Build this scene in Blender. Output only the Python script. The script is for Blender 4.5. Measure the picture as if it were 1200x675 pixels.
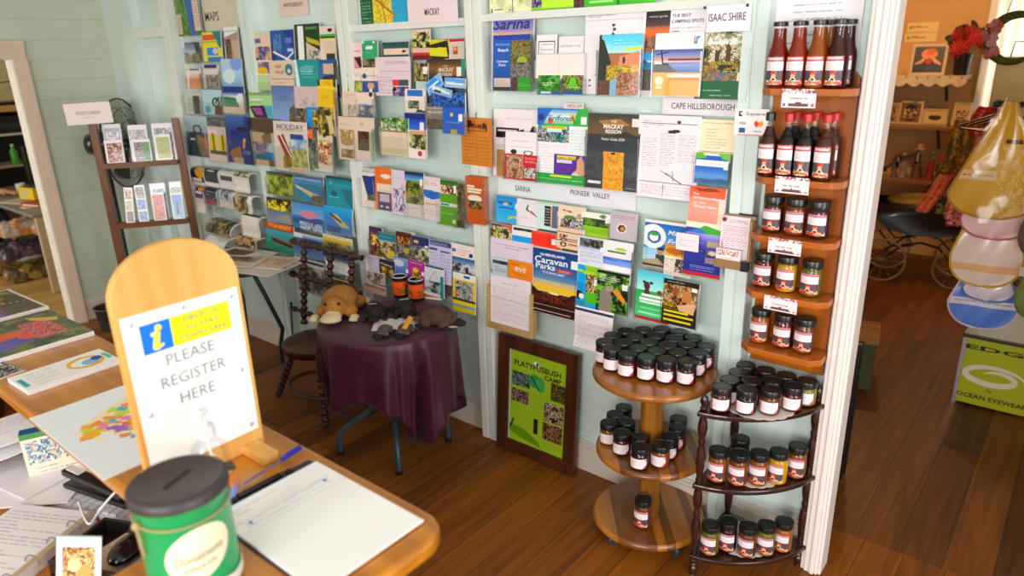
import bpy, bmesh, math, random
import numpy as np
from mathutils import Vector, Matrix, Euler
random.seed(7)
for o in list(bpy.data.objects): bpy.data.objects.remove(o)
scene = bpy.context.scene
col = scene.collection
PI = math.pi
# ------------------------------------------------------------------ camera
F_PX, YAW, PITCH, ROLL, CAM_H = 823.27, 0.69282, 0.325116, -0.026988, 1.8
cy_, sy_ = math.cos(YAW), math.sin(YAW)
FW = Vector((-sy_*math.cos(PITCH), cy_*math.cos(PITCH), -math.sin(PITCH)))
RT = Vector((cy_, sy_, 0)); UP = RT.cross(FW)
R2 = RT*math.cos(ROLL) + UP*math.sin(ROLL)
U2 = -RT*math.sin(ROLL) + UP*math.cos(ROLL)
CAM = Vector((0, 0, CAM_H))
cd = bpy.data.cameras.new('camera'); cam = bpy.data.objects.new('camera', cd); col.objects.link(cam)
cd.sensor_width = 36; cd.lens = F_PX/1200*36; cd.clip_start = .05
cam.matrix_world = Matrix(((R2.x, U2.x, -FW.x, 0), (R2.y, U2.y, -FW.y, 0), (R2.z, U2.z, -FW.z, CAM_H), (0, 0, 0, 1)))
cd.dof.use_dof = True; cd.dof.focus_distance = 2.5; cd.dof.aperture_fstop = 2.4
scene.camera = cam
scene.cycles.transparent_max_bounces = 32
# ------------------------------------------------------------------ light
vs = scene.view_settings
scene.display_settings.display_device = 'sRGB'
vs.view_transform = 'Standard'; vs.look = 'None'; vs.gamma = 1; vs.exposure = 0.22
try: vs.use_curve_mapping = False
except Exception: pass
world = bpy.data.worlds.new('world'); scene.world = world; world.use_nodes = True
bg = world.node_tree.nodes['Background']; bg.inputs[0].default_value = (.75, .87, 1, 1); bg.inputs[1].default_value = 1.0
def area(name, loc, aim, sx, sy, watts, colr, spread=PI):
    l = bpy.data.lights.new(name, 'AREA'); l.shape = 'RECTANGLE'; l.size = sx; l.size_y = sy; l.energy = watts; l.color = colr; l.spread = spread
    o = bpy.data.objects.new(name, l); col.objects.link(o); o.location = loc
    o.rotation_euler = (Vector(aim)-Vector(loc)).to_track_quat('-Z', 'Y').to_euler(); return o
area('daylight_rear_window_a', (.75, -2.48, 1.75), (-.6, 2.3, .9), .95, 1.5, 62, (1, .97, .93))
area('daylight_rear_window_b', (-.55, -2.48, 1.75), (-1.6, 2.3, .9), .95, 1.5, 48, (1, .97, .93))
area('daylight_rear_window_c', (-3.6, -2.48, 1.75), (-4, 2.3, .9), .95, 1.4, 24, (1, .97, .93))
area('daylight_side_door', (2.38, .2, 1.35), (-1, 1.6, .8), 1.5, 2.1, 55, (1, .98, .95))
area('daylight_office_window', (-6.9, -1.2, 1.7), (-6.7, 2, .9), 1.4, 1.3, 45, (1, .94, .84))
# ------------------------------------------------------------------ pixel of the photograph -> point in the place
def ray(px, py): return R2*((px-600)/F_PX) - U2*((py-337.5)/F_PX) + FW
def at_y(px, py, y):
    d = ray(px, py); return CAM + d*(y/d.y)
def at_x(px, py, x):
    d = ray(px, py); return CAM + d*(x/d.x)
def at_z(px, py, z):
    d = ray(px, py); return CAM + d*((z-CAM_H)/d.z)
def lin(c):
    return c/12.92 if c <= .04045 else ((c+.055)/1.055)**2.4
def hexc(h):
    h = h.lstrip('#')
    if len(h) == 3: h = ''.join(a*2 for a in h)
    return tuple(lin(int(h[i:i+2], 16)/255) for i in (0, 2, 4))
# ------------------------------------------------------------------ materials
MATS = {}
def nmat(name):
    m = bpy.data.materials.new(name); m.use_nodes = True
    nt = m.node_tree; return m, nt, nt.nodes['Principled BSDF']
def mat(h, rough=.5, metal=0, coat=0, spec=.5, var=.06, bump=0, bscale=200, sub=0):
    key = (h, rough, metal, coat, spec, var, bump, bscale)
    if key in MATS: return MATS[key]
    m, nt, b = nmat('finish_'+h.strip('#')+'_%d' % len(MATS))
    c = hexc(h)
    tc = nt.nodes.new('ShaderNodeTexCoord'); n = nt.nodes.new('ShaderNodeTexNoise')
    n.inputs['Scale'].default_value = 9; n.inputs['Detail'].default_value = 4
    nt.links.new(tc.outputs['Object'], n.inputs['Vector'])
    r = nt.nodes.new('ShaderNodeValToRGB')
    r.color_ramp.elements[0].position = .3; r.color_ramp.elements[1].position = .7
    r.color_ramp.elements[0].color = tuple(x*(1-var) for x in c)+(1,)
    r.color_ramp.elements[1].color = tuple(min(1, x*(1+var)) for x in c)+(1,)
    nt.links.new(n.outputs['Fac'], r.inputs['Fac']); nt.links.new(r.outputs['Color'], b.inputs['Base Color'])
    b.inputs['Roughness'].default_value = rough; b.inputs['Metallic'].default_value = metal
    b.inputs['Coat Weight'].default_value = coat; b.inputs['Coat Roughness'].default_value = .06
    b.inputs['Specular IOR Level'].default_value = spec
    if bump:
        n2 = nt.nodes.new('ShaderNodeTexNoise'); n2.inputs['Scale'].default_value = bscale; n2.inputs['Detail'].default_value = 3
        nt.links.new(tc.outputs['Object'], n2.inputs['Vector'])
        bp = nt.nodes.new('ShaderNodeBump'); bp.inputs['Strength'].default_value = bump; bp.inputs['Distance'].default_value = .003
        nt.links.new(n2.outputs['Fac'], bp.inputs['Height']); nt.links.new(bp.outputs['Normal'], b.inputs['Normal'])
    MATS[key] = m; return m
def wood(name, c1, c2, axis='x', scale=14, rough=.35, coat=.2, stretch=.08, stripes=None):
    if name in MATS: return MATS[name]
    m, nt, b = nmat(name); L = nt.links.new
    tc = nt.nodes.new('ShaderNodeTexCoord'); mp = nt.nodes.new('ShaderNodeMapping')
    s = [scale]*3; s['xyz'.index(axis)] = scale*stretch; mp.inputs['Scale'].default_value = s
    L(tc.outputs['Object'], mp.inputs['Vector'])
    n = nt.nodes.new('ShaderNodeTexNoise'); n.inputs['Scale'].default_value = 1.6; n.inputs['Detail'].default_value = 7; n.inputs['Distortion'].default_value = .8
    L(mp.outputs['Vector'], n.inputs['Vector'])
    r = nt.nodes.new('ShaderNodeValToRGB'); r.color_ramp.elements[0].position = .3; r.color_ramp.elements[1].position = .7
    r.color_ramp.elements[0].color = hexc(c1)+(1,); r.color_ramp.elements[1].color = hexc(c2)+(1,)
    L(n.outputs['Fac'], r.inputs['Fac']); out = r.outputs['Color']
    if stripes:                                     # glued staves of different timber
        ax, w, amt = stripes
        sp = nt.nodes.new('ShaderNodeSeparateXYZ'); L(tc.outputs['Object'], sp.inputs[0])
        d = nt.nodes.new('ShaderNodeMath'); d.operation = 'DIVIDE'; d.inputs[1].default_value = w; L(sp.outputs['xyz'.index(ax)], d.inputs[0])
        fl = nt.nodes.new('ShaderNodeMath'); fl.operation = 'FLOOR'; L(d.outputs[0], fl.inputs[0])
        wn = nt.nodes.new('ShaderNodeTexWhiteNoise'); wn.noise_dimensions = '1D'; L(fl.outputs[0], wn.inputs['W'])
        mx = nt.nodes.new('ShaderNodeMix'); mx.data_type = 'RGBA'; mx.blend_type = 'MULTIPLY'; mx.inputs[0].default_value = amt
        rr = nt.nodes.new('ShaderNodeValToRGB'); rr.color_ramp.interpolation = 'CONSTANT'
        rr.color_ramp.elements[0].color = (.22, .15, .12, 1); rr.color_ramp.elements[1].color = (1, 1, 1, 1); rr.color_ramp.elements[1].position = .38
        L(wn.outputs['Value'], rr.inputs['Fac']); L(out, mx.inputs[6]); L(rr.outputs['Color'], mx.inputs[7]); out = mx.outputs[2]
    L(out, b.inputs['Base Color']); b.inputs['Roughness'].default_value = rough; b.inputs['Coat Weight'].default_value = coat; b.inputs['Coat Roughness'].default_value = .15
    MATS[name] = m; return m
def clear(name='clear_acrylic', tint=(.985, .992, .99), rough=.05, f=.012):
    if name in MATS: return MATS[name]
    m = bpy.data.materials.new(name); m.use_nodes = True; nt = m.node_tree; nt.nodes.clear(); L = nt.links.new
    o = nt.nodes.new('ShaderNodeOutputMaterial'); mx = nt.nodes.new('ShaderNodeMixShader')
    t = nt.nodes.new('ShaderNodeBsdfTransparent'); t.inputs[0].default_value = tint+(1,)
    g = nt.nodes.new('ShaderNodeBsdfGlossy'); g.inputs['Roughness'].default_value = rough
    lw = nt.nodes.new('ShaderNodeLayerWeight'); lw.inputs['Blend'].default_value = .25
    a = nt.nodes.new('ShaderNodeMath'); a.operation = 'MULTIPLY_ADD'; a.inputs[1].default_value = .16; a.inputs[2].default_value = f
    L(lw.outputs['Fresnel'], a.inputs[0]); L(a.outputs[0], mx.inputs[0]); L(t.outputs[0], mx.inputs[1]); L(g.outputs[0], mx.inputs[2]); L(mx.outputs[0], o.inputs[0])
    MATS[name] = m; return m
def print_mat(name='printed_sheet', rough=.4, coat=0):
    if name in MATS: return MATS[name]
    m, nt, b = nmat(name)
    a = nt.nodes.new('ShaderNodeAttribute'); a.attribute_name = 'tint'
    tc = nt.nodes.new('ShaderNodeTexCoord'); n = nt.nodes.new('ShaderNodeTexNoise'); n.inputs['Scale'].default_value = 60
    nt.links.new(tc.outputs['Object'], n.inputs['Vector'])
    bp = nt.nodes.new('ShaderNodeBump'); bp.inputs['Strength'].default_value = .03; nt.links.new(n.outputs['Fac'], bp.inputs['Height']); nt.links.new(bp.outputs['Normal'], b.inputs['Normal'])
    nt.links.new(a.outputs['Color'], b.inputs['Base Color']); b.inputs['Roughness'].default_value = rough; b.inputs['Coat Weight'].default_value = coat
    MATS[name] = m; return m
EDGE = None
PRINT = print_mat(); GLOSSY = print_mat('glossy_print', .25, .3); CLEAR = clear(); EDGE = clear('acrylic_edge', (.97, .98, .98), .12, .3)
PAPER = mat('e9e4e4', .7); WHITE = mat('f3eff0', .6); BLACK = mat('161414', .4); INK = mat('2b2629', .7)
# ------------------------------------------------------------------ objects
def tag(o, label=None, cat=None, group=None, kind=None):
    if label: o['label'] = label
    if cat: o['category'] = cat
    if group: o['group'] = group
    if kind: o['kind'] = kind
    return o
def thing(name, label, cat, loc=(0, 0, 0), rz=0, group=None, rot=None):
    o = bpy.data.objects.new(name, None); col.objects.link(o); o.empty_display_size = .05
    o.location = loc; o.rotation_euler = rot if rot else (0, 0, rz)
    return tag(o, label, cat, group)
def chain(o):
    m = Matrix.Identity(4)
    while o: m = o.matrix_basis @ m; o = o.parent
    return m
class MB:
    def __init__(s): s.v = []; s.f = []; s.m = []; s.c = []; s.hasc = False
    def add(s, vs, fs, mi=0, cs=None):
        n = len(s.v); s.v.extend(tuple(v) for v in vs)
        s.f.extend(tuple(i+n for i in f) for f in fs); s.m.extend([mi]*len(fs))
        if cs is not None: s.c.extend(cs); s.hasc = True
        else: s.c.extend([(.9, .9, .9)]*len(fs))
        return s
    def box(s, x0, x1, y0, y1, z0, z1, mi=0, M=None):
        vs = [Vector((x, y, z)) for z in (z0, z1) for y in (y0, y1) for x in (x0, x1)]
        if M: vs = [M @ v for v in vs]
        return s.add(vs, [(0, 2, 3, 1), (4, 5, 7, 6), (0, 1, 5, 4), (2, 6, 7, 3), (0, 4, 6, 2), (1, 3, 7, 5)], mi)
    def bar(s, a, b, w, h, mi=0, up=(0, 0, 1)):          # rectangular bar from a to b
        a = Vector(a); b = Vector(b); d = (b-a); L = d.length; d.normalize(); u = Vector(up)
        if abs(d.dot(u)) > .98: u = Vector((0, 1, 0))
        sd = d.cross(u).normalized(); u = sd.cross(d)
        M = Matrix(((d.x, sd.x, u.x, a.x), (d.y, sd.y, u.y, a.y), (d.z, sd.z, u.z, a.z), (0, 0, 0, 1)))
        return s.box(0, L, -w/2, w/2, -h/2, h/2, mi, M)
    def lathe(s, prof, seg=24, M=None, mi=0, caps=True):
        vs = []; fs = []
        for r, z in prof:
            for k in range(seg):
                a = 2*PI*k/seg; vs.append(Vector((r*math.cos(a), r*math.sin(a), z)))
        for i in range(len(prof)-1):
            for k in range(seg):
                k2 = (k+1) % seg; fs.append((i*seg+k, i*seg+k2, (i+1)*seg+k2, (i+1)*seg+k))
        if caps:
            fs.append(tuple(range(seg))[::-1]); fs.append(tuple((len(prof)-1)*seg+k for k in range(seg)))
        if M: vs = [M @ v for v in vs]
        return s.add(vs, fs, mi)
    def tube(s, pts, r, seg=8, mi=0, closed=False):
        pts = [Vector(p) for p in pts]; n = len(pts); vs = []; fs = []
        rs = r if isinstance(r, (list, tuple)) else [r]*n
        ref = None
        for i, p in enumerate(pts):
            a = pts[i-1] if (i > 0 or closed) else p; b = pts[(i+1) % n] if (i < n-1 or closed) else p
            d = (b-a).normalized()
            if ref is None: ref = Vector((0, 0, 1)) if abs(d.z) < .9 else Vector((1, 0, 0))
            u = (ref-d*ref.dot(d)).normalized(); w = d.cross(u); ref = u
            for k in range(seg):
                t = 2*PI*k/seg; vs.append(p+(u*math.cos(t)+w*math.sin(t))*rs[i])
        m = n if closed else n-1
        for i in range(m):
            j = (i+1) % n
            for k in range(seg):
                k2 = (k+1) % seg; fs.append((i*seg+k, i*seg+k2, j*seg+k2, j*seg+k))
        if not closed: fs.append(tuple(range(seg))[::-1]); fs.append(tuple((n-1)*seg+k for k in range(seg)))
        return s.add(vs, fs, mi)
    def prism(s, poly, z0, z1, M=None, mi=0):
        n = len(poly); vs = [Vector((x, y, z0)) for x, y in poly]+[Vector((x, y, z1)) for x, y in poly]
        if M: vs = [M @ v for v in vs]
        fs = [tuple(range(n))[::-1], tuple(range(n, 2*n))]+[(i, (i+1) % n, n+(i+1) % n, n+i) for i in range(n)]
        return s.add(vs, fs, mi)
    def ball(s, c, r, seg=12, ring=8, mi=0, M=None):
        rx, ry, rz = r if isinstance(r, (tuple, list)) else (r, r, r)
        vs = []; fs = []
        for i in range(ring+1):
            t = PI*i/ring
            for k in range(seg):
                a = 2*PI*k/seg; v = Vector((rx*math.sin(t)*math.cos(a), ry*math.sin(t)*math.sin(a), -rz*math.cos(t)))
                vs.append((M @ v if M else v)+Vector(c))
        for i in range(ring):
            for k in range(seg):
                k2 = (k+1) % seg; fs.append((i*seg+k, i*seg+k2, (i+1)*seg+k2, (i+1)*seg+k))
        return s.add(vs, fs, mi)
    def build(s, name, mats, parent=None, smooth=None, bevel=0, world=False, weld=False):
        me = bpy.data.meshes.new(name); vs = s.v
        if world and parent is not None:
            Mi = chain(parent).inverted(); vs = [tuple(Mi @ Vector(v)) for v in vs]
        me.from_pydata(vs, [], s.f)
        if not isinstance(mats, (list, tuple)): mats = [mats]
        for m in mats: me.materials.append(m)
        me.polygons.foreach_set('material_index', s.m)
        if s.hasc:
            a = me.attributes.new('tint', 'FLOAT_COLOR', 'FACE')
            arr = np.ones((len(s.f), 4), dtype=np.float32); arr[:, :3] = np.array(s.c, dtype=np.float32)
            a.data.foreach_set('color', arr.ravel())
        if weld or smooth is not None:
            bm = bmesh.new(); bm.from_mesh(me)
            if weld: bmesh.ops.remove_doubles(bm, verts=bm.verts, dist=1e-5)
            bm.to_mesh(me); bm.free()
        me.update()
        if smooth is not None:
            me.polygons.foreach_set('use_smooth', [True]*len(me.polygons))
            me.set_sharp_from_angle(angle=math.radians(smooth))
        o = bpy.data.objects.new(name, me); col.objects.link(o)
        if parent is not None: o.parent = parent
        if bevel:
            b = o.modifiers.new('bevel', 'BEVEL'); b.width = bevel; b.segments = 2; b.limit_method = 'ANGLE'; b.angle_limit = math.radians(50)
        return o
def children(o): return [c for c in bpy.data.objects if c.parent == o]
KIDS = {}
def copy_tree(o, kids=None):
    c = o.copy(); col.objects.link(c)
    for ch in (kids if kids is not None else children(o)):
        d = ch.copy(); col.objects.link(d); d.parent = c
    return c
def T(x=0, y=0, z=0): return Matrix.Translation((x, y, z))
def RX(a): return Matrix.Rotation(a, 4, 'X')
def RY(a): return Matrix.Rotation(a, 4, 'Y')
def RZ(a): return Matrix.Rotation(a, 4, 'Z')
# lettering: real font outlines fitted into a box on a sheet facing -Y (local x right, z up)
def letters(txt, x, z, w, h, m, parent, y=0., fit='both', rot=None, shear=0, name='lettering', space=1., M=None, bold=0):
    cu = bpy.data.curves.new(name, 'FONT'); cu.body = txt; cu.size = 1; cu.resolution_u = 2; cu.shear = shear; cu.space_line = space
    cu.align_x = 'CENTER'; cu.offset = bold
    tmp = bpy.data.objects.new('tmp', cu); me = bpy.data.meshes.new_from_object(tmp); bpy.data.objects.remove(tmp); bpy.data.curves.remove(cu)
    if len(me.vertices) == 0: return None
    co = np.empty(len(me.vertices)*3, dtype=np.float32); me.vertices.foreach_get('co', co); co = co.reshape(-1, 3)
    mn = co.min(0); mx = co.max(0); sz = np.maximum(mx-mn, 1e-6)
    sx, sz_ = w/sz[0], h/sz[1]
    if fit == 'min': sx = sz_ = min(sx, sz_)
    p = (co-(mn+mx)/2)*np.array([sx, sz_, 1])
    q = np.stack([p[:, 0]+x, np.full(len(p), y), p[:, 1]+z], 1)
    if M is not None: q = np.array([tuple(M @ Vector(v)) for v in q.tolist()], dtype=np.float32)
    me.vertices.foreach_set('co', q.astype(np.float32).ravel()); me.update(); me.materials.clear(); me.materials.append(m)
    me.name = name; o = bpy.data.objects.new(name, me); col.objects.link(o)
    if parent is not None: o.parent = parent
    return o
# ------------------------------------------------------------------ printed covers: a picture as coloured faces of the sheet itself
def vnoise(nx, ny, cells, rng):
    cx = max(2, int(cells)); cyy = max(2, int(round(cells*ny/max(nx, 1))))
    g = rng.random((cyy+2, cx+2)); ys = np.linspace(0, cyy, ny, endpoint=False); xs = np.linspace(0, cx, nx, endpoint=False)
    yi = ys.astype(int); xi = xs.astype(int); fy = (ys-yi)[:, None]; fx = (xs-xi)[None, :]
    fy = fy*fy*(3-2*fy); fx = fx*fx*(3-2*fx)
    a = g[np.ix_(yi, xi)]; b = g[np.ix_(yi, xi+1)]; c = g[np.ix_(yi+1, xi)]; d = g[np.ix_(yi+1, xi+1)]
    return (a*(1-fx)+b*fx)*(1-fy)+(c*(1-fx)+d*fx)*fy
def raster(spec, w, h, res):
    nx = max(4, int(round(w/res))); ny = max(4, int(round(h/res)))
    A = np.ones((ny, nx, 3))*np.array(hexc('ece6e6'))
    X = (np.arange(nx)+.5)/nx; Y = (np.arange(ny)+.5)/ny
    GX, GY = np.meshgrid(X, Y)
    def sub(t):
        x0, y0, x1, y1 = (float(v) for v in t)
        a = int(round(x0*nx)); b = max(a+1, int(round(x1*nx))); c = int(round(y0*ny)); d = max(c+1, int(round(y1*ny)))
        return max(0, a), max(0, c), min(nx, b), min(ny, d)
    for op in spec.split(';'):
        t = op.split()
        if not t: continue
        k = t[0]
        if len(t) == 1: A[:] = hexc(k); continue
        if k == 'r':
            a, c, b, d = sub(t[1:5]); A[c:d, a:b] = hexc(t[5])
        elif k == 'g':
            a, c, b, d = sub(t[1:5]); n = d-c
            cs = [np.array(hexc(x)) for x in t[5:]]
            for i in range(n):
                q = round((i/max(1, n-1))*12)/12*(len(cs)-1); j = min(int(q), len(cs)-2); A[c+i, a:b] = cs[j]*(1-(q-j))+cs[j+1]*(q-j)
        elif k == 'e':
            x, y, rx, ry = (float(v) for v in t[1:5]); A[((GX-x)/rx)**2+((GY-y)/ry)**2 < 1] = hexc(t[5])
        elif k == 'o':
            x, y, rx, ry, wd = (float(v) for v in t[1:6]); q = np.sqrt(((GX-x)/rx)**2+((GY-y)/ry)**2); A[(q < 1) & (q > 1-wd)] = hexc(t[6])
        elif k == 'p':
            a, c, b, d = sub(t[1:5]); rng = np.random.default_rng(int(t[5])); cs = [hexc(x) for x in t[6:]]
            n = vnoise(b-a, d-c, 6, rng)*.45+vnoise(b-a, d-c, 17, rng)*.33+rng.random((d-c, b-a))*.22
            srt = np.sort(n.ravel()); m = len(cs)
            for i, cc in enumerate(cs):
                lo = srt[int(i/m*(len(srt)-1))]; msk = n >= lo; A[c:d, a:b][msk] = cc
        elif k == 'h':
            x0, y0, x1, y1 = (float(v) for v in t[1:5]); rng = np.random.default_rng(int(t[5])); amp = (y1-y0)*.35
            f = rng.random(3)*2*PI; crest = y0+amp*(.5+.3*np.sin((GX-x0)/(x1-x0)*5+f[0])+.2*np.sin((GX-x0)/(x1-x0)*13+f[1]))
            A[(GX >= x0) & (GX <= x1) & (GY > crest) & (GY < y1)] = hexc(t[6])
        elif k == 't':
            x0, y0, x1, y1 = (float(v) for v in t[1:5]); n = int(t[5]); c0 = np.array(hexc(t[6])); rng = np.random.default_rng(n*7+int(x0*100))
            for i in range(n):
                yy = y0+(y1-y0)*(i+.5)/n; j = min(ny-1, int(yy*ny)); x = x0
                while x < x1:
                    l = .03+.12*rng.random(); a = int(x*nx); b = max(a+1, int(min(x+l, x1)*nx)); st = .35+.3*rng.random()
                    A[j, a:b] = A[j, a:b]*(1-st)+c0*st; x += l+.02
                    if rng.random() < .06: break
        elif k == 'l':
            x0, y0, x1, y1, wd = (float(v) for v in t[1:6]); dx, dy = (x1-x0)*w, (y1-y0)*h; L2 = dx*dx+dy*dy+1e-9
            q = np.clip(((GX-x0)*w*dx+(GY-y0)*h*dy)/L2, 0, 1); ds = np.hypot((GX-x0)*w-q*dx, (GY-y0)*h-q*dy); A[ds < wd*w/2] = hexc(t[6])
        elif k == 'q':
            pts = [float(v) for v in t[1:-1]]; P = list(zip(pts[::2], pts[1::2])); ins = np.zeros(GX.shape, bool); j = len(P)-1
            for i in range(len(P)):
                (xi, yi), (xj, yj) = P[i], P[j]
                if yi != yj: ins ^= ((yi > GY) != (yj > GY)) & (GX < (xj-xi)*(GY-yi)/(yj-yi)+xi)
                j = i
            A[ins] = hexc(t[-1])
    # inks: a little more contrast and saturation than the raw swatches
    S = np.where(A <= .0031308, A*12.92, 1.055*np.maximum(A, 1e-6)**(1/2.4)-.055)
    g = S.mean(2, keepdims=True); S = g+(S-g)*1.18; S = np.clip((S-.52)*1.16+.52, .02, .97)
    return np.where(S <= .04045, S/12.92, ((S+.055)/1.055)**2.4)
def face_grid(mb, A, fn, mi=0, merge=True):
    """lay raster A over a sheet; fn(u, v) -> point, u 0..1 left to right, v 0..1 top to bottom"""
    ny, nx = A.shape[:2]; vs = []; fs = []; cs = []; idx = {}
    def vert(i, j):
        k = (i, j)
        if k not in idx: idx[k] = len(vs); vs.append(fn(i/nx, j/ny))
        return idx[k]
    for j in range(ny):
        i = 0
        while i < nx:
            e = i+1
            if merge:
                while e < nx and np.abs(A[j, e]-A[j, i]).max() < .004: e += 1
            fs.append((vert(i, j+1), vert(e, j+1), vert(e, j), vert(i, j))); cs.append(tuple(A[j, i])); i = e
    mb.add(vs, fs, mi, cs)
def sheet_mesh(mb, w, h, t, spec, res, back=True):
    """upright leaflet: front face on y=0 (facing -Y), thickness t behind it, standing on z=0"""
    A = raster(spec, w, h, res)
    face_grid(mb, A, lambda u, v: (-w/2+u*w, 0, h*(1-v)))
    x0, x1 = -w/2, w/2
    mb.add([(x0, 0, 0), (x1, 0, 0), (x1, t, 0), (x0, t, 0), (x0, 0, h), (x1, 0, h), (x1, t, h), (x0, t, h)],
           [(0, 3, 2, 1), (4, 5, 6, 7), (0, 4, 7, 3), (1, 2, 6, 5), (3, 7, 6, 2)], 1)
def flat_mesh(mb, w, d, t, spec, res):
    """sheet lying flat: top on z=t, local y up the page"""
    A = raster(spec, w, d, res); face_grid(mb, A, lambda u, v: (-w/2+u*w, d/2-v*d, t))
    x0, x1, y0, y1 = -w/2, w/2, -d/2, d/2
    mb.add([(x0, y0, 0), (x1, y0, 0), (x1, y1, 0), (x0, y1, 0), (x0, y0, t), (x1, y0, t), (x1, y1, t), (x0, y1, t)],
           [(0, 3, 2, 1), (0, 1, 5, 4), (1, 2, 6, 5), (2, 3, 7, 6), (3, 0, 4, 7)], 1)
def curl_mesh(mb, w, prof, spec, res, t=.004):
    """limp magazine: prof is a list of (y, z) from the top edge down along the outer face"""
    P = [Vector((0, a, b)) for a, b in prof]; L = [0]
    for a, b in zip(P, P[1:]): L.append(L[-1]+(b-a).length)
    tot = L[-1]
    def pt(v):
        s = v*tot
        for i in range(len(P)-1):
            if s <= L[i+1]+1e-9: return P[i].lerp(P[i+1], (s-L[i])/max(1e-9, L[i+1]-L[i]))
        return P[-1]
    A = raster(spec, w, tot, res)
    face_grid(mb, A, lambda u, v: (-w/2+u*w, pt(v).y, pt(v).z))
    n = 14; vs = []
    for i in range(n+1):
        v = i/n; p = pt(v); q = pt(min(1, v+.01)) - pt(max(0, v-.01)); nrm = Vector((0, q.z, -q.y)).normalized()
        if nrm.y < 0 and abs(nrm.y) > abs(nrm.z): nrm = -nrm
        if nrm.z > 0 and abs(nrm.z) >= abs(nrm.y): nrm = -nrm
        b = p+nrm*t
        vs += [(-w/2, p.y, p.z), (w/2, p.y, p.z), (w/2, b.y, b.z), (-w/2, b.y, b.z)]
    fs = []
    for i in range(n):
        a = i*4; fs += [(a, a+3, a+7, a+4), (a+1, a+5, a+6, a+2), (a+3, a+2, a+6, a+7)]
    mb.add(vs, fs, 1)
# ------------------------------------------------------------------ the setting
def struct(mb, name, mats, **k): return tag(mb.build(name, mats, **k), kind='structure')
WY = 2.32                                           # face of the brochure wall's boards
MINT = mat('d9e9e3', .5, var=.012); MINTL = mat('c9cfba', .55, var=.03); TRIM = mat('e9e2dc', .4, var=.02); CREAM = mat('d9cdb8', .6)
PINKW = mat('e6e9e2', .4, var=.015)
def boards(mb, a, b, plane, z0, z1, axis, sgn, pitch=.128, ph=0., mi=0, gd=.0028):
    """tongue-and-groove boarding: real V grooves; face normal = sgn along the other axis"""
    prof = [(0, z0)]; k = math.ceil((z0-ph)/pitch)
    while ph+k*pitch < z1-.004:
        z = ph+k*pitch
        if z > z0+.004: prof += [(0, z-.003), (gd, z-.001), (gd, z+.001), (0, z+.003)]
        k += 1
    prof.append((0, z1)); vs = []; fs = []
    for d, z in prof:
        for t in (a, b): vs.append((t, plane-sgn*d, z) if axis == 'x' else (plane-sgn*d, t, z))
    for i in range(len(prof)-1):
        f = (2*i, 2*i+1, 2*i+3, 2*i+2); fs.append(f if (axis == 'x') == (sgn < 0) else f[::-1])
    mb.add(vs, fs, mi)
    lo, hi = (plane+.004, plane+.03) if sgn < 0 else (plane-.03, plane-.004)
    if axis == 'x': mb.box(a, b, lo, hi, z0, z1, mi)
    else: mb.box(lo, hi, a, b, z0, z1, mi)
CEIL = 2.9
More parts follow.
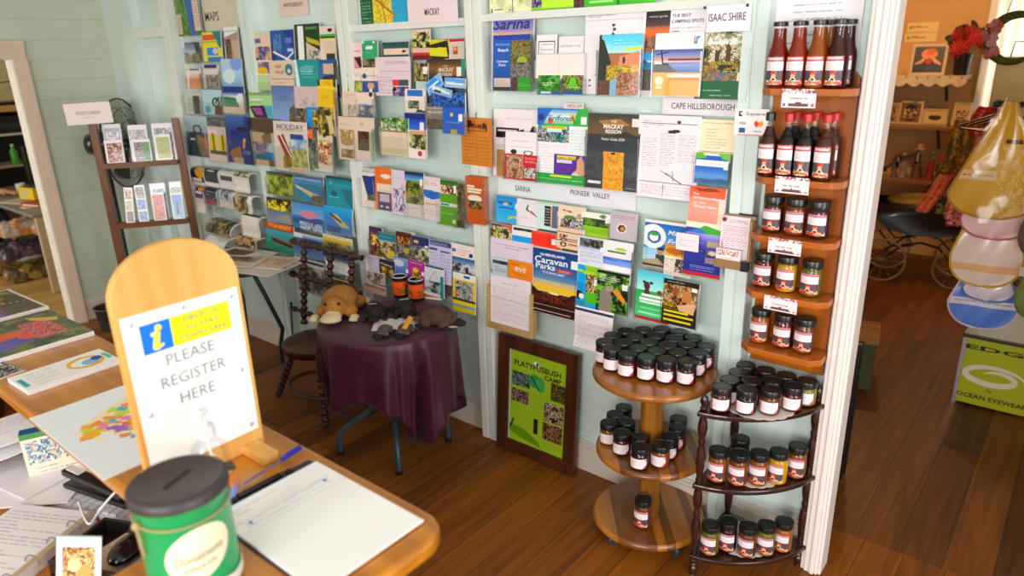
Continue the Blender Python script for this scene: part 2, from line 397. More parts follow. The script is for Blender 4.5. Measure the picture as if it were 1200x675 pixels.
# floor planks
def plank_mat(name, c1, c2, c3, w, rough, axis='y', dirt=.5, L=2.4):
    m, nt, b = nmat(name); K = nt.links.new
    def M(op, a, bb=None, c=None):
        n = nt.nodes.new('ShaderNodeMath'); n.operation = op
        for i, v in enumerate((a, bb, c)):
            if v is None: continue
            if isinstance(v, (int, float)): n.inputs[i].default_value = v
            else: K(v, n.inputs[i])
        return n.outputs[0]
    tc = nt.nodes.new('ShaderNodeTexCoord'); sp = nt.nodes.new('ShaderNodeSeparateXYZ'); K(tc.outputs['Object'], sp.inputs[0])
    u, v = (sp.outputs[0], sp.outputs[1]) if axis == 'y' else (sp.outputs[1], sp.outputs[0])
    q = M('DIVIDE', u, w); pid = M('FLOOR', q); fr = M('FRACT', q)
    wn = nt.nodes.new('ShaderNodeTexWhiteNoise'); wn.noise_dimensions = '1D'; K(pid, wn.inputs['W'])
    vv = M('ADD', M('DIVIDE', v, L), M('MULTIPLY', wn.outputs['Value'], 7.3)); jid = M('FLOOR', vv); jf = M('FRACT', vv)
    w2 = nt.nodes.new('ShaderNodeTexWhiteNoise'); w2.noise_dimensions = '2D'
    cb = nt.nodes.new('ShaderNodeCombineXYZ'); K(pid, cb.inputs[0]); K(jid, cb.inputs[1]); K(cb.outputs[0], w2.inputs['Vector'])
    mp = nt.nodes.new('ShaderNodeMapping'); mp.inputs['Scale'].default_value = (26, 1.6, 1) if axis == 'y' else (1.6, 26, 1)
    ad = nt.nodes.new('ShaderNodeVectorMath'); ad.operation = 'ADD'; sc = nt.nodes.new('ShaderNodeVectorMath'); sc.operation = 'SCALE'; sc.inputs['Scale'].default_value = 9
    K(w2.outputs['Color'], sc.inputs[0]); K(tc.outputs['Object'], ad.inputs[0]); K(sc.outputs[0], ad.inputs[1]); K(ad.outputs[0], mp.inputs['Vector'])
    n = nt.nodes.new('ShaderNodeTexNoise'); n.inputs['Scale'].default_value = 1; n.inputs['Detail'].default_value = 8; n.inputs['Distortion'].default_value = 1.2; K(mp.outputs[0], n.inputs['Vector'])
    r = nt.nodes.new('ShaderNodeValToRGB'); e = r.color_ramp.elements
    e[0].position = .25; e[0].color = hexc(c1)+(1,); e[1].position = .8; e[1].color = hexc(c3)+(1,); x = e.new(.5); x.color = hexc(c2)+(1,)
    t = M('ADD', M('MULTIPLY', n.outputs['Fac'], .75), M('MULTIPLY', w2.outputs['Value'], .3)); K(t, r.inputs['Fac'])
    n3 = nt.nodes.new('ShaderNodeTexNoise'); n3.inputs['Scale'].default_value = 2.2; n3.inputs['Detail'].default_value = 5; K(tc.outputs['Object'], n3.inputs['Vector'])
    g1 = M('LESS_THAN', fr, .018); g2 = M('LESS_THAN', jf, .0018); gap = M('MAXIMUM', g1, g2)
    mx = nt.nodes.new('ShaderNodeMix'); mx.data_type = 'RGBA'; K(gap, mx.inputs[0]); K(r.outputs[0], mx.inputs[6]); mx.inputs[7].default_value = (.008, .004, .002, 1)
    kn = nt.nodes.new('ShaderNodeTexVoronoi'); kn.inputs['Scale'].default_value = 3.1; kn.feature = 'F1'
    km = nt.nodes.new('ShaderNodeMapping'); km.inputs['Scale'].default_value = (2.2, 1, 1) if axis == 'y' else (1, 2.2, 1); K(ad.outputs[0], km.inputs[0]); K(km.outputs[0], kn.inputs['Vector'])
    kk = M('LESS_THAN', kn.outputs['Distance'], .055)
    m2 = nt.nodes.new('ShaderNodeMix'); m2.data_type = 'RGBA'; K(M('MULTIPLY', kk, dirt), m2.inputs[0]); K(mx.outputs[2], m2.inputs[6]); m2.inputs[7].default_value = (.012, .006, .004, 1)
    K(m2.outputs[2], b.inputs['Base Color']); b.inputs['Specular IOR Level'].default_value = .35
    K(M('ADD', M('MULTIPLY', n3.outputs['Fac'], .25), rough-.12), b.inputs['Roughness'])
    bp = nt.nodes.new('ShaderNodeBump'); bp.inputs['Strength'].default_value = .35; bp.inputs['Distance'].default_value = .003
    K(M('SUBTRACT', M('MULTIPLY', n.outputs['Fac'], .25), gap), bp.inputs['Height']); K(bp.outputs['Normal'], b.inputs['Normal'])
    return m
FLOOR = plank_mat('dark_pine_planks', '4a2407', '7c440d', '9e5c15', .135, .5)
FLOOR2 = plank_mat('shop_pine_planks', '3a1b03', '623606', '844e0c', .15, .5)
FLOOR3 = plank_mat('pale_office_planks', 'a07a44', 'bf9556', 'd0a868', .09, .45, axis='y', dirt=.2)
struct(MB().box(-5.6, 2.5, -2.6, 2.55, -.05, 0), 'floor', FLOOR)
struct(MB().box(-4, 3.2, 2.55, 7, -.05, 0), 'floor_shop', FLOOR2)
struct(MB().box(-10, -5.6, -1.4, 3.6, -.05, 0), 'floor_office', FLOOR3)
struct(MB().box(-5.6, 2.5, -2.6, 2.4, CEIL, CEIL+.05), 'ceiling', mat('e6e6e0', .8))
struct(MB().box(-4, 3.2, 2.4, 7, CEIL, CEIL+.05), 'ceiling_shop', mat('d8c7a4', .8))
struct(MB().box(-10, -5.6, -1.4, 3.6, CEIL, CEIL+.05), 'ceiling_office', mat('e3ddcb', .8))
# brochure wall
w = MB(); boards(w, -5.53, -.5, WY, 0, CEIL, 'x', -1, ph=.05, gd=.0012); boards(w, -.5, .66, WY, 2.12, CEIL, 'x', -1, ph=.05); boards(w, .66, 2.5, WY, 0, CEIL, 'x', -1, ph=.05)
struct(w, 'wall_back', MINT)
# left wall with the office doorway
DT = at_x(32.5, 48, -5.51).z
w = MB(); boards(w, 1.655, 2.35, -5.53, 0, CEIL, 'y', 1, ph=.03); boards(w, .72, 1.655, -5.53, DT-.09, CEIL, 'y', 1, ph=.03); boards(w, -2.6, .72, -5.53, 0, CEIL, 'y', 1, ph=.03)
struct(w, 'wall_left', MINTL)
# rear and right walls, with window and door openings letting daylight in
def holed(axis, plane, t, a, b, z1, holes, m, name):
    w = MB(); cuts = sorted(holes); x = a
    def bx(p, q, r, s):
        if q-p < 1e-4 or s-r < 1e-4: return
        w.box(p, q, plane, plane+t, r, s) if axis == 'x' else w.box(plane, plane+t, p, q, r, s)
    for h0, h1, hz0, hz1 in cuts:
        bx(x, h0, 0, z1); bx(h0, h1, 0, hz0); bx(h0, h1, hz1, z1); x = h1
    bx(x, b, 0, z1); return struct(w, name, m)
REARW = [(-4.1, -3.1, 1.0, 2.5), (-1.1, 0, .95, 2.55), (.2, 1.3, .95, 2.55)]
holed('x', -2.6, .08, -5.6, 2.5, CEIL, REARW, MINT, 'wall_rear')
holed('y', 2.42, .08, -2.6, 2.55, CEIL, [(-.6, 1.0, 0, 2.4)], MINT, 'wall_right')
for i, (a, b, z0, z1) in enumerate(REARW):
    f = MB(); W = .05
    for q in ((a, a+W, z0, z1), (b-W, b, z0, z1), (a, b, z0, z0+W), (a, b, z1-W, z1), ((a+b)/2-.02, (a+b)/2+.02, z0, z1), (a, b, (z0+z1)/2-.02, (z0+z1)/2+.02)):
        f.box(q[0], q[1], -2.56, -2.52, q[2], q[3])
    struct(f, 'window_%d' % (i+1), TRIM)
# studs, noggins, skirtings of the brochure wall
def stud(n, x0, x1, y0=2.25, groove=True, m=None):
    s = MB(); s.box(x0, x1, y0+.006, WY+.02, 0, CEIL)
    wd = x1-x0
    if groove:
        s.box(x0, x0+wd*.46, y0, y0+.006, 0, CEIL); s.box(x0+wd*.54, x1, y0, y0+.006, 0, CEIL)
    else: s.box(x0, x1, y0, y0+.006, 0, CEIL)
    struct(s, 'trim_%d' % n, m or PINKW, bevel=.003)
px = lambda a, b, y=2.25: at_y(a, b, y).x
stud(1, -5.53, px(150, 20), 2.27, False, MINT)
SB = px(184, 5); stud(2, SB, SB+.085)
SC = px(277, 5); stud(3, SC, SC+.1, m=MINT)
SD = px(391, 5); stud(4, SD, SD+.095)
stud(5, -2.083, -1.995)
stud(6, -.912, -.832, m=MINT)
stud(7, -.562, -.548, 2.3, False, MINT)
bays = [(px(150, 20), SB), (SB+.085, SC), (SC+.1, SD), (SD+.095, -2.083), (-1.995, -.912), (-.832, -.562)]
n = MB(); n.box(bays[0][0], bays[0][1], 2.265, WY+.01, 1.945, 2.005)
for a, b in bays[3:4]: n.box(a, b, 2.265, WY+.01, 1.905, 1.935)
n.box(-1.995, -.912, 2.262, WY+.01, 1.915, 1.942)
struct(n, 'trim_8', PINKW)
s = MB()
for a, b in bays+[(-.548, -.545)]:
    if b-a < .01: continue
    s.box(a, b, 2.30, WY+.01, 0, .118); s.box(a, b, 2.306, WY+.01, .118, .132); s.box(a, b, 2.312, WY+.01, .132, .145)
struct(s, 'baseboard_back', mat('e2d6ca', .45), bevel=.002)
s = MB()
for a, b in ((1.74, 2.3), (-2.5, .62)): s.box(-5.54, -5.508, a, b, 0, .13); s.box(-5.54, -5.515, a, b, .13, .15)
struct(s, 'baseboard_left', mat('e2d3c6', .45), bevel=.002)
# white architrave and jamb of the doorway to the shop
d = MB()
for sx in (1, -1):
    X = lambda x: x if sx == 1 else (.08*2-x)
    for a, b, y in ((-.548, -.535, 2.25), (-.535, -.515, 2.243), (-.515, -.499, 2.237), (-.499, -.488, 2.243), (-.488, -.478, 2.25)):
        p, q = sorted((X(a), X(b))); d.box(p, q, y, 2.335, 0, 2.05)
d.box(-.548, .708, 2.24, 2.335, 2.05, 2.13)
struct(d, 'door_1', mat('f4e9e4', .35, var=.015), bevel=.004)
# office doorway: pinkish architrave, jamb
d = MB(); PK = mat('e3c9b4', .4, var=.03)
for a, b, x in ((1.655, 1.675, -5.50), (1.675, 1.705, -5.49), (1.705, 1.73, -5.48)): d.box(-5.62, x, a, b, 0, DT-.11)
for a, b, x in ((.60, .63, -5.48), (.63, .675, -5.49), (.675, .71, -5.50)): d.box(-5.62, x, a, b, 0, DT-.11)
d.box(-5.62, -5.48, .6, 1.73, DT-.03, DT); d.box(-5.62, -5.49, .6, 1.73, DT-.075, DT-.03); d.box(-5.62, -5.50, .6, 1.73, DT-.11, DT-.075)
struct(d, 'door_2', PK)
# office walls
w = MB(); boards(w, -1.4, 3.6, -9.9, 0, CEIL, 'y', 1); boards(w, -10, -5.6, 3.5, 0, CEIL, 'x', -1); struct(w, 'wall_office', mat('e6dcae', .6))
holed('x', -1.4, .06, -10, -5.6, CEIL, [(-7.7, -6.1, .9, 2.4)], CREAM, 'wall_office_rear')
w = MB(); boards(w, 2.34, 3.6, -5.62, 0, CEIL, 'y', -1); struct(w, 'wall_office_side', CREAM)
# shop walls
SHOPY = 6.9
w = MB(); WARM = mat('dcae6c', .6, var=.05); boards(w, -4, -.78, SHOPY, 0, CEIL, 'x', -1, pitch=.19); boards(w, .5, 3.2, SHOPY, 0, CEIL, 'x', -1, pitch=.19); boards(w, -.78, .5, SHOPY, 2.3, CEIL, 'x', -1, pitch=.19); boards(w, -.78, .5, SHOPY, 0, 1.0, 'x', -1, pitch=.19)
struct(w, 'wall_shop_back', WARM)
w = MB(); w.box(-4.05, -4, 2.4, 7, 0, CEIL); w.box(3.2, 3.25, 2.4, 7, 0, CEIL); struct(w, 'wall_shop_side', WARM)
w = MB(); w.box(-4, -.55, 2.352, 2.37, 0, CEIL); w.box(.71, 3.2, 2.352, 2.37, 0, CEIL); struct(w, 'wall_shop_front', WARM)
f = MB()
for q in ((-.82, -.76, .96, 2.36), (.46, .52, .96, 2.36), (-.76, .46, .96, 1.02), (-.76, .46, 2.3, 2.36), (-.17, -.13, 1.02, 2.3)): f.box(q[0], q[1], SHOPY-.03, SHOPY+.04, q[2], q[3])
struct(f, 'window_4', TRIM)
# ------------------------------------------------------------------ brochures on the wall
RACKS = {}; BOXES = []; PLATES = []                                   # rack id -> list of pocket rectangles
def leaflet(rack, kind, x0, y0, x1, y1, yp, spec, label, texts=(), lean=4, t=.006, res=.0038, cat=None, group='leaflets in the wall racks', m=None, tilt=0, pocket=.5):  # small pale squares near many covers' right edge are painted holder glints
    P = at_y(x0, y0, yp+.015); Q = at_y(x1, y1, yp)
    w, h = max(.03, Q.x-P.x), max(.03, P.z-Q.z)
    o = MB(); sheet_mesh(o, w, h, t, spec, res)
    ob = o.build(kind, [m or PRINT, PAPER])
    ob.location = ((P.x+Q.x)/2, yp, Q.z); ob.rotation_euler = (-math.radians(lean), math.radians(tilt), 0)
    tag(ob, label, cat or kind.replace('_', ' '), group)
    for tx in texts:
        s, u, v, tw, th, c = tx[:6]
        letters(s, (u-.5)*w, (1-v)*h, tw*w, th*h, mat(c, .5, var=.01), ob, y=-.0012, shear=tx[6] if len(tx) > 6 else 0, bold=tx[7] if len(tx) > 7 else 0)
    ca = abs(math.cos(math.radians(tilt))); sa = abs(math.sin(math.radians(tilt))); xm = (P.x+Q.x)/2; hw = w/2*ca+h*sa
    BOXES.append((xm-hw, xm+hw, yp-.001, yp+t+h*math.sin(math.radians(lean))+.001, Q.z-w*sa/2, Q.z+h+w*sa/2))
    if rack: RACKS.setdefault(rack, []).append((P.x, Q.x, Q.z, h, yp, t, pocket, lean))
    return ob
R1, R2_, R3, R4 = 2.262, 2.25, 2.235, 2.215
# ---- bay under MAPS: three columns
A = 'A'
leaflet(None, 'map_poster', 204, -8, 238, 41, 2.285, '4f7c3a;r .0 .0 .3 1 6d8a4c;p .0 0 .5 1 3 3d6a35 4f8040 7d9a5a;q .42 0 .72 0 .78 1 .5 1 4a6aa0;r .72 .05 .97 .9 d8c4b4;t .75 .08 .95 .85 12 6a5a55;r .0 .5 .2 .95 cdb9a6;t .02 .52 .18 .93 8 6a5a55;l 1 0 1 1 .08 2b4a7a', 'tall coast map in green and blue pinned beside the maps sign', group='posters on the rail', lean=1, t=.003, cat='map')
leaflet(A, 'leaflet', 217, 50, 236, 74, R1, 'b9bcc6;g 0 0 1 .45 5a6a8a a9b0c0;q .6 0 1 0 1 1 .75 .6 3a4048;h 0 .4 1 1 4 7d6f5e;p 0 .6 1 1 2 6a5a48 8a8070 a09888', 'small grey leaflet, first in the top row below maps')
leaflet(A, 'leaflet', 237, 38, 261, 72, R1, 'e3cf2c;r 0 .1 .7 .28 cf5a3a;q .55 0 1 0 1 .55 .85 .5 2b7f86;r .2 .52 .8 .8 2b8fd0;e .65 .65 .15 .1 d8c8c0;r .2 .84 1 1 2a86b8;r 0 .3 .8 .36 a9b52c', 'yellow and blue leaflet with red stripe below maps')
leaflet(A, 'booklet', 262, 32, 281, 71, R1, 'f2eeee;r 0 .1 1 .14 c9c2c4;q 0 .3 1 .15 1 1 .1 1 a79488;p .05 .35 .45 1 5 3a2f2c 5a4a44 8a7468;q .5 .4 1 .4 1 1 .6 1 c3ab98', 'white topped booklet with brown beach picture, right of the yellow leaflet')
leaflet(A, 'leaflet', 218, 80, 237, 104, R2_, 'd9d2d2;r .1 .02 .9 .1 3b3034;g 0 .2 1 1 e8d8d0 c98860 e0a070;l .2 0 .1 1 .12 f6f4f4', 'orange and white leaflet, second row below maps')
leaflet(A, 'leaflet', 238, 76, 259, 104, R2_, 'cfc6c6;r .1 0 .85 .15 3a2a5e;r .05 .2 .95 .4 dcd0d0;p .15 .42 .9 1 8 6a6468 8e8688 b4a8a4', 'grey photo leaflet with purple top edge, second row')
leaflet(A, 'leaflet', 259, 69, 285, 103, R2_, 'c3d3e4;g 0 0 1 1 bccbe6 b3cfe6 7fa6c6;e .75 .15 .3 .25 8fa6da;e .35 .6 .3 .25 d8e6ee', 'pale sky blue leaflet at the right of the second row')
leaflet(A, 'leaflet', 217, 108, 237, 134, R3, 'c9c6b6;r .5 .15 .9 1 4a4a44;r .15 .2 .5 .9 b4c0b8;t .15 .25 .5 .85 6 5a6a70', 'muted grey-green leaflet in the third row below maps')
leaflet(A, 'leaflet', 237, 105, 261, 135, R3, 'b6d2d8;o .7 .5 .2 .2 .4 26221f;q .65 .7 1 .6 1 1 .6 1 6a4a3e;e .25 .8 .15 .15 4f9fc4;l .7 .5 .85 .3 .06 26221f', 'light blue leaflet with a dark round wallaby mark, third row')
leaflet(A, 'leaflet', 261, 101, 288, 134, R3, 'ddd2c8;r 0 0 1 .22 1f3f7c;g 0 .22 1 .36 5a80b4 a9c0d8;q 0 .36 .6 .42 .75 .74 0 .76 1f7a5c;e .82 .45 .2 .2 f4f6f8;r 0 .76 1 1 d6c2b2', 'blue topped green coast leaflet, right end of the third row')
leaflet(A, 'brochure', 215, 135, 246, 185, R4, '31454e;g 0 0 1 .4 b5c2c8 8a9aa0;q 0 .45 .5 .4 1 1 0 1 24404a;q .45 .35 .7 .5 1 1 .7 1 7a5a4c;o .55 .33 .2 .12 .35 1b1a1a;q .7 .5 .95 .55 1 .75 .8 .8 a8443c;r .2 .55 .4 .6 cfd6da', 'dark teal brochure with a wallaby, bottom row under maps')
leaflet(A, 'brochure', 240, 137, 270, 191, R4, 'c9b8b2;r .05 0 1 .2 4a5a58;p .1 .03 .95 .2 3 3c4a4c 5a6a68 8a7a74;r .1 .38 .45 .75 c8b41e;r .55 .4 .9 .78 c8b41e;q .1 .28 .5 .25 .5 .38 .1 .38 d8cace;l .28 .4 .3 .75 .1 7a6a18;l .72 .42 .74 .78 .1 7a6a18;r .1 .76 .9 .84 5a5644;r .1 .85 1 1 cdbab0', 'beige brochure with two yellow figures, bottom row under maps')
leaflet(A, 'brochure', 262, 135, 299, 194, R4-.009, '23407e;g 0 0 .7 .35 4a70a8 24427c;e .62 .27 .2 .05 1a2340;r .15 .3 .4 .42 1c2c68;q .1 .75 .5 .62 .6 1 .2 1 9a7058;r .25 .88 .6 1 b9a49c;q .8 .1 1 0 1 1 .9 1 12203c;l .68 .5 .64 .64 .07 e0a83c;e .68 .48 .05 .02 e0a83c;t .6 .7 .9 .8 2 c8d4e8', 'dark blue brochure with a small yellow i, bottom row under maps')
# ---- bay with four columns
A = 'B'
leaflet(A, 'booklet', 289, 40, 318, 71, R1, 'ddc6b4;r .15 .2 .6 .36 6a6484;p .1 .5 1 1 4 3f4a78 5a7aa8 c08a58 e0b080;r 0 0 .03 1 5a4a48', 'cream booklet with a diver picture, top left of the four column rack')
leaflet(A, 'booklet', 317, 36, 346, 71, R1, '1f3c80;q 0 0 .5 0 .9 .6 1 1 .2 1 285a96;p .1 .12 .45 .7 3 2a5a9a 4a80b0 6a90a8;r .62 .25 .9 .42 6a7ab8;r .7 .6 .95 .7 c0c4dc;l .1 .7 .8 1 .05 e4e6f0;l .95 .72 .6 1 .04 e4e6f0', 'navy booklet with sweeping white lines, second in the top row')
leaflet(A, 'booklet', 345, 29, 376, 70, R1, '123c1e;r .12 .05 .35 1 eef0ee;r .05 .02 .12 1 3a4a3a;q .45 .35 .95 .48 1 .62 .5 .5 b4a636;q .45 .5 1 .75 .6 1 .45 1 cdbaac;p .5 .75 1 1 4 6a6a68 a8a29c d0c4b8;r .45 .08 .9 .16 5f8a5a', 'dark green booklet with a gold band and building, top row')
leaflet(A, 'leaflet', 374, 31, 394, 70, R1, 'e0ccc4;e .68 .12 .14 .06 2a2638;r .05 .24 1 .31 4aa040;r .05 .31 1 .35 2c2c2a;r .1 .35 1 .44 d8cc8c;q .2 .46 1 .44 1 1 .3 1 d4c4a8;p .4 .82 .95 1 6 26222c 4a4448', 'white leaflet with a green band, right end of the top row')
leaflet(A, 'booklet', 289, 71, 321, 106, R2_, 'dfe0d8;q 0 0 .3 0 .55 .8 .1 .9 f4f4f2;p .45 .05 1 .45 7 6a5478 8a7090 c8b0b0;e .62 .34 .2 .12 e0b428;q .4 .5 1 .5 1 1 .3 1 bcd0a8;q .3 .75 1 .7 1 1 .3 1 a8c490', 'white and green booklet with yellow fruit, second row of four columns')
leaflet(A, 'booklet', 316, 71, 349, 102, R2_, 'd9c5b0;e .72 .35 .14 .22 2a8090;e .72 .4 .06 .08 d9c5b0;r .05 .68 .95 .7 9a8a80;t .15 .8 .9 .88 1 b04a38', 'cream booklet with red words and a teal drop, second row', [('eat', .35, .22, .22, .14, 'c84a3c'), ('local', .38, .42, .3, .16, 'c84a3c')])
leaflet(A, 'booklet', 345, 70, 378, 102, R2_, '23908e;q 0 0 .1 0 .2 1 .06 1 d8e6e4;e .5 .35 .3 .14 62aeb0;t .25 .4 .8 .56 2 d4ecec;r .3 .64 .85 .67 6ac0bc;p .7 .3 1 .8 3 23807e 2f9490 4a9c98', 'teal booklet at the middle of the second row of four columns')
leaflet(A, 'leaflet', 374, 70, 396, 98, R2_, '3a6e98;r .05 .0 1 .14 1f5a98;r .25 .18 .8 .6 c8b09c;q .2 .7 1 .6 1 1 .3 1 30343c;r .8 .1 1 1 3a4a3c', 'blue edged photo leaflet, right end of the second row')
leaflet(A, 'leaflet', 390, 84, 399, 112, 2.29, '2b3f26;p 0 0 1 1 3 1f2c1e 33482c 4a5c3c', 'narrow dark green leaflet squeezed beside the yellow bottle shaped one')
leaflet(A, 'leaflet', 292, 108, 320, 139, R3, 'a9cf9a;r 0 0 1 .1 88a878;r .05 .25 .6 .31 e4efdc;r .05 .36 .5 .4 88a070;q 0 .55 .65 .5 .8 1 .2 1 4a2448;q .65 .52 1 .48 1 1 .82 1 58a8b8;q .1 .6 .5 .62 .6 .9 .3 .9 a05a90', 'pale green leaflet over a magenta panel, third row of four columns')
leaflet(A, 'booklet', 318, 100, 347, 143, R3, '6f84ae;g 0 0 1 1 6678a4 7f96be 90a8cc;t .15 .28 .75 .42 3 2e3a68;q .8 .6 1 .5 1 1 .7 1 6a5a3c;p .75 .65 1 1 3 4a4638 7a6c48', 'blue violet booklet standing tall in the third row')
leaflet(A, 'leaflet', 346, 101, 375, 128, R3, 'cdbcbc;t .15 .2 .8 .35 2 8a7a80;l .2 .9 .5 .5 .02 a08c8c;l .5 .5 .8 .85 .02 a08c8c;p .3 .6 .8 .95 5 cdbcbc cdbcbc bfaeb0 a8989c', 'pinkish grey leaflet with faint sketch, beside the yellow one')
yb = leaflet(A, 'leaflet', 371, 93, 396, 152, 2.222, 'e3b81e;r 0 0 .15 .12 3a4a3a;r .85 0 1 .16 3a4a3a;e .6 .07 .2 .04 d8a018;r .05 .15 .9 .18 f0d050;t .15 .25 .6 .45 4 7a5c10;q .8 .2 1 .2 1 1 .9 1 c09010', 'tall yellow leaflet shaped like a bottle in the four column rack')
leaflet(A, 'leaflet', 349, 124, 366, 152, 2.2365, '57483c;p 0 0 1 1 6 3c3430 5c5044 7a6a58 a08a6c', 'small brown photo leaflet tucked before the pinkish grey one')
leaflet(A, 'leaflet', 360, 125, 378, 150, 2.2255, '2f8cc0;p .4 .15 .95 1 5 3a3c34 6a6448 c8a84c;r .1 .1 .4 .5 38a0d0;r .4 .5 .9 .62 e0b82c', 'small blue leaflet with yellow strip, lower middle of the rack')
leaflet(A, 'leaflet', 373, 125, 393, 160, 2.2085, '4a4430;p 0 0 1 1 9 2c2a24 4c4632 8a7c3c c8b04c;q .5 .3 .8 .3 1 .9 .7 .9 cdbd88', 'dark leaflet with mottled yellow foliage below the yellow bottle one')
leaflet(A, 'brochure', 294, 138, 333, 197, 2.205, '6a5a4a;r 0 0 1 .3 5a4a3c;r 0 .3 .4 .5 b09c80;q .3 .35 1 .3 1 .55 .4 .6 7c6a54;p 0 .5 .6 .75 3 5a5e78 7c7a80 a09490;e .75 .62 .25 .12 a8b8c0;g .4 .7 1 .85 2a6aa8 3a88b4;r 0 .78 .6 .88 3a6a74;r .05 .88 .5 1 b89c88', 'brown topped brochure with a boat picture, bottom row of four columns')
leaflet(A, 'brochure', 319, 141, 362, 204, 2.188, 'd9c9c0;r .02 0 1 .22 d8ccc8;t .08 .05 .95 .2 3 2c2c34;r .5 .24 .9 .34 27528a;p .45 .35 1 .55 5 7a9ac0 a4b4c4 d0ccc8;q .1 .3 .3 .26 .62 .85 .4 .85 8e3c30;l .2 .28 .6 .85 .03 e6e0da;p .5 .55 1 .9 4 7a8448 a8a868 c8c088;p .25 .7 .5 .95 2 6a5c30 8a7a3c a89040;r .4 .92 1 1 c4b0a0', 'holiday guide brochure with black heading and red stripe, bottom row', [('HOLIDAY', .52, .11, .8, .1, '2c2c34')])
leaflet(A, 'leaflet', 347, 150, 374, 198, 2.2, '58605c;r 0 0 .8 .22 d8702c;r .1 .06 .65 .12 f0b078;p 0 .22 1 1 7 2f3a40 4a5460 6a7050 a49c6c', 'leaflet with orange heading over dark photo, bottom row of four columns')
leaflet(A, 'leaflet', 367, 153, 391, 203, 2.2, 'd8c4b4;e .6 .11 .1 .03 243a68;r .1 .2 .9 .26 b4b870;p .1 .26 .95 .82 8 5c4030 a8603c d8a070 e8ccb0;r .1 .84 .95 1 d6c8be', 'white topped leaflet with people photo, bottom right of the four columns')
# ---- three short columns beneath
leaflet('C1', 'leaflet', 313, 200, 345, 232, 2.235, '6c7c2c;r 0 0 1 .12 2c3028;p 0 .14 1 1 4 4c5c24 74883a 9aa848 b8b868;t .05 .03 .7 .1 1 d8d8c8', 'olive green leaflet with a dark heading, below the four columns')
leaflet('C1', 'leaflet', 313, 230, 343, 264, 2.215, '3c4650;r 0 0 1 .08 2a2a28;p .05 .08 .95 .5 11 2a2a20 4a4420 e8c828 f0d838;g 0 .5 1 1 5a7aa0 8a9cb0;q .3 .75 .8 .6 1 .8 .6 1 9aa0a4', 'dark leaflet covered in yellow flowers above the red headed one')
leaflet('C1', 'brochure', 312, 259, 346, 300, 2.195, '1c7c70;r 0 0 1 .2 c8342c;g 0 .24 1 1 5c9cac 2c8c80 127058;q .15 .5 .9 .62 .95 .78 .2 .68 8a3a2c;l .2 .6 .9 .72 .05 302624', 'red headed brochure with a red boat on teal water', [('TOURIST', .5, .09, .85, .12, 'f0dc3c', 0, .02)])
leaflet('C2', 'brochure', 345, 205, 380, 240, 2.235, '2f6c98;g 0 0 1 .3 2a6098 5a90b8;h 0 .25 1 .5 2 3c7a8c;q 0 .35 1 .75 .7 .85 .1 .5 d0c0a0;q 0 .45 .6 .8 .5 1 0 1 2088a0;p .6 .7 1 1 4 2c3c3c 3e5a50 7a6a5c', 'bright blue brochure with beach curve, middle column below the rack', [('WHITSUNDAYS', .5, .1, .9, .1, 'dfe8f0')])
leaflet('C2', 'brochure', 343, 236, 382, 274, 2.215, '3a7cb0;g 0 0 1 .5 4a90c4 7aa8cc;e .5 .4 .28 .16 cc8aa0;h 0 .5 1 .8 3 3f5c90;p .2 .7 .9 1 5 5a6a88 c8d0dc 8aa0b8', 'blue brochure with a pink island shape, above the plain blue one')
leaflet('C2', 'brochure', 345, 271, 380, 306, 2.195, '235a9c;g 0 0 1 .2 c0ccd8 6a8cb8;r 0 .02 .3 .2 d8dce0;g 0 .2 1 1 1f4f96 2a64a8 3a8cc0;t .1 .3 .6 .36 1 a8c0dc', 'deep blue brochure under the pink island one')
leaflet('C2', 'brochure', 345, 300, 381, 348, 2.18, 'd6d4d2;r 0 .05 1 .12 2a3c6c;p .1 .2 1 1 6 2c3440 4c5c60 8a9080 b8b0a0', 'white topped brochure partly hidden behind the carved chair back')
leaflet('C3', 'brochure', 382, 205, 414, 247, 2.235, '1f8a98;r 0 0 1 .1 1c5058;g 0 .12 1 .3 1f7c88 2a96a4;t .15 .16 .85 .28 2 d4ecec;e .3 .55 .13 .1 166470;q .55 .4 1 .35 1 1 .8 .8 17707c;r .1 .65 .5 .68 7ccbd0', 'teal map brochure with dark top, right column under the rack')
leaflet('C3', 'brochure', 380, 240, 414, 277, 2.215, '1c8cc0;g 0 0 1 1 3aa0d0 1080bc 1474b0;q .2 .3 .45 .28 .9 .75 .6 .75 c8b478;l .25 .3 .6 .55 .06 504830;q .1 .75 .6 .75 .55 1 .1 1 2c4a88', 'cyan brochure with a yellow boat seen from above')
leaflet('C3', 'brochure', 379, 273, 413, 308, 2.195, 'b8ac68;r 0 0 1 .12 d8d0c0;t .05 .02 .8 .1 1 3a3c60;g 0 .15 1 .3 d8b83c b8a050;p .05 .3 1 .75 6 5a5440 7c7450 a49c70;h 0 .72 1 1 4 3a4468', 'cream and olive brochure under the cyan boat one')
leaflet('C3', 'brochure', 382, 303, 413, 345, 2.18, 'd3cec8;q 0 .05 .9 .1 1 .4 0 .3 e8e4e0;t .1 .1 .8 .3 3 8a8c98;p 0 .4 1 .6 3 3a3a3c 5c5c58 a8a49c;p 0 .65 1 1 4 2c3428 4a4c3c 7a6c5c', 'pale crumpled brochure at the bottom behind the tan plush platypus')
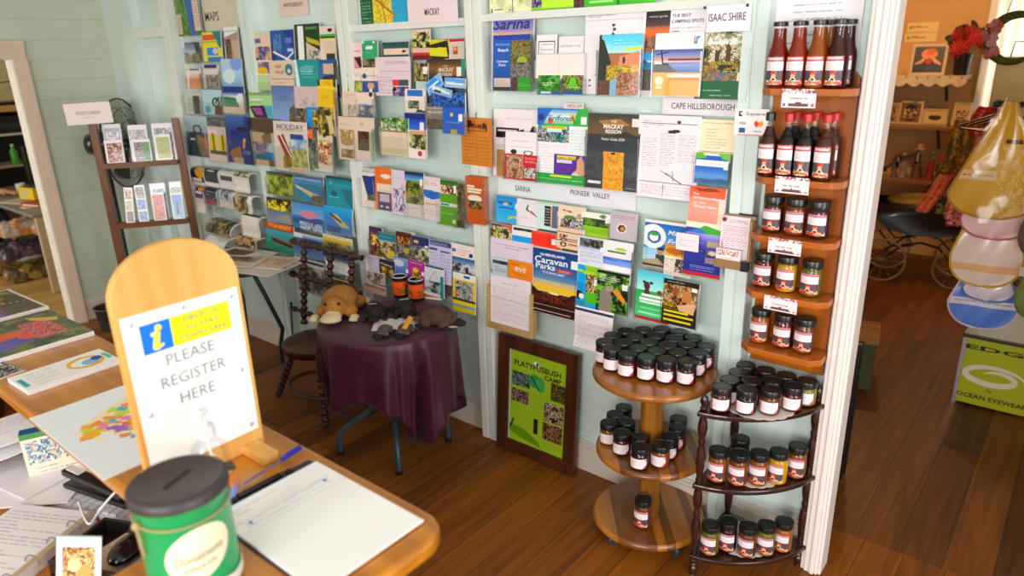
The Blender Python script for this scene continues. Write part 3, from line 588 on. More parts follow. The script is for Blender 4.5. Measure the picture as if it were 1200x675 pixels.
# ---- bay under the MACKAY sign
leaflet(None, 'map_poster', 423, -14, 482, 26, 2.285, '2f7a4c;r .0 0 .26 1 1c5a3c;t .03 .2 .22 .95 9 a8d0b0;p .26 0 .72 1 12 b8a830 d0c040 e0d468 c89c34;q .62 0 1 0 1 1 .66 1 3aa0c0;l .3 .3 .7 .8 .03 a07828;l .4 0 .5 1 .02 a07828', 'colourful town map standing on the rail beside the mackay sign', group='posters on the rail', lean=1, t=.003, cat='map')
A = 'D'
leaflet(A, 'leaflet', 408, 50, 425, 79, R1, 'e4ccc8;r 0 0 1 .55 e2cac6;r .15 .33 .85 .36 c06a78;q .45 .6 .9 .58 .95 1 .8 1 231c22;q .05 .6 .45 .6 .8 1 .1 1 d68a9c;r 0 .58 1 .6 b87a84', 'pale pink leaflet with black and pink photo, under the mackay map')
leaflet(A, 'leaflet', 424, 48, 443, 80, R1, '3a9a6c;r .3 .2 .7 .3 d8f0e0;t .3 .38 .7 .48 1 8ad0ac;p 0 .65 1 1 5 2c3a2c 5a5440 9a8870;r 0 0 .2 .1 cfe0d4;r .7 .02 .85 .1 e8f4f0', 'green leaflet with a white word, next to the pale pink one')
leaflet(A, 'brochure', 450, 50, 479, 70, R1, '26423c;g 0 0 1 .35 24484c 3a5a58;r .05 .36 1 .72 dcc8b4;e .82 .52 .08 .08 2c3c34;r .05 .76 1 1 2c5a44', 'dark green brochure with cream band, middle of the top row')
leaflet(A, 'leaflet', 484, 35, 504, 70, R1, 'd0b8a8;p .0 .1 1 .6 13 26281e 3c4028 a8a844 d8c8a8;r .1 .65 .9 .74 d8b0a8;r 0 .76 1 .86 b03c40;r 0 .86 1 1 6a2028;r .2 0 1 .1 dcc4bc', 'tall leaflet with black and lime photo and red foot, top row')
leaflet(A, 'leaflet', 505, 47, 526, 68, R1, 'c4bc24;q 0 .3 .9 0 1 .6 1 1 .9 1 .85 .45 0 .55 1e1c18;q 0 .45 .85 .4 .95 .9 0 .85 ccc428;r 0 .9 1 1 1e1c18', 'tilted black and lime leaflet right of the lime photo one', tilt=3)
leaflet(A, 'leaflet', 523, 46, 544, 69, R1, 'c8bcb4;r 0 .02 1 .14 b02c38;r .42 .36 .66 .75 a8443c;e .54 .5 .08 .1 e0a050;r .0 .14 1 .2 d8ccc4', 'grey leaflet with red top stripe and crest, end of the top row')
leaflet(A, 'leaflet', 405, 80, 425, 107, R2_, 'e6d4cc;r .02 .08 .25 .18 2c3834;r .02 .24 .2 .34 2c3834;t .25 .2 .9 .32 2 8a8084;p 0 .55 1 1 5 7a8030 a4a844 c4bc78', 'white leaflet with yellow-green field picture, second row')
leaflet(A, 'leaflet', 424, 79, 444, 108, R2_, 'e6d4cc;e .2 .35 .14 .1 1f5c78;t .3 .3 .9 .4 2 9a9498;g 0 .55 1 1 2a5c98 1c4a88;e .55 .75 .2 .14 d8a078;r .45 .85 .65 1 e0d4d0', 'white leaflet with a blue foot, second in the second row')
leaflet(A, 'brochure', 440, 67, 481, 113, R2_, 'dccad0;t .3 .1 .95 .2 2 5a4c58;r .15 .35 .95 .38 c0a8b0;t .1 .5 .5 .95 8 8a7c88;r .5 .58 .68 .74 d83c3c;r .68 .58 .95 .74 3c5a60;p .5 .75 .95 1 5 3a3468 5a4a80 8a70a0 c8a8b0;e .55 .83 .06 .05 1c2038', 'large white newsletter with a red and purple picture, second row')
leaflet(A, 'leaflet', 487, 74, 502, 105, R2_, '5a5444;p 0 0 1 .7 4 3a3830 6a6454 b09c4c;r .1 .7 .9 1 b4c8c0;r .6 .15 .95 .4 e4e0d8', 'small dark photo leaflet left of the sunset guide')
leaflet(A, 'magazine', 500, 68, 545, 122, R2_, '3c3028;g 0 0 1 .45 2c2624 7a5a38 3c342c;e .55 .28 .3 .12 8a6438;r .9 0 1 .4 2a8a78;r .78 .2 .9 .4 e8e0d8;p 0 .55 1 1 3 2c3038 3c4450 4a5a78', 'sunset covered region guide above the loose blue cards', [('THE', .5, .18, .12, .04, 'f0dcc4'), ('MACKAY', .52, .26, .38, .09, 'f4e6d4', 0, .02), ('REGION', .52, .36, .3, .07, 'f4e6d4', 0, .02)])
leaflet(A, 'leaflet', 503, 90, 521, 106, 2.225, '8ab4e0;q 0 .2 .6 0 1 .8 .4 1 4a90dc;r .2 .45 .8 .6 dfe8f2', 'loose tilted pale blue card in front of the sunset guide', tilt=-28, group='loose blue cards')
leaflet(A, 'leaflet', 523, 91, 545, 103, 2.222, 'a8c4e4;q 0 0 1 .1 1 .5 0 .4 6aa0dc;r .1 .5 .9 .7 e8eef4', 'loose flat pale blue card at the right of the sunset guide', tilt=3, group='loose blue cards')
leaflet(A, 'leaflet', 508, 102, 528, 112, 2.218, '86b0dc;q 0 0 1 .4 1 .7 0 .6 d8e4f0;e .3 .6 .2 .2 5a4840', 'loose blue card lying lowest left of the sunset guide', tilt=10, group='loose blue cards')
leaflet(A, 'leaflet', 508, 108, 545, 126, 2.22, '3468b0;p 0 0 1 1 8 20305c 2c5ca8 4a84cc 1c2438', 'wide deep blue leaflet under the loose blue cards')
leaflet(A, 'leaflet', 402, 107, 420, 137, R3, 'dcc8b8;t .2 .12 .85 .25 2 9a8a80;p .35 .5 .85 1 4 dcc8b8 c4b0a4 8a7c78', 'beige leaflet with grey sketch, third row left')
leaflet(A, 'leaflet', 419, 108, 438, 138, R3, 'e2d0c4;e .85 .08 .12 .08 2a2824;p .1 .5 1 .9 5 24344c 3c6c9c 7a5a44 c8b49c;r .1 .45 .7 .54 5a98c8;r 0 .9 1 1 4a5a68', 'white leaflet with blue picture, third row second')
leaflet(A, 'leaflet', 476, 104, 499, 132, R3, 'e6d8d2;r .1 .04 .85 .3 2f74b8;p .15 .5 .7 .85 4 2c3424 4a5c34 a0a890;q .6 .85 1 .95 1 1 .5 1 2c2a24', 'white leaflet with blue top block, third row')
leaflet(A, 'leaflet', 500, 125, 522, 152, 2.205, '80766c;r .05 0 1 .08 a49a90;t .15 .15 .95 .4 2 f0e8e0;p .1 .55 1 1 3 5a504a 70665c 3a3430', 'grey islands leaflet in the third row', [('ISLANDS', .55, .22, .75, .12, 'efe8e2')])
leaflet(A, 'leaflet', 520, 123, 545, 158, 2.2, '2c62b0;r 0 0 1 .08 1c4a90;e .4 .32 .08 .07 e0b03c;t .2 .55 .8 .62 1 a8c4e8;r .35 .85 .65 1 a89c60;r .7 .3 .88 .55 e8e8ec', 'royal blue leaflet with a small gold crest, third row right')
leaflet(A, 'leaflet', 396, 136, 418, 188, 2.195, 'd9c5b4;t .1 .14 .7 .2 1 5a4c48;r .08 .3 .92 .52 b49468;p .08 .3 .92 .52 3 8a6a44 b0905c d0b890;e .5 .58 .4 .1 a88854;p .1 .76 .92 .96 5 6a4c30 8a6a40 b0946a', 'cream leaflet with sepia crafts pictures, lower left under mackay')
leaflet(A, 'leaflet', 415, 137, 439, 189, 2.195, 'dac6b6;e .4 .16 .1 .05 c8b0a0;p .15 .33 .75 .78 7 2c1c18 4c2c22 6a4634;q .75 .35 1 .3 1 1 .85 1 a0a888;r .2 .8 .75 1 dccac4', 'cream leaflet with a dark brown photo, right of the sepia one')
leaflet(A, 'leaflet', 447, 137, 479, 184, 2.195, 'd9c7b2;p 0 0 1 .36 11 2c5a1c 4a8a2c 8ab84c 3a4c80 e0d0b0;r 0 .34 1 .38 8a7c70;r 0 .8 1 .95 c8bc98', 'leaflet with leafy green photos over a blank cream panel')
leaflet(A, 'leaflet', 474, 132, 500, 187, 2.2, 'dac6ba;r 0 0 1 .14 1c2c78;g 0 .14 1 .36 2048a8 3a70c0;r .1 .38 1 .46 c8a078;p .05 .46 1 .78 5 24281c 4a5030 8a8c54 c8c49c;r .7 .2 .9 .36 e8e4e4;q .05 .75 1 .82 1 1 0 1 e6d6d4;e .7 .88 .1 .06 a83048', 'leaflet with navy top and forest photo, fourth row middle')
# long shelf of seven
A = 'E'; Y5 = 2.235
leaflet(A, 'leaflet', 423, 196, 446, 245, Y5, 'ded6d0;r .02 .02 .9 .12 c8c0bc;q .05 .2 .85 .18 1 .7 .3 .7 23407c;p .3 .66 1 .85 3 3a4c34 5c6c4c 8a8070;r .15 .82 1 1 dccac4;t .1 .04 .85 .12 1 4a4448', 'white and navy leaflet, first of the long row of seven')
leaflet(A, 'leaflet', 439, 195, 460, 248, Y5-.009, 'd9762c;e .65 .2 .3 .05 e8dcd4;r .1 .38 1 .58 e4cfc0;r .15 .58 .95 1 4a2468;r .25 .62 .85 .8 c8bccc;e .35 .92 .08 .03 d8cce0;e .7 .92 .12 .03 d8cce0', 'orange leaflet with purple foot, second of the long row', [])
leaflet(A, 'leaflet', 457, 198, 478, 253, Y5, 'd6ccda;t .1 .16 .9 .2 1 a094b0;l .2 .9 .55 .4 .03 5a4c6c;l .45 .9 .6 .42 .04 4a3c58;l .8 .95 .65 .4 .03 5a4c6c;p .2 .42 .95 .62 5 d6ccda d6ccda a898b0 4a3c54;p .3 .75 .95 .95 6 d6ccda b0a0b8 4a3c54', 'lavender white leaflet with ink palm sketch, third of the long row')
leaflet(A, 'leaflet', 474, 200, 497, 256, Y5, 'd9cccc;r .0 0 1 .08 26304a;g 0 .08 1 .2 3068a4 7ab0d4;p .05 .2 1 .72 9 2c3c18 4c5c24 7a8a34 a88c4c;r .8 .15 .95 .28 e4e4e4;t .2 .8 .7 .84 1 5a5a60', 'green bush photo leaflet with navy top, fourth of the long row')
leaflet(A, 'leaflet', 495, 206, 516, 260, Y5, 'dfd1d1;t .1 .08 .85 .2 3 9a6c78;q .05 .3 1 .32 1 .46 .6 .52 .1 .46 2c6cb4;r .15 .6 .85 .64 e0a84c;t .1 .75 .9 .9 2 a09498', 'white leaflet with a blue arc, fifth of the long row')
leaflet(A, 'leaflet', 513, 210, 536, 266, Y5, '5c9428;g 0 0 1 .15 2c5c20 4a8024;p .0 .12 1 .3 7 3a2c20 8a4c34 d8b09c e0ccbc;r .05 .5 1 .58 d8dccc;r .15 .52 .6 .56 4a68a8;t .2 .7 .8 .76 1 d4e8b0;r .8 .1 .95 .26 e8ece0;r .75 .85 .92 .95 d0e0b8', 'bright green leaflet, sixth of the long row')
leaflet(A, 'leaflet', 533, 214, 545, 268, Y5, '4a4a34;p 0 0 1 1 9 2c3020 4a4c30 6a5c40 8a7468', 'narrow dark bush photo leaflet, last of the long row')
# low rack behind the little table
A = 'G'
leaflet(A, 'leaflet', 433, 264, 448, 285, 2.255, '3a1c44;r .1 .1 .8 .4 54305c', 'dark purple leaflet peeping over the back of the low rack')
leaflet(A, 'leaflet', 434, 272, 452, 304, 2.235, '6a4a38;p .1 .05 1 .6 5 3c2020 8a5a2c d0a048 e8cc80;p 0 .5 1 1 6 4a2c40 7a4c58 a87850', 'brown and gold festival leaflet, low rack top row')
leaflet(A, 'leaflet', 444, 271, 465, 305, 2.232, '2a7c88;r 0 0 1 .3 287884;t .1 .14 .8 .22 1 b8e0e0;r .0 .3 1 .36 9ab0a8;p 0 .36 1 1 8 3a3c2c 7a7048 b0985c c8b8a0;q .5 .7 .9 .7 .8 1 .5 1 c8b02c', 'teal headed leaflet, low rack top row')
leaflet(A, 'leaflet', 465, 270, 483, 300, 2.235, '3a2420;g 0 0 1 .25 5a3828 3a2420;p .1 .2 .9 .6 4 4a2c1c 8a5430 c88c50;p .1 .6 1 1 5 3a3c3c 6a6c68 a0a0a4;e .65 .82 .18 .14 c8b02c', 'dark brown leaflet with orange picture, low rack middle')
leaflet(A, 'leaflet', 470, 269, 486, 282, 2.258, 'e0d4d0;e .5 .5 .4 .4 5a2c38', 'white leaflet with a maroon arch behind the dark brown one')
leaflet(A, 'leaflet', 482, 275, 503, 309, 2.235, '24386c;e .3 .22 .14 .07 e0a83c;t .2 .36 .8 .42 1 b8c4dc;p 0 .45 1 1 6 3a4438 5c6450 a8a088 d8ccb8;r .75 .3 .95 .42 e0e0e4', 'navy leaflet with a gold shell, low rack top row')
leaflet(A, 'brochure', 500, 280, 529, 335, 2.232, 'c9c4dc;r 0 .0 1 .12 3a3f7c;t .05 .03 .9 .11 2 d0d0e8;r .05 .17 .45 .22 4a4c88;r .55 .2 .95 .25 4a4c88;t .05 .26 .45 .95 9 54548a;t .55 .28 .95 .95 9 54548a', 'pale purple fact sheet in two columns, low rack')
leaflet('H', 'brochure', 527, 284, 556, 345, 2.24, '5c5048;r 0 0 1 .28 e8dcd8;r .1 .1 .25 .17 2f6cb0;e .85 .2 .08 .05 24487c;t .3 .08 .85 .25 3 d85040;g 0 .3 1 .42 3a68a4 8aa0b8;p 0 .4 1 .72 6 3c3c40 7a7c80 c8ccd0;r 0 .74 1 .82 a83038;p 0 .82 1 1 4 4c3430 7c5040', 'white headed brochure with houses and red stripe, beside the post')
leaflet('H', 'brochure', 531, 318, 557, 370, 2.215, 'd4c03c;r .0 0 1 .16 e8e4d8;r .5 .05 .75 .11 2c5ca8;r .1 .2 .9 .66 3a78b0;p .1 .2 .9 .66 7 c03c34 3a9cc8 58a85c e8d0b0 2c3c6c;r .0 .66 1 .72 3a3c40;r .1 .72 .9 .82 d8c02c;r .0 .82 1 .88 7aa0b0', 'yellow and blue brochure below the houses one, beside the post')
leaflet(A, 'leaflet', 429, 297, 451, 335, 2.21, 'd8ccd0;q .1 .1 .8 .0 1 .5 .2 .6 c4bccc;t .15 .2 .7 .35 2 5a4c78;p 0 .6 1 1 4 5a4c48 a0908c c8b8b0', 'white curling leaflet, low rack front row left')
leaflet(A, 'leaflet', 446, 302, 463, 324, 2.208, '2c2c38;l .1 .3 .8 .4 .06 a8a4b4;p .1 .5 .9 1 5 3a3020 8a7030 c8a848', 'black leaflet with yellow picture, low rack front row')
leaflet(A, 'leaflet', 461, 300, 481, 334, 2.208, '6a80bc;g 0 0 1 1 8a9cc8 5c78b8 4464a8;e .35 .2 .3 .15 c8ccdc;e .5 .75 .12 .06 dce4f0;r .75 .4 .95 .55 e8e8ec', 'periwinkle blue leaflet, low rack front row')
leaflet(A, 'leaflet', 479, 303, 498, 340, 2.206, 'a83c8c;t .1 .06 .9 .16 1 f0d4e4;e .45 .35 .18 .09 d8b42c;r .25 .45 .7 .65 3c3018;p .25 .45 .75 .68 4 3c3018 8a7020 c8a828;r .8 .35 .98 .5 e8dce4', 'magenta leaflet with a yellow figure, low rack front row')
leaflet(A, 'leaflet', 496, 309, 520, 350, 2.206, 'd4d4d8;r 0 0 1 .05 3a3c58;l .3 .5 .6 .15 .02 8c8c98;l .6 .15 .75 .45 .02 8c8c98;p .0 .5 1 .9 5 3a4044 8a9498 c4ccd0;r .85 .3 1 1 3c8490', 'white leaflet with line drawing and boats, low rack front right')
leaflet(A, 'leaflet', 429, 330, 452, 348, 2.195, 'd4b0a4;t .1 .3 .9 .7 2 a87c70;q 0 0 1 .2 1 .4 0 .3 8a7c78', 'pinkish leaflet lying low behind the dark plush animals')
# ---- wide bay: upper row
leaflet(None, 'map_poster', 576, -16, 623, 13, 2.285, 'dfe0c4;p 0 0 1 1 14 e6e6cc dce0b8 d0d8a0 c8c8b0;r .55 0 .57 1 5a5c4c;l 0 .85 .5 .9 .01 6a6c5c;e .3 .4 .05 .06 c8bc3c;e .75 .6 .05 .06 a8b844;r .03 .8 .08 .95 6a7068', 'pale green folded map at the left end of the top rail', group='posters on the rail', lean=1, t=.003, cat='map')
leaflet(None, 'poster', 622, -20, 672, 11, 2.285, '8fc02c;r 0 .0 .03 1 4a8a20;r .05 .3 .3 .85 5a4c58;p .05 .3 .3 .85 4 3a3440 6c6080 a898b8;r .3 0 1 .9 b4d84c;r .35 .55 .95 .6 d8ecb0;r 0 .92 1 1 5a9820', 'lime green poster with small grey photo on the top rail', group='posters on the rail', lean=1, t=.003)
leaflet(None, 'poster', 675, -24, 768, 7, 2.285, '3f9c2c;p 0 .3 .14 1 4 4a2c34 7a4450 2c3c20;r .15 0 1 1 4aa830;r .55 .4 .58 1 24702c;r .5 0 1 .55 6cc03c;r .2 .7 .5 .78 a4dc84;r .86 0 1 1 5cb030', 'wide bright green poster at the right end of the top rail', group='posters on the rail', lean=1, t=.003)
RES = .0026
leaflet('S', 'brochure', 576, 19, 623, 107, 2.262, '4a5c94;g 0 0 1 .22 7468b8 8a84c0 a898b8;r 0 .22 1 .27 c8a898;g 0 .25 1 .33 2a4a98 3a50a0;r .06 .32 .48 .85 1f62ac;g .06 .66 .48 .85 1f62ac 14508c;p .48 .33 1 .66 8 5a4c30 7a7440 9a9850 6a5c4c;e .75 .6 .12 .06 a8b02c;p .48 .62 1 .85 15 4a4448 7a7078 a89c98 5a6440;r .06 .83 .48 .95 d0c4b8;t .1 .86 .45 .93 3 7a6c64;r .06 .95 .48 1 4a3c38;r .52 .82 1 1 3a9430;p .5 .82 .66 1 4 3a2c2c 6c5044;t .66 .88 .95 .94 2 a8dc98;r 0 0 .02 1 d8d4e0', 'blue and purple sarina brochure at the top left of the wide bay', [('Sarina', .48, .11, .9, .15, '1c3878', .25, .02), ('Armstrong', .27, .38, .36, .05, 'a8c8f0', .2), ('Beach', .29, .45, .26, .045, 'f0f4f8', 0, .02), ('Caravan', .27, .6, .28, .035, 'f0f4f8', 0, .02), ('Park', .27, .65, .18, .035, 'f0f4f8', 0, .02)], t=.01, res=RES)
leaflet('S', 'card', 631, 41, 652, 66, 2.272, 'e8e2e0;r .08 .28 .92 .3 3a3638;r .08 .28 .12 .95 3a3638;r .88 .28 .92 .95 3a3638;t .2 .4 .8 .9 4 4a4648', 'small white card with a black ruled box, behind the clear double pocket', group='cards in the double pocket')
leaflet('S', 'card', 657, 43, 683, 66, 2.272, 'e2dcde;t .1 .4 .9 .55 2 9a94a0;r 0 .92 1 1 5a5458', 'plain white card with faint grey words, right of the ruled one', group='cards in the double pocket')
leaflet('S', 'carton', 630, 63, 683, 92, 2.25, 'e6ddd8;r 0 0 1 .03 cfc4c0;r .5 .05 .51 1 d8cec8', 'blank white display carton in the double pocket', group='cards in the double pocket', t=.016)
leaflet('S', 'card', 633, 88, 656, 111, 2.243, '2f7a24;p 0 0 1 .8 6 1f5c1c 2f7c24 5ca03c;r 0 .82 1 1 1c5c94;r .1 .85 .6 .95 c8dcec;t .2 .3 .8 .6 2 e0f0d8', 'green business card under the blank carton, left one', group='cards in the double pocket')
leaflet('S', 'card', 661, 88, 683, 111, 2.243, '4a5c24;p 0 0 1 .8 9 3a3c1c 5a6c24 8ca83c 6a5030;q .4 .1 .6 .1 .75 .6 .25 .6 6cb02c;r 0 .82 1 1 1c5c94;t .2 .55 .8 .7 1 d8e8c0', 'green and brown business card under the blank carton, right one', group='cards in the double pocket')
leaflet('S', 'sheet', 686, 14, 749, 111, 2.268, 'e9e0e4;t .05 .04 .55 .08 2 6a6468;r .0 .1 1 .105 c8bcc4;l .5 .16 .48 .34 .012 3a3438;e .5 .17 .03 .015 2c282c;e .52 .22 .03 .015 2c282c;e .5 .28 .03 .015 2c282c;l .1 .76 .35 .77 .005 7a7478;e .12 .83 .02 .01 3c3840;e .12 .9 .02 .01 3c3840', 'white printed sheet standing behind the red rock canyon magazine', t=.003, res=RES)
leaflet('S', 'magazine', 703, 41, 749, 112, 2.24, 'a87050;g 0 0 1 .3 5ac0e0 8ad4e4 b8dcd8;r 0 0 .06 .05 2c3830;q 0 .02 .12 .1 .3 .45 .2 .8 0 .95 2c3424;r .3 .06 1 .18 6cc8e4;t .35 .08 .95 .16 2 e8f4f4;q .6 .24 .98 .2 .98 .24 .62 .28 c8d82c;q .5 .36 1 .26 1 .6 .45 .62 d89078;p .2 .5 1 .75 8 6a7828 c8a02c e0c048 a8843c;q .3 .75 .7 .7 .5 1 .2 1 8ab8d0;p .45 .62 1 1 12 8a5038 b07858 d0a088 6a6438;p 0 .75 .3 1 4 5a3428 8a5c44 3c3428;e .6 .42 .035 .06 2a4058', 'bright canyon cover magazine with red rocks and blue sky', t=.008, res=RES)
leaflet('S', 'magazine', 754, 11, 820, 112, 2.262, 'ece4ec;g .04 .03 .44 .2 2c2428 3c3038 5a4440;g .04 .2 .44 .34 8a6058 e87830 b06848;p .04 .32 .44 .5 5 5c4438 7c5c48 9c7c68;g .04 .5 .44 .6 3ca0dc 5ab0dc;h .04 .58 .44 .72 5 3c5c68;g .04 .62 .44 .7 2c7ca0 3c8cb0;p .04 .7 .44 .95 7 4c4c48 706c60 5a5a54;r 0 .96 1 1 d8ccd0;t .48 .22 .95 .24 1 6a5c78;r .48 .26 .6 .27 5a4c68', 'white camping spots magazine with a sunset strip', [('THE BEST', .62, .09, .3, .035, '5c4a74', 0, .01), ('CAMPING SPOTS', .72, .155, .5, .038, '5c4a74', 0, .01), ('visitor guide', .25, .09, .3, .03, 'f0e8e8')], t=.008, res=RES)
leaflet('S', 'brochure', 769, 39, 819, 113, 2.238, 'e8e4e0;r 0 0 1 .26 ece8e8;q .8 .06 .84 .06 .84 .18 .8 .18 c07c3c;q .84 .18 .85 .06 .95 .06 .92 .09 .88 .1 .88 .18 2c8cc0;g 0 .26 1 .44 4a5ca0 8a90b8 e0a888;l .15 .28 .2 .55 .03 2c2428;l .05 .34 .3 .3 .02 2c2428;r .3 .4 1 .44 8a4c44;g .2 .45 1 .62 a8a4c8 6c84b8 3c5c9c;q 0 .5 .3 .48 .5 .62 0 .64 3a3030;r 0 .62 1 1 e0a020;r .3 .65 1 .7 ece0d8;r .35 .72 1 .75 c87c24;e .14 .76 .09 .07 f0e0c0;r .08 .84 .2 .88 f0e0c0;t .3 .88 .95 .94 2 b07c18', 'orange footed brochure with a lake at dusk in front of the camping magazine', t=.008, res=RES)
leaflet('S', 'magazine', 820, 37, 875, 117, 2.25, '3c5c38;g 0 0 1 .1 6c4838 4c5c30;p 0 0 1 .6 21 3c3c28 6a6c44 a8a080 e0dccc c4b49c;p .2 .05 .9 .2 11 8a8c70 c8c4b0 f0ece4;r .33 .27 .42 .5 4a3c34;r .53 .25 .63 .46 5a3c28;e .38 .25 .04 .03 c8b098;e .58 .23 .04 .03 5a4030;p 0 .45 1 .62 31 5a4830 8a6c48 a89c3c 2c2820;r 0 .6 1 .73 8c6844;p .0 .6 .8 .73 5 3c6c8c 8c6844 a88058 5c5c38;r .78 .6 1 .73 e4d8cc;r 0 .73 1 1 125c3c;t .15 .85 .85 .88 1 d8ecdc;t .3 .94 .7 .96 1 d8ecdc', 'green footed bushwalkers magazine below the isaac shire sign', t=.008, res=RES)
# ---- wide bay: second row
leaflet('V1', 'sheet', 578, 127, 628, 211, 2.275, 'e6dce0;t .3 .12 .9 .16 1 8a8488;r .06 .27 .6 .42 1c1a1c;r .1 .3 .55 .33 d8d0d4;q .6 .3 .7 .28 .75 .42 .9 .22 .95 .3 .85 .5 .62 .5 1c1a1c;e .92 .25 .03 .02 3a3638;t .1 .52 .35 .58 2 9a9498;r .08 .6 .4 1 b48a5c', 'white sheet with a bold black print behind the red flyer', t=.003, res=RES)
leaflet('V1', 'flyer', 594, 153, 628, 184, 2.255, 'e9dfe2;t .25 .35 .8 .45 1 6a6468;t .2 .6 .9 .68 1 8a8488;e .28 .85 .1 .1 26242a;o .75 .87 .15 .1 .3 5a5658', 'small white flyer with black logos above the red flyer', t=.003, res=RES)
leaflet('V1', 'flyer', 593, 179, 629, 213, 2.245, 'b0242c;p .05 .04 .58 .95 9 6a4c3c a87854 d8b898 8a9c84 c05040;r .62 .1 .95 .18 d86c70;t .64 .2 .95 .3 2 f0d0d0;r .62 .5 .95 .9 c8c4c0;p .62 .5 .95 .9 5 c8c4c0 dcd8d4 4c484c', 'red flyer with a shop photo, lower part of the first clear pocket', t=.004, res=RES)
leaflet('V2', 'poster', 629, 126, 686, 219, 2.262, 'e8e2e6;g 0 0 1 .22 2c7cc0 e4f0e8 3ca858;q 0 0 .3 0 .12 .22 0 .22 2470bc;q .8 0 1 0 1 .22 .7 .22 38a04c;e .08 .12 .06 .05 3a3c78;r .86 .1 .97 .2 e0f0e4;e .27 .17 .05 .04 d8542c;e .7 .12 .05 .06 d8b82c;l .7 .1 .75 .18 .03 5c7c34;r .02 .22 .65 .45 1c8c98;p .02 .29 .65 .45 13 2c4c44 3c98a4 6a5448 d8d0cc 2c2c2c;r .2 .27 .5 .31 d0e8e8;r .1 .23 .6 .27 d8cc38;t .7 .26 .98 .62 9 b4bcc4;r .65 .24 1 .64 e0e8ea;t .68 .26 .97 .62 9 a8b0bc;t .05 .48 .6 .54 2 c8b8c8;t .05 .58 .35 .86 7 b8a4cc;r .37 .6 1 .87 5a2c8c;r .42 .62 .8 .665 d8cc3c;r .42 .67 .72 .71 d8ccdc;t .4 .74 .7 .85 4 8a64b0;q .82 .66 .9 .6 .95 .68 .98 .85 .8 .9 .72 .85 .82 .78 c8a080;q .55 .95 .8 .82 .95 .9 .62 .97 d8c8bc;r 0 .87 1 1 2c9448;r .3 .88 .72 .91 c8cc3c;t .05 .93 .95 .96 1 e4f4e8', 'green and blue bird forest poster with a kangaroo on purple', [('Birdforest', .47, .125, .5, .075, '2c7ca8', .2, .015), ('Tropical Encounters', .33, .248, .44, .03, '8a3c20'), ('Breakfast with the', .62, .643, .4, .028, '8a3c20')], t=.004, res=RES)
leaflet('V3', 'magazine', 689, 132, 746, 226, 2.255, '3a3838;g 0 0 1 .27 3c3830 5c4c34 6a5434;q .2 .1 .6 .06 .8 .14 .4 .2 9c743c;q .45 .28 .75 .22 1 .3 1 .34 .45 .34 2c2624;g 0 .3 1 .5 34363c 2c3038 3a3c44;g 0 .5 1 1 46464a 3c3c42 343438;q .33 .5 .72 .5 .74 1 .34 1 d8901c;p .35 .5 .72 1 17 c8801c e0a02c f0bc44 d89020;r .48 .5 .56 .53 2c2418;r .84 .06 .96 .16 dcd8d4;p 0 .55 .33 1 8 3a3c42 46484e 505058;p .74 .55 1 1 8 3a3c42 46484e 505058;r .05 .9 .3 .93 e8e4e4;t .78 .95 .98 .97 1 d8d4d4', 'large dark sunset magazine over the sea, middle of the wide bay', [('THE', .5, .1, .1, .03, 'f8f0e8', 0, .01), ('MACKAY', .5, .165, .38, .06, 'f8f0e8', 0, .025), ('REGION', .5, .23, .3, .05, 'f8f0e8', 0, .025), ('Visitor Guide 2024', .5, .33, .44, .035, 'f8f0e8', .2, .01)], t=.012, res=RES)
leaflet('V4', 'fact_sheet', 750, 134, 815, 237, 2.262, 'e8dde2;t .08 .05 .4 .08 1 8a8088;t .08 .1 .42 .15 2 6a6068;e .66 .07 .03 .02 4a4448;r .05 .09 .95 .092 6a6468;q .48 .18 .62 .16 .7 .17 .66 .2 .5 .21 1e1a1e;t .08 .27 .32 .62 14 8a8088;t .38 .2 .62 .6 16 8a8088;t .68 .22 .95 .55 14 8a8088;l .4 .66 .75 .8 .012 3c363c;l .45 .68 .6 .72 .01 5a5458;l .6 .66 .62 .78 .01 5a5458;r .05 .8 .95 .803 6a6468;t .08 .84 .92 .96 6 9a9098;r .45 .82 .46 .97 6a6468', 'white three column fact sheet with a black bird, below the hillsborough sign', t=.004, res=RES, lean=2)
leaflet('V5', 'menu', 823, 139, 860, 181, 2.268, 'e6d8bc;t .1 .06 .9 .14 1 4a3c2c;t .2 .25 .8 .9 7 7a6a54;r 0 .95 1 .98 8a7a60', 'cream menu card with brown writing, above the blue reef leaflet', t=.004, res=RES, group='leaflets in the wall racks')
leaflet('V5', 'leaflet', 817, 178, 852, 218, 2.25, '2c5cb0;r 0 0 1 .08 d0e0d0;q 0 0 .2 0 .35 .14 .1 .2 0 .18 5ca83c;q .65 0 1 0 1 .2 .8 .16 6cb43c;r .02 .22 1 .42 e4e8ec;t .25 .3 .9 .36 1 6c9cb4;g 0 .44 1 1 2c64bc 6c9cd0 2c6cb0;h 0 .8 1 .95 3 3c6480;r .85 .28 1 .5 e8ecee', 'blue reef leaflet with green leaves, middle of the narrow right column', t=.008, res=RES)
leaflet('V5', 'leaflet', 810, 217, 847, 264, 2.235, 'e08a70;g 0 0 1 .3 e0603c e4704c;q .1 .05 .7 .02 .9 .1 .3 .14 8a3c28;g 0 .35 1 1 e89480 e4a090 d89484;r .85 .3 1 1 ecd0c4', 'orange red leaflet with white headline, foot of the narrow right column', [('The', .18, .2, .18, .07, 'f8e8e4', 0, .02), ('Whitsundays', .5, .32, .8, .1, 'f8e8e4', 0, .03), ('on the', .3, .44, .34, .07, 'f8e8e4', 0, .02), ('Whats Here', .46, .55, .66, .09, 'f8e8e4', 0, .03)], t=.012, res=RES)
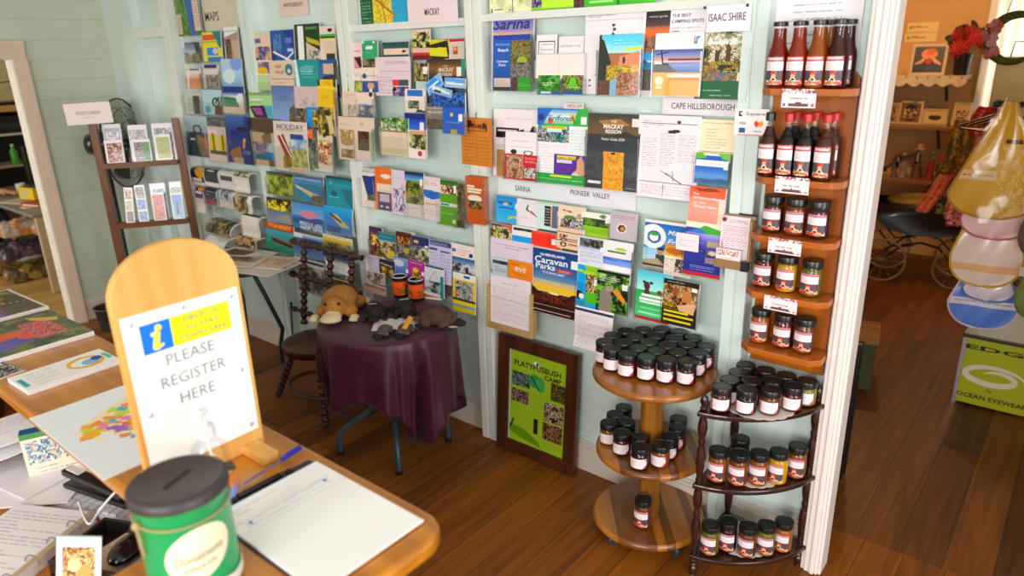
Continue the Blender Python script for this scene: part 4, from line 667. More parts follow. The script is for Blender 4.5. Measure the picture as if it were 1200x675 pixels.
# ---- wide bay: third row
leaflet('W', 'leaflet', 583, 228, 609, 263, 2.262, '2ca0d4;g 0 0 1 1 1c88c4 38a8dc 50b8e0;r .05 .2 .7 .3 2c6cb0;e .4 .3 .12 .05 e8b83c;r .1 .42 .75 .48 2c70b8;e .75 .85 .25 .12 e0c060;e .75 .9 .2 .1 4cb0d8;r .8 .25 .95 .45 e8f0f4', 'sky blue leaflet, first in the upper row of the wide rack', t=.016)  # pale square at right: glint of the clear holder, put into the cover colour
leaflet('W', 'leaflet', 607, 232, 631, 269, 2.26, 'e0d8e0;q .5 .15 .85 .5 .4 .38 3c7c3c;q .55 .22 .78 .42 .5 .35 e8e4d8;l .6 .4 .9 .55 .04 b0402c;t .15 .65 .8 .7 1 a8a0a8', 'white leaflet with a green bird logo, second in the upper row')
leaflet('W', 'leaflet', 631, 235, 658, 272, 2.258, 'c8dcd8;r 0 0 1 .08 a4d0a0;r .3 .12 .55 .85 26242c;r .55 .15 .62 .9 c8ac7c;r .62 .1 .95 .9 6c6c88;r .82 .25 1 .42 ecf0f0;t .32 .2 .52 .8 6 dcdce0;r 0 .9 1 1 c8dcd4', 'pale mint leaflet with a black spine strip, third in the upper row', t=.012)
leaflet('W', 'leaflet', 656, 239, 685, 272, 2.257, 'dcccb8;l .2 .2 .5 .25 .04 a85050;e .45 .5 .25 .1 5c7c4c;p .1 .55 .95 1 6 3c3028 7a6450 dcccb8 5c78a8;e .8 .4 .12 .12 b09884;r .85 .2 1 .42 ece4dc', 'cream leaflet with painted animals, fourth in the upper row')
leaflet('W', 'leaflet', 685, 247, 714, 281, 2.255, '88a82c;r 0 0 1 .22 e4e4dc;e .75 .12 .15 .07 6a7c5c;p 0 .22 1 .55 5 24381c 3c5c24 6c8c30;g 0 .55 1 1 8cb02c 7ca824 a4c040;r .82 .12 1 .35 ecf0e8', 'green golf course leaflet, fifth in the upper row')
leaflet('W', 'leaflet', 717, 246, 745, 284, 2.255, 'b8b0b8;t .1 .12 .9 .26 2 a84c68;e .45 .58 .2 .17 e0d8d4;e .45 .58 .15 .13 5c4030;e .48 .6 .08 .07 b88850', 'grey leaflet with a round bird emblem, last in the upper row')
leaflet('W', 'leaflet', 578, 261, 603, 284, 2.238, '3c3c34;q 0 0 .5 0 .4 .3 .1 .4 2c3c68;q .4 0 1 0 1 .4 .5 .3 c85030;r .1 .4 .8 .6 d8d4c8;p 0 .1 1 1 9 26303c 5c7c34 c8b040 d0d0c8 c05838;r .85 .45 1 .9 e8e0d8', 'dark multicoloured leaflet at the left of the second row', t=.014)
leaflet('W', 'leaflet', 602, 263, 627, 287, 2.236, 'dfdcd8;r .05 .12 .9 .28 3a3634;e .55 .3 .1 .1 2c98cc;r 0 .3 1 .6 e2e0dc;r 0 .62 1 1 2c98d0', 'white and blue leaflet, second in the second row', t=.012)
leaflet('W', 'leaflet', 625, 269, 657, 293, 2.234, 'd8402c;r .03 .05 .9 .1 e06850;r .7 .35 .88 .75 ece4e0;l .6 0 .6 1 .02 a82c20', 'plain red leaflet, third in the second row', t=.012)
leaflet('W', 'leaflet', 655, 265, 682, 295, 2.23, 'd8c0a8;r 0 .18 1 .2 8a6c58;p .05 .3 .4 .6 4 5c3c34 8c6454 d8c0a8;r .3 .48 .8 .56 7c5c88;r 0 .6 1 .62 8a6c58;o .25 .8 .14 .12 .5 4c2c28;r .45 .75 .8 .84 b8744c;r .82 .55 1 .8 ece8e0', 'stack of cream leaflets with brown marks, fourth in the second row', t=.016)
leaflet('W', 'leaflet', 679, 275, 710, 316, 2.225, 'd8d8e4;r 0 0 1 .08 c8ccd8;p .05 .08 .85 .36 7 20241c 34402c 5c6c50 8c8098;g 0 .36 1 .5 b8bcdc d8d8e8;t .1 .5 .8 .9 6 7c84a8;r .78 .28 .95 .46 ecf0f4', 'white leaflet with dark forest photo, fifth in the second row')
leaflet('W', 'leaflet', 709, 280, 740, 322, 2.222, 'e4e0e4;e .6 .25 .2 .05 a8bc48;r .15 .33 .75 .4 5c8c3c;t .2 .34 .7 .39 1 2c4c20;g 0 .55 1 .8 6c8ccc 8ca4d8;q 0 .55 .5 .62 1 .52 1 .6 0 .66 4870bc;r .1 .8 .85 1 ecf0f4', 'white leaflet with green word over blue waves, last in the second row')
leaflet('X', 'sheet', 576, 277, 624, 325, 2.22, 'd8ccd8;t .1 .14 .9 .2 1 5c5464;t .35 .24 .7 .27 1 5c5464;t .1 .32 .6 .6 3 b8acb8', 'large lavender white sheet in the pocket above the wooden holder', t=.005)
leaflet('X', 'flyer', 579, 300, 601, 327, 2.208, 'b8c4cc;r 0 0 1 .15 c8ccd4;p 0 .12 .8 .35 4 2c343c 4c5c68;r .75 .1 1 .9 7c9c3c;t .1 .45 .7 .8 4 5c7084', 'small blue grey flyer in front of the lavender sheet', t=.004)
leaflet('X', 'flyer', 597, 303, 624, 331, 2.206, 'd8842c;r 0 0 .04 1 7c9c34;e .5 .4 .28 .2 e0983c;r .3 .7 .8 .74 b86c1c', 'orange flyer with white lettering beside the blue grey flyer', [('RVS', .52, .45, .45, .25, 'f4e8dc', .1, .02), ('free', .35, .22, .25, .1, '7c3c14')], t=.004)
leaflet('X', 'magazine', 624, 288, 674, 376, 2.205, '24487c;r 0 0 1 .02 c8c4c0;g 0 .02 1 .5 1c4478 28548c 3c6ca0 7c98b0;g 0 .48 1 .66 a8b0a8 e0b85c f0c038;e .5 .68 .12 .03 fff0c0;h 0 .6 1 1 5 3c1c10;g 0 .72 1 .88 5c2c14 341810;r .3 .7 .42 .9 24120c;r .62 .72 .72 .9 2c160c;e .36 .7 .06 .03 7c4420;p .2 .68 .8 .8 6 4c2410 7c4018 34180c;r 0 .87 1 .875 a89c90;r .05 .95 .9 .965 c8c0b8;r .15 .33 .8 .4 5c74a4;r .55 .285 .88 .33 c04828;r .86 .12 1 .24 e4ecf0', 'blue and sunset caravan parks magazine in the middle of the lower row', [('QUEENSLAND', .45, .1, .56, .045, 'f4f4f4', 0, .03), ('Caravan', .42, .18, .74, .1, 'f4f4f4', 0, .02), ('Parks', .3, .275, .44, .085, 'f4f4f4', 0, .02), ('2020', .72, .308, .24, .035, 'e8a090', 0, .02), ('TOURING MAP', .48, .365, .5, .035, 'e4e8f0', 0, .02)], t=.014, res=RES)
leaflet('X', 'leaflet', 674, 308, 702, 366, 2.21, '1ca0d0;q .4 0 1 0 1 .6 .5 .55 8cb82c;q 0 .1 1 .15 1 .22 0 .16 a4c844;p .45 .2 .85 .6 5 3c3428 8c7450 c8b490;r .75 .28 .95 .42 e8f0f0;e .2 .7 .18 .1 2c2828;e .3 .72 .1 .06 e0e0dc;r .45 .6 1 .85 5cac34;r 0 .4 .4 .6 2890c4;r 0 .82 .45 1 3c8cac', 'cyan and green wildlife leaflet with a dog, lower row', t=.008)
leaflet('X', 'leaflet', 701, 315, 735, 371, 2.205, '24381c;p 0 0 1 1 13 18240f 2c481c 4c7c2c 7cac44;r 0 0 1 .07 1c1c18;t .1 .08 .7 .26 4 f0f0e8;q .1 .5 .35 .4 .5 .6 .5 1 .1 1 8c8478;e .4 .42 .14 .08 9c9488;q .5 .45 .65 .4 .95 .68 .85 .72 e08844;r .8 .25 1 .4 f0f4ec', 'dark green leaflet with a grey wallaby and orange flowers, lower row', t=.008)
# right hand pair of columns
leaflet('Z', 'magazine', 757, 256, 811, 320, 2.255, '2c74b8;r 0 0 1 .06 e4e0dc;g 0 .06 1 .5 2468b0 3c88c8 70acd8;e .18 .35 .26 .26 ece8e8;o .2 .36 .14 .14 .35 2c6ca8;e .2 .3 .08 .04 4c9c48;g 0 .6 1 1 98c0d8 c8d4d8;r .26 .72 .44 1 3c4c3c;e .34 .66 .06 .08 b88c6c;r .28 .58 .42 .64 24302c;q 0 .88 .3 .82 .5 .98 0 1 a09c80;r .0 .95 1 1 5c2c24', 'blue fishing magazine with an angler, right side of the wide bay', [('Mackay', .72, .24, .5, .13, 'f0f4f8', .3, .02), ('Fresh', .68, .42, .42, .12, 'f0f4f8', .3, .02)], t=.008, res=RES)
leaflet('Z', 'leaflet', 781, 285, 809, 327, 2.238, 'd8a82c;g 0 0 1 .4 c88c28 d8a830;e .4 .2 .35 .12 a86c24;r .0 .38 1 .42 e8dcc8;r 0 .42 .4 1 d8ccc4;t .05 .45 .35 .7 4 8c7c74;p .4 .42 1 .9 6 3c3834 6c5c54 c8b8a8;r 0 .88 1 1 c8bcb0', 'mustard yellow leaflet tucked right of the angler')
leaflet('Z', 'leaflet', 805, 257, 843, 328, 2.222, '3c4494;r 0 0 1 .12 e4dccc;q .2 .2 .5 .06 1 .14 1 .22 .2 .24 4c9c3c;q .05 .2 .35 .12 .6 .22 .1 .26 3c78b4;g 0 .22 1 .5 a8a4d4 6c68b4 4c4c9c;g 0 .5 1 .92 3c4494 2c3484;r .6 .34 .9 .44 a89c8c;r .6 .5 .9 .6 8c6c4c;e .75 .55 .1 .04 e0d8d0;r .58 .63 .88 .74 9c8c94;t .1 .37 .5 .4 1 d0d0ec;t .1 .52 .5 .55 1 d0d0ec;t .2 .8 .85 .9 3 b8bce0;r 0 .93 1 1 b82c34', 'purple and blue leaflet with three small photos, right of the angler', t=.008, res=RES)
leaflet('Z', 'note', 795, 271, 818, 296, 2.2, 'e8dce0;t .15 .2 .85 .8 4 b8acb4', 'blank white note taped over the angler magazine', t=.001, pocket=0, group='notes taped to the wall', lean=0)
leaflet('Z', 'leaflet', 748, 315, 783, 381, 2.225, '3cac90;g 0 0 1 .45 58b4c8 90d4d4 b8e4d8;g 0 .4 1 .9 3c9c58 48a864 5cb878;e .3 .3 .09 .08 4c3028;q .2 .4 .35 .34 .42 .46 .25 .46 5c3c30;e .22 .23 .06 .03 4c3028;e .42 .23 .06 .03 4c3028;e .68 .4 .07 .05 7c3c34;r .84 .23 .96 .35 f0f4f0;r .15 .46 .8 .52 e0f0e4;r .1 .55 .85 .6 e0f0e4;r .12 .62 .8 .66 d0e8d8;r .15 .74 .75 .77 90d0a0;r .1 .84 .9 .87 a0d8ac;r 0 .93 1 1 a04030', 'teal leaflet with two cows on a green hill, foot of the wide bay', t=.01, res=RES)
leaflet('Z', 'leaflet', 779, 325, 815, 387, 2.22, '2c2418;r 0 0 1 .1 24201c;t .1 .03 .6 .07 1 e0dcd4;p 0 .1 1 .56 17 3c2c20 7c5434 b08458 d0b898 5c4c34;e .35 .25 .1 .1 8c5834;r .55 .2 .8 .45 b47c4c;q .4 .55 .95 .45 .9 .7 .5 .66 d8b090;p 0 .52 .4 .6 3 c8a828 3c2c18 8c7424;t .05 .62 .9 .66 1 e0cc2c;r .05 .68 .75 .72 d8c428;r .05 .78 .9 .82 d8c428;r .05 .88 .85 .92 d8c428;r .82 .12 .95 .2 f0ece4', 'black and yellow leaflet with horses, right of the cows leaflet', t=.01, res=RES)
# racks: clear back plate, one clear pocket per leaflet
RLAB = {'A': 'clear three column leaflet rack under the maps sign', 'B': 'clear four column leaflet rack in the second bay',
        'C1': 'clear three tier holder with the red headed brochure at its foot', 'C2': 'clear tiered holder of deep blue brochures behind the carved chair', 'C3': 'clear tiered holder of teal and cyan brochures by the third stud',
        'D': 'large clear pocket rack under the mackay sign', 'E': 'clear long shelf pocket holding the row of seven leaflets', 'G': 'clear low rack behind the little draped table',
        'H': 'clear double holder beside the post with the houses brochure', 'S': 'clear pocket row along the top of the wide bay', 'V1': 'clear pocket with the red flyer in the wide bay',
        'V2': 'clear pocket holding the bird forest poster', 'V3': 'clear pocket holding the dark sunset magazine', 'V4': 'clear pocket holding the three column fact sheet',
        'V5': 'clear narrow three tier holder with menu on top', 'W': 'clear two tier rack of small leaflets under the pioneer valley sign', 'X': 'clear lower rack with the caravan parks magazine', 'Z': 'clear rack at right with the angler magazine'}
for u0, v0, u1, v1, ya, yb2 in ((742, 252, 760, 312, 2.24, 2.32), (569, 318, 625, 400, 2.15, 2.24), (672, 355, 719, 418, 2.18, 2.225)):   # loose holders and sheets hung among the racks
    P = at_y(u0, v0, ya); Q = at_y(u1, v1, ya); BOXES.append((P.x, Q.x, ya, yb2, Q.z, P.z))
BOXES.append((-2.72, -1.99, 1.5, 2.245, 0, .79))
def fits(b, rid):                                          # a plate may not cut through a leaflet or another rack
    hit = lambda c: b[0] < c[1] and b[1] > c[0] and b[2] < c[3] and b[3] > c[2] and b[4] < c[5] and b[5] > c[4]
    return not any(hit(c) for c in BOXES) and not any(hit(c) for r, c in PLATES if r != rid)
for rid, ps in RACKS.items():
    x0 = min(p[0] for p in ps); x1 = max(p[1] for p in ps); z0 = min(p[2] for p in ps); z1 = max(p[2]+p[3] for p in ps)
    r = thing('brochure_rack', RLAB[rid], 'brochure rack', ((x0+x1)/2, 2.316, z0)); got = 0
    yb_ = 2.3165
    for cut in range(12):                                   # trim the back plate until it clears its neighbours
        bk = (x0-.012, x1+.012, yb_, 2.3195, z0-.004, z1+.02)
        if fits(bk, rid): break
        yb_ = 2.3185
        x0 += .006; x1 -= .006; z1 -= .01
    b = MB(); b.box(*bk); b.build('back_plate', CLEAR, r, world=True); PLATES.append((rid, bk))
    for (a, c, z, h, yp, t, pk, lean) in ps:
        if not pk: continue
        q = MB(); e = .0025; fy = yp-.005; hh = h*pk; n_ = 0
        for bx_, mi_ in (((a-e, c+e, fy-.002, fy, z-.003, z+hh), 0), ((a-e, c+e, fy-.002, fy, z-.003, z+hh*.35), 0), ((a-e, a-e+.0018, fy, yp+.016, z-.003, z+h*.75), 1), ((c+e-.0018, c+e, fy, yp+.016, z-.003, z+h*.75), 1), ((a-e, a-e+.0015, fy, yp-.0012, z-.003, z+h*.7), 1), ((c+e-.0015, c+e, fy, yp-.0012, z-.003, z+h*.7), 1), ((a, c, fy, yp+t+.004, z-.005, z-.003), 0), ((a, c, fy, yp-.0015, z-.004, z-.0015), 0)):
            if n_ & (1 << (0 if mi_ == 0 and bx_[3] == fy else 9)) and mi_ == 0 and bx_[3] == fy: continue
            if fits(bx_, rid):
                q.box(*bx_, mi_); PLATES.append((rid, bx_))
                if bx_[3] == fy: n_ |= 1
        if q.f: q.build('pocket', [CLEAR, EDGE], r, world=True)
# ------------------------------------------------------------------ paper signs, cards, frames on the wall
def paper_sign(x0, y0, x1, y1, yp, word, label, box=(.5, .5, .8, .4), spec='e6dfe2', ink='4a4550', t=.0015, name='sign', lines=None, tilt=0, cat='sign', group='paper signs on the brochure wall'):
    P = at_y(x0, y0, yp); Q = at_y(x1, y1, yp); w, h = Q.x-P.x, P.z-Q.z
    mb = MB(); sheet_mesh(mb, w, h, t, spec, .004); o = mb.build(name, [PRINT, PAPER]); o.location = ((P.x+Q.x)/2, yp, Q.z); o.rotation_euler[1] = math.radians(tilt)
    tag(o, label, cat, group)
    for (s, u, v, tw, th) in ([(word,)+box] if word else [])+(lines or []):
        letters(s, (u-.5)*w, (1-v)*h, tw*w, th*h, mat(ink, .6, var=.01), o, y=-.001, bold=.005)
    return o
paper_sign(235, 2, 281, 34, 2.31, 'MAPS', 'pale maps sign over the three column rack', (.27, .52, .4, .3), 'cfc9b8', '4a3a44')
paper_sign(324, -14, 362, 17, 2.31, 'WHITSUNDAYS', 'pinkish sign above the four column rack', (.5, .62, .66, .14), 'd9c6bc', '5a4a50')
paper_sign(477, 0, 537, 25, 2.26, 'MACKAY', 'mackay sign in front of the town map', (.5, .55, .3, .28), 'e2d2d6', '3a3238')
paper_sign(829, 7, 879, 36, 2.238, 'ISAAC SHIRE', 'isaac shire sign near the fifth stud', (.47, .45, .84, .3), 'e6e0e6', '4a4650')
paper_sign(777, 114, 868, 137, 2.31, 'CAPE HILLSBOROUGH', 'cape hillsborough sign above the fact sheet', (.52, .48, .8, .36), 'e6dfe4', '4a4650')
paper_sign(584, 208, 655, 237, 2.312, 'SARINA', 'sarina sign above the white leaflet with a bird logo', (.42, .5, .26, .32), 'dde3e4', '5c5860')
paper_sign(655, 214, 745, 248, 2.312, 'PIONEER  VALLEY', 'pioneer valley sign above the grey emblem leaflet', (.42, .42, .52, .26), 'e2dfe6', '4f4b55')
paper_sign(661, 121, 684, 128, 2.285, 'OFFICE COPY', 'tiny office copy tag above the bird forest poster', (.55, .5, .8, .6), 'e0d4d0', 'a05a50')
for i, (pt, lb) in enumerate([((826, 9), 'left'), ((876, 6), 'right')]):
    p = at_y(*pt, 2.236); tag(MB().ball((p.x, p.y, p.z), (.005, .003, .005)).build('push_pin', mat('55504c', .3, .6)), 'tiny dark pin at the %s top corner of the isaac shire sign' % lb, 'pin', 'pins')
sq = paper_sign(862, 127, 899, 160, 2.246, 'Square', 'white card payment notice pinned to the fifth stud', (.62, .2, .55, .15), 'ebe4e4;r .1 .1 .24 .3 2c2a2c;r .13 .14 .21 .26 ebe4e4;r .15 .17 .19 .23 2c2a2c;e .66 .55 .08 .1 d83c2c;e .78 .55 .08 .1 e0942c;r .15 .72 .34 .92 2c5c98;t .62 .78 .85 .84 1 4a4448;r .1 .96 .95 .98 d0a0a8', lines=[('VISA', .25, .54, .2, .1)], cat='notice')
top = paper_sign(903, -34, 1002, 90, 2.308, None, 'white price sheet behind the tall red sauce bottles', spec='e6e1e6;t .3 .1 .8 .5 6 8a8690;t .2 .45 .85 .5 1 5a5660;t .35 .56 .6 .6 1 5a5660;t .15 .66 .85 .7 1 5a5660;r .3 .86 .7 .97 5a6470;t .32 .88 .68 .95 2 c8ccd0', cat='price list', lines=[('Sauces', .5, .6, .2, .03)])
for (a, b, c, d, lab) in ((917, 104, 955, 127, 'first shelf with tall bottles'), (909, 206, 947, 229, 'second shelf with red capped bottles'), (901, 278, 938, 301, 'third shelf of the jar rack'), (896, 345, 933, 369, 'fourth shelf of the jar rack')):
    P = at_y(a, b, 2.164)
    paper_sign(a, b, c, d, 2.164, None, 'small pink edged price card hung on the '+lab, spec='ead9dc;p 0 0 1 .2 3 ead9dc c87880 ead9dc 8a5a60;t .25 .42 .75 .58 1 5a4a50;q .2 .8 .5 .7 .8 .8 .8 .92 .2 .92 6a5050;e .08 .85 .05 .06 6a78b0;e .92 .85 .05 .06 c86070', cat='price card', group='price cards on the jar rack')
# orange list hanging from a hook on the fourth post
P = at_y(539, 137, 2.243); Q = at_y(577, 196, 2.243); w, h = Q.x-P.x, P.z-Q.z
mb = MB(); sheet_mesh(mb, w, h, .003, 'bc7c38;p .15 .05 .85 .25 5 bc7c38 bc7c38 8a4a14 3c2410;r .15 .27 .85 .28 4a2c10;t .1 .36 .45 .95 8 3c2410;t .58 .36 .92 .95 8 3c2410;r .5 .34 .51 .92 8a5a20', .0028)
o = mb.build('hanging_list', [PRINT, mat('c87c2c', .7)]); o.location = ((P.x+Q.x)/2, 2.243, Q.z); o.rotation_euler[1] = math.radians(1)
tag(o, 'orange list card hanging from a hook on the fourth post', 'list')
letters('Pinnacle', 0, h*.84, w*.7, h*.1, mat('3c2410', .6), o, y=-.001, shear=.2, bold=.02)
H = MB(); H.tube([(P.x+w*.55, 2.247, P.z+.018), (P.x+w*.55, 2.238, P.z+.018), (P.x+w*.55, 2.236, P.z+.006), (P.x+w*.55, 2.24, P.z-.002), (P.x+w*.55, 2.2395, P.z+.003)], .0016)
tag(H.build('wall_hook', mat('4a4038', .35, .8)), 'small dark hook holding the orange list', 'hook')
# clear box of orange leaflets screwed to the same post
P = at_y(544, 207, 2.2); Q = at_y(567, 265, 2.2)
bx = thing('leaflet_box', 'clear box full of orange leaflets on the fourth post', 'leaflet holder', ((P.x+Q.x)/2, 2.22, Q.z)); w, h = Q.x-P.x, P.z-Q.z
mb = MB(); sheet_mesh(mb, w, h, .035, 'b8602c;r .1 .18 .5 .22 f4dcc8;r .1 .24 .9 .28 f4dcc8;r .1 .3 .85 .34 f4dcc8;r .12 .42 .9 .68 c89c74;e .5 .45 .4 .07 e8dcc8;p .12 .5 .9 .68 6 3c3424 5c4c34 a87c4c;t .15 .74 .85 .88 3 8a5c34', .003)
o = mb.build('leaflet', [PRINT, mat('c06428', .6)]); o.location = ((P.x+Q.x)/2, 2.205, Q.z+.002); tag(o, 'orange leaflets stacked in the clear box on the fourth post', 'leaflet')
b = MB(); b.box(-w/2-.004, w/2+.004, -.0175, -.0165, -.002, h*.97); b.box(-w/2-.004, -w/2-.002, -.0165, .028, -.002, h*.97); b.box(w/2+.002, w/2+.004, -.0165, .028, -.002, h*.97); b.box(-w/2-.004, w/2+.004, -.0175, .028, -.004, -.001); b.box(-w/2-.004, w/2+.004, .026, .028, -.002, h+.03)
b.build('clear_box', CLEAR, bx)
# empty clear pocket
P = at_y(744, 254, 2.25); Q = at_y(758, 310, 2.25); b = MB(); w, h = Q.x-P.x, P.z-Q.z
b.box(0, w, .06, .062, 0, h); b.box(0, w, 0, .002, 0, h*.6); b.box(0, .002, 0, .06, 0, h*.7); b.box(w-.002, w, 0, .06, 0, h*.7); b.box(0, w, 0, .06, -.002, 0)
o = b.build('empty_pocket', CLEAR); o.location = (P.x, 2.25, Q.z); tag(o, 'empty clear leaflet pocket left of the angler magazine', 'leaflet holder')
# wooden list holder low on the left of the wide bay
P = at_y(571, 320, 2.21); Q = at_y(623, 398, 2.19); w, h = Q.x-P.x, P.z-Q.z
LT = wood('pale_tray_wood', 'a8844c', 'c8a468', 'z', 12)
r = thing('list_tray', 'pale wooden tray holding a printed list, lowest at the left of the wide bay', 'list holder', (P.x+w/2, 2.21, Q.z), rot=(-.05, 0, 0))
b = MB(); b.box(-w/2, w/2, 0, .012, 0, h*.86); b.build('back_board', LT, r, bevel=.001)
b = MB(); b.box(-w/2, -w/2+.014, -.02, 0, 0, h*.8); b.box(w/2-.014, w/2, -.02, 0, 0, h*.8); b.box(-w/2+.014, w/2-.014, -.02, 0, 0, .026); b.build('rim', LT, r, bevel=.001)
b = MB(); b.tube([(-w/2-.004, .004, h*.62), (-w/2-.002, -.023, h*.61), (0, -.024, h*.6), (w/2+.002, -.023, h*.56), (w/2+.004, .004, h*.55)], .0011, 6); b.build('elastic_cord', mat('e4e0d8', .6), r)
mb = MB(); sheet_mesh(mb, w*.86, h*.92, .008, 'e2d9dd;t .3 .14 .7 .18 1 4a4448;t .08 .24 .92 .92 18 a49ca4', .003); o = mb.build('printed_list', [PRINT, PAPER]); o.location = (P.x+w/2, 2.2, Q.z+.028); o.rotation_euler[0] = -.05
tag(o, 'white printed list in the pale wooden tray', 'list')
# curling sheet under the wallaby leaflet
P = at_y(674, 357, 2.205); Q = at_y(717, 416, 2.2); w, h = Q.x-P.x, P.z-Q.z
mb = MB(); curl_mesh(mb, w, [(.012, h), (.004, h*.9), (0, h*.6), (.004, h*.25), (-.012, 0)], 'e4dcdf;r 0 .06 1 .11 2c3050;t .08 .18 .92 .95 17 b0a8b0', .0035, .003)
o = mb.build('notice_sheet', [PRINT, PAPER]); o.location = (P.x+w/2, 2.2, Q.z); tag(o, 'curling white printed sheet with a navy top line, beneath the wallaby leaflet', 'notice')
# price list holder on the fifth stud
P = at_y(846, 247, 2.235); Q = at_y(877, 318, 2.21); w, h = Q.x-P.x, P.z-Q.z
HD = wood('card_holder_timber', '8a6844', 'a8845c', 'z', 20)
r = thing('card_holder', 'timber card holder with black corners on the fifth stud', 'card holder', (P.x+w/2, 2.233, Q.z), rot=(-.04, 0, 0))
b = MB(); b.box(-w/2, w/2, 0, .008, .0, h*.96); b.box(-w/2, w/2, -.035, 0, 0, .01); b.box(w/2-.006, w/2, -.03, 0, .01, h*.9); b.box(-w/2, w/2, -.039, -.035, 0, .03); b.build('holder_body', HD, r, bevel=.001)
b = MB(); b.box(w*.0, w/2+.001, -.002, .009, h*.96, h*.985); b.build('corner_guard', BLACK, r); b = MB(); b.box(w/2-.022, w/2+.001, -.041, -.02, -.001, .032); b.build('corner_guard', BLACK, r)
mb = MB(); sheet_mesh(mb, w*.84, h*.86, .006, 'e2d2d8;r .0 0 .2 .14 d8b8b8;e .1 .08 .07 .05 6a3c30;t .3 .06 .95 .14 2 6a5a60;t .1 .2 .95 .8 13 8a7a80', .003); o = mb.build('price_list', [PRINT, PAPER]); o.location = (P.x+w*.46, 2.222, Q.z+.014); o.rotation_euler[0] = -.04; tag(o, 'pink tinted price list in the timber card holder', 'price list')
mb = MB(); sheet_mesh(mb, w*.72, .055, .012, 'e6dcdc;p .05 .05 .95 .4 4 e6dcdc 8a5a50 e6dcdc c89088;t .2 .5 .8 .8 2 5a4a4c', .0025); o = mb.build('card_stack', [PRINT, PAPER]); o.location = (P.x+w*.4, 2.2, Q.z+.012); tag(o, 'stack of small cards at the foot of the timber card holder', 'cards')
# limp magazines bending over the low clear pockets, left end of the wall
def limp(px0, py0, px1, py1, yp, spec, label, bulge=.045, flop=False):
    P = at_y(px0, py0, yp); Q = at_y(px1, py1, yp); w, h = max(.05, Q.x-P.x), P.z-Q.z
    prof = [(.05, h*.86), (.035, h*.95), (.012, h), (-.012, h*.97), (-.028, h*.82), (-.03, h*.55), (-.026, h*.25), (-.034, 0)] if not flop else [(.06, h*.6), (.02, h*.9), (-.02, h), (-.06, h*.9), (-.09, h*.6), (-.1, h*.25), (-.085, 0)]
    mb = MB(); curl_mesh(mb, w, prof, spec, .005, .006); o = mb.build('limp_magazine', [GLOSSY, PAPER]); o.location = (P.x+w/2, yp, Q.z)
    tag(o, label, 'magazine', 'limp magazines in the low pockets'); return o
for a in ((227, 195, 245, 217, 2.25, '2c3440;e .7 .5 .35 .25 d0983c;r .1 .75 .8 .85 d8d0c8;r 0 .9 1 1 c8c4c0', 'dark magazine with a gold spot, first of the upper bent row'),
          (243, 196, 262, 219, 2.25, '34404a;r .2 .3 .8 .36 c8ccd0;r .2 .42 .7 .46 c8ccd0;r 0 .85 1 1 dcd8d4', 'slate dark magazine, second of the upper bent row'),
          (260, 199, 281, 222, 2.25, 'd8d4d0;r .1 .55 .9 .72 5a5458;r 0 0 .4 .3 b8b4b0', 'silvery magazine with grey title, third of the upper bent row'),
          (277, 200, 298, 226, 2.25, 'd8d0c8;p 0 0 1 .5 4 3c4430 6c7448 a89c80 d8d0c8;r .1 .6 .9 .95 e8e0dc', 'white magazine with leafy photo, last of the upper bent row')): limp(*a)
for a in ((232, 218, 246, 249, 2.22, '2c3440;e .6 .25 .4 .15 d0983c;r .1 .4 .9 .46 d8d0c8;r 0 .55 1 .6 6a4040;r 0 .6 1 1 dccfc6', 'dark magazine with a gold spot and cream foot, first of the lower bent row'),
          (243, 219, 260, 240, 2.22, '303c46;r .2 .2 .8 .28 c8ccd0;t .2 .45 .9 .7 2 c8ccd0;r 0 .85 1 1 8a4a40', 'slate dark magazine with red foot, second of the lower bent row'),
          (260, 222, 279, 244, 2.22, 'd2ccc8;p .1 .3 .9 .7 3 4a5060 8a90a0 c8ccd0;r 0 .75 1 1 e0d8d4', 'silvery magazine with small blue photo, third of the lower bent row'),
          (277, 226, 301, 250, 2.22, 'd6ccc4;p 0 .4 1 1 5 3c3c34 6c6c54 a88c5c c8b8a4;r .8 0 1 1 e4ece8', 'white magazine with crowd photo, last of the lower bent row')): limp(*a)
limp(256, 254, 287, 276, 2.2, '4a4a44;p 0 0 1 1 5 34342c 5c584c 8a8474 3c3c38 a89c60', 'dark fanned magazine flopping over the lowest pocket', flop=True)
limp(286, 250, 310, 280, 2.2, 'd9d0ca;p 0 0 1 .3 5 2c2c24 4c4a3c 8a7c64;r .1 .35 .9 .95 e4dcd6;r .0 .3 1 .34 5a5048', 'white paper folded over the lowest pocket beside the dark fanned one')
limp(256, 272, 280, 288, 2.15, 'e0dad8;r 0 .45 1 .5 a8a09c', 'white folded paper lowest at the left end', flop=True)
limp(281, 274, 305, 291, 2.17, '3c3028;p 0 0 1 1 9 2c2420 5c4434 a8845c c8b8a8 d0a050', 'brown food photo magazine lowest beside the white folded paper')
r = thing('brochure_rack', 'clear low pockets of bent magazines at the left end of the wall', 'brochure rack', (-3.95, 2.3, .85))
a = at_y(226, 196, 2.3); c = at_y(303, 300, 2.3)
b = MB(); b.box(a.x, c.x, 2.314, 2.317, c.z, a.z+.02); b.build('back_plate', CLEAR, r, world=True)
for (u0, v0, u1, v1, yy) in ((226, 222, 300, 252, 2.18), (255, 276, 308, 296, 2.045)):
    P = at_y(u0, v0, yy); Q = at_y(u1, v1, yy); b = MB(); b.box(P.x, Q.x, yy-.002, yy, Q.z, Q.z+.06); b.build('pocket', CLEAR, r, world=True)
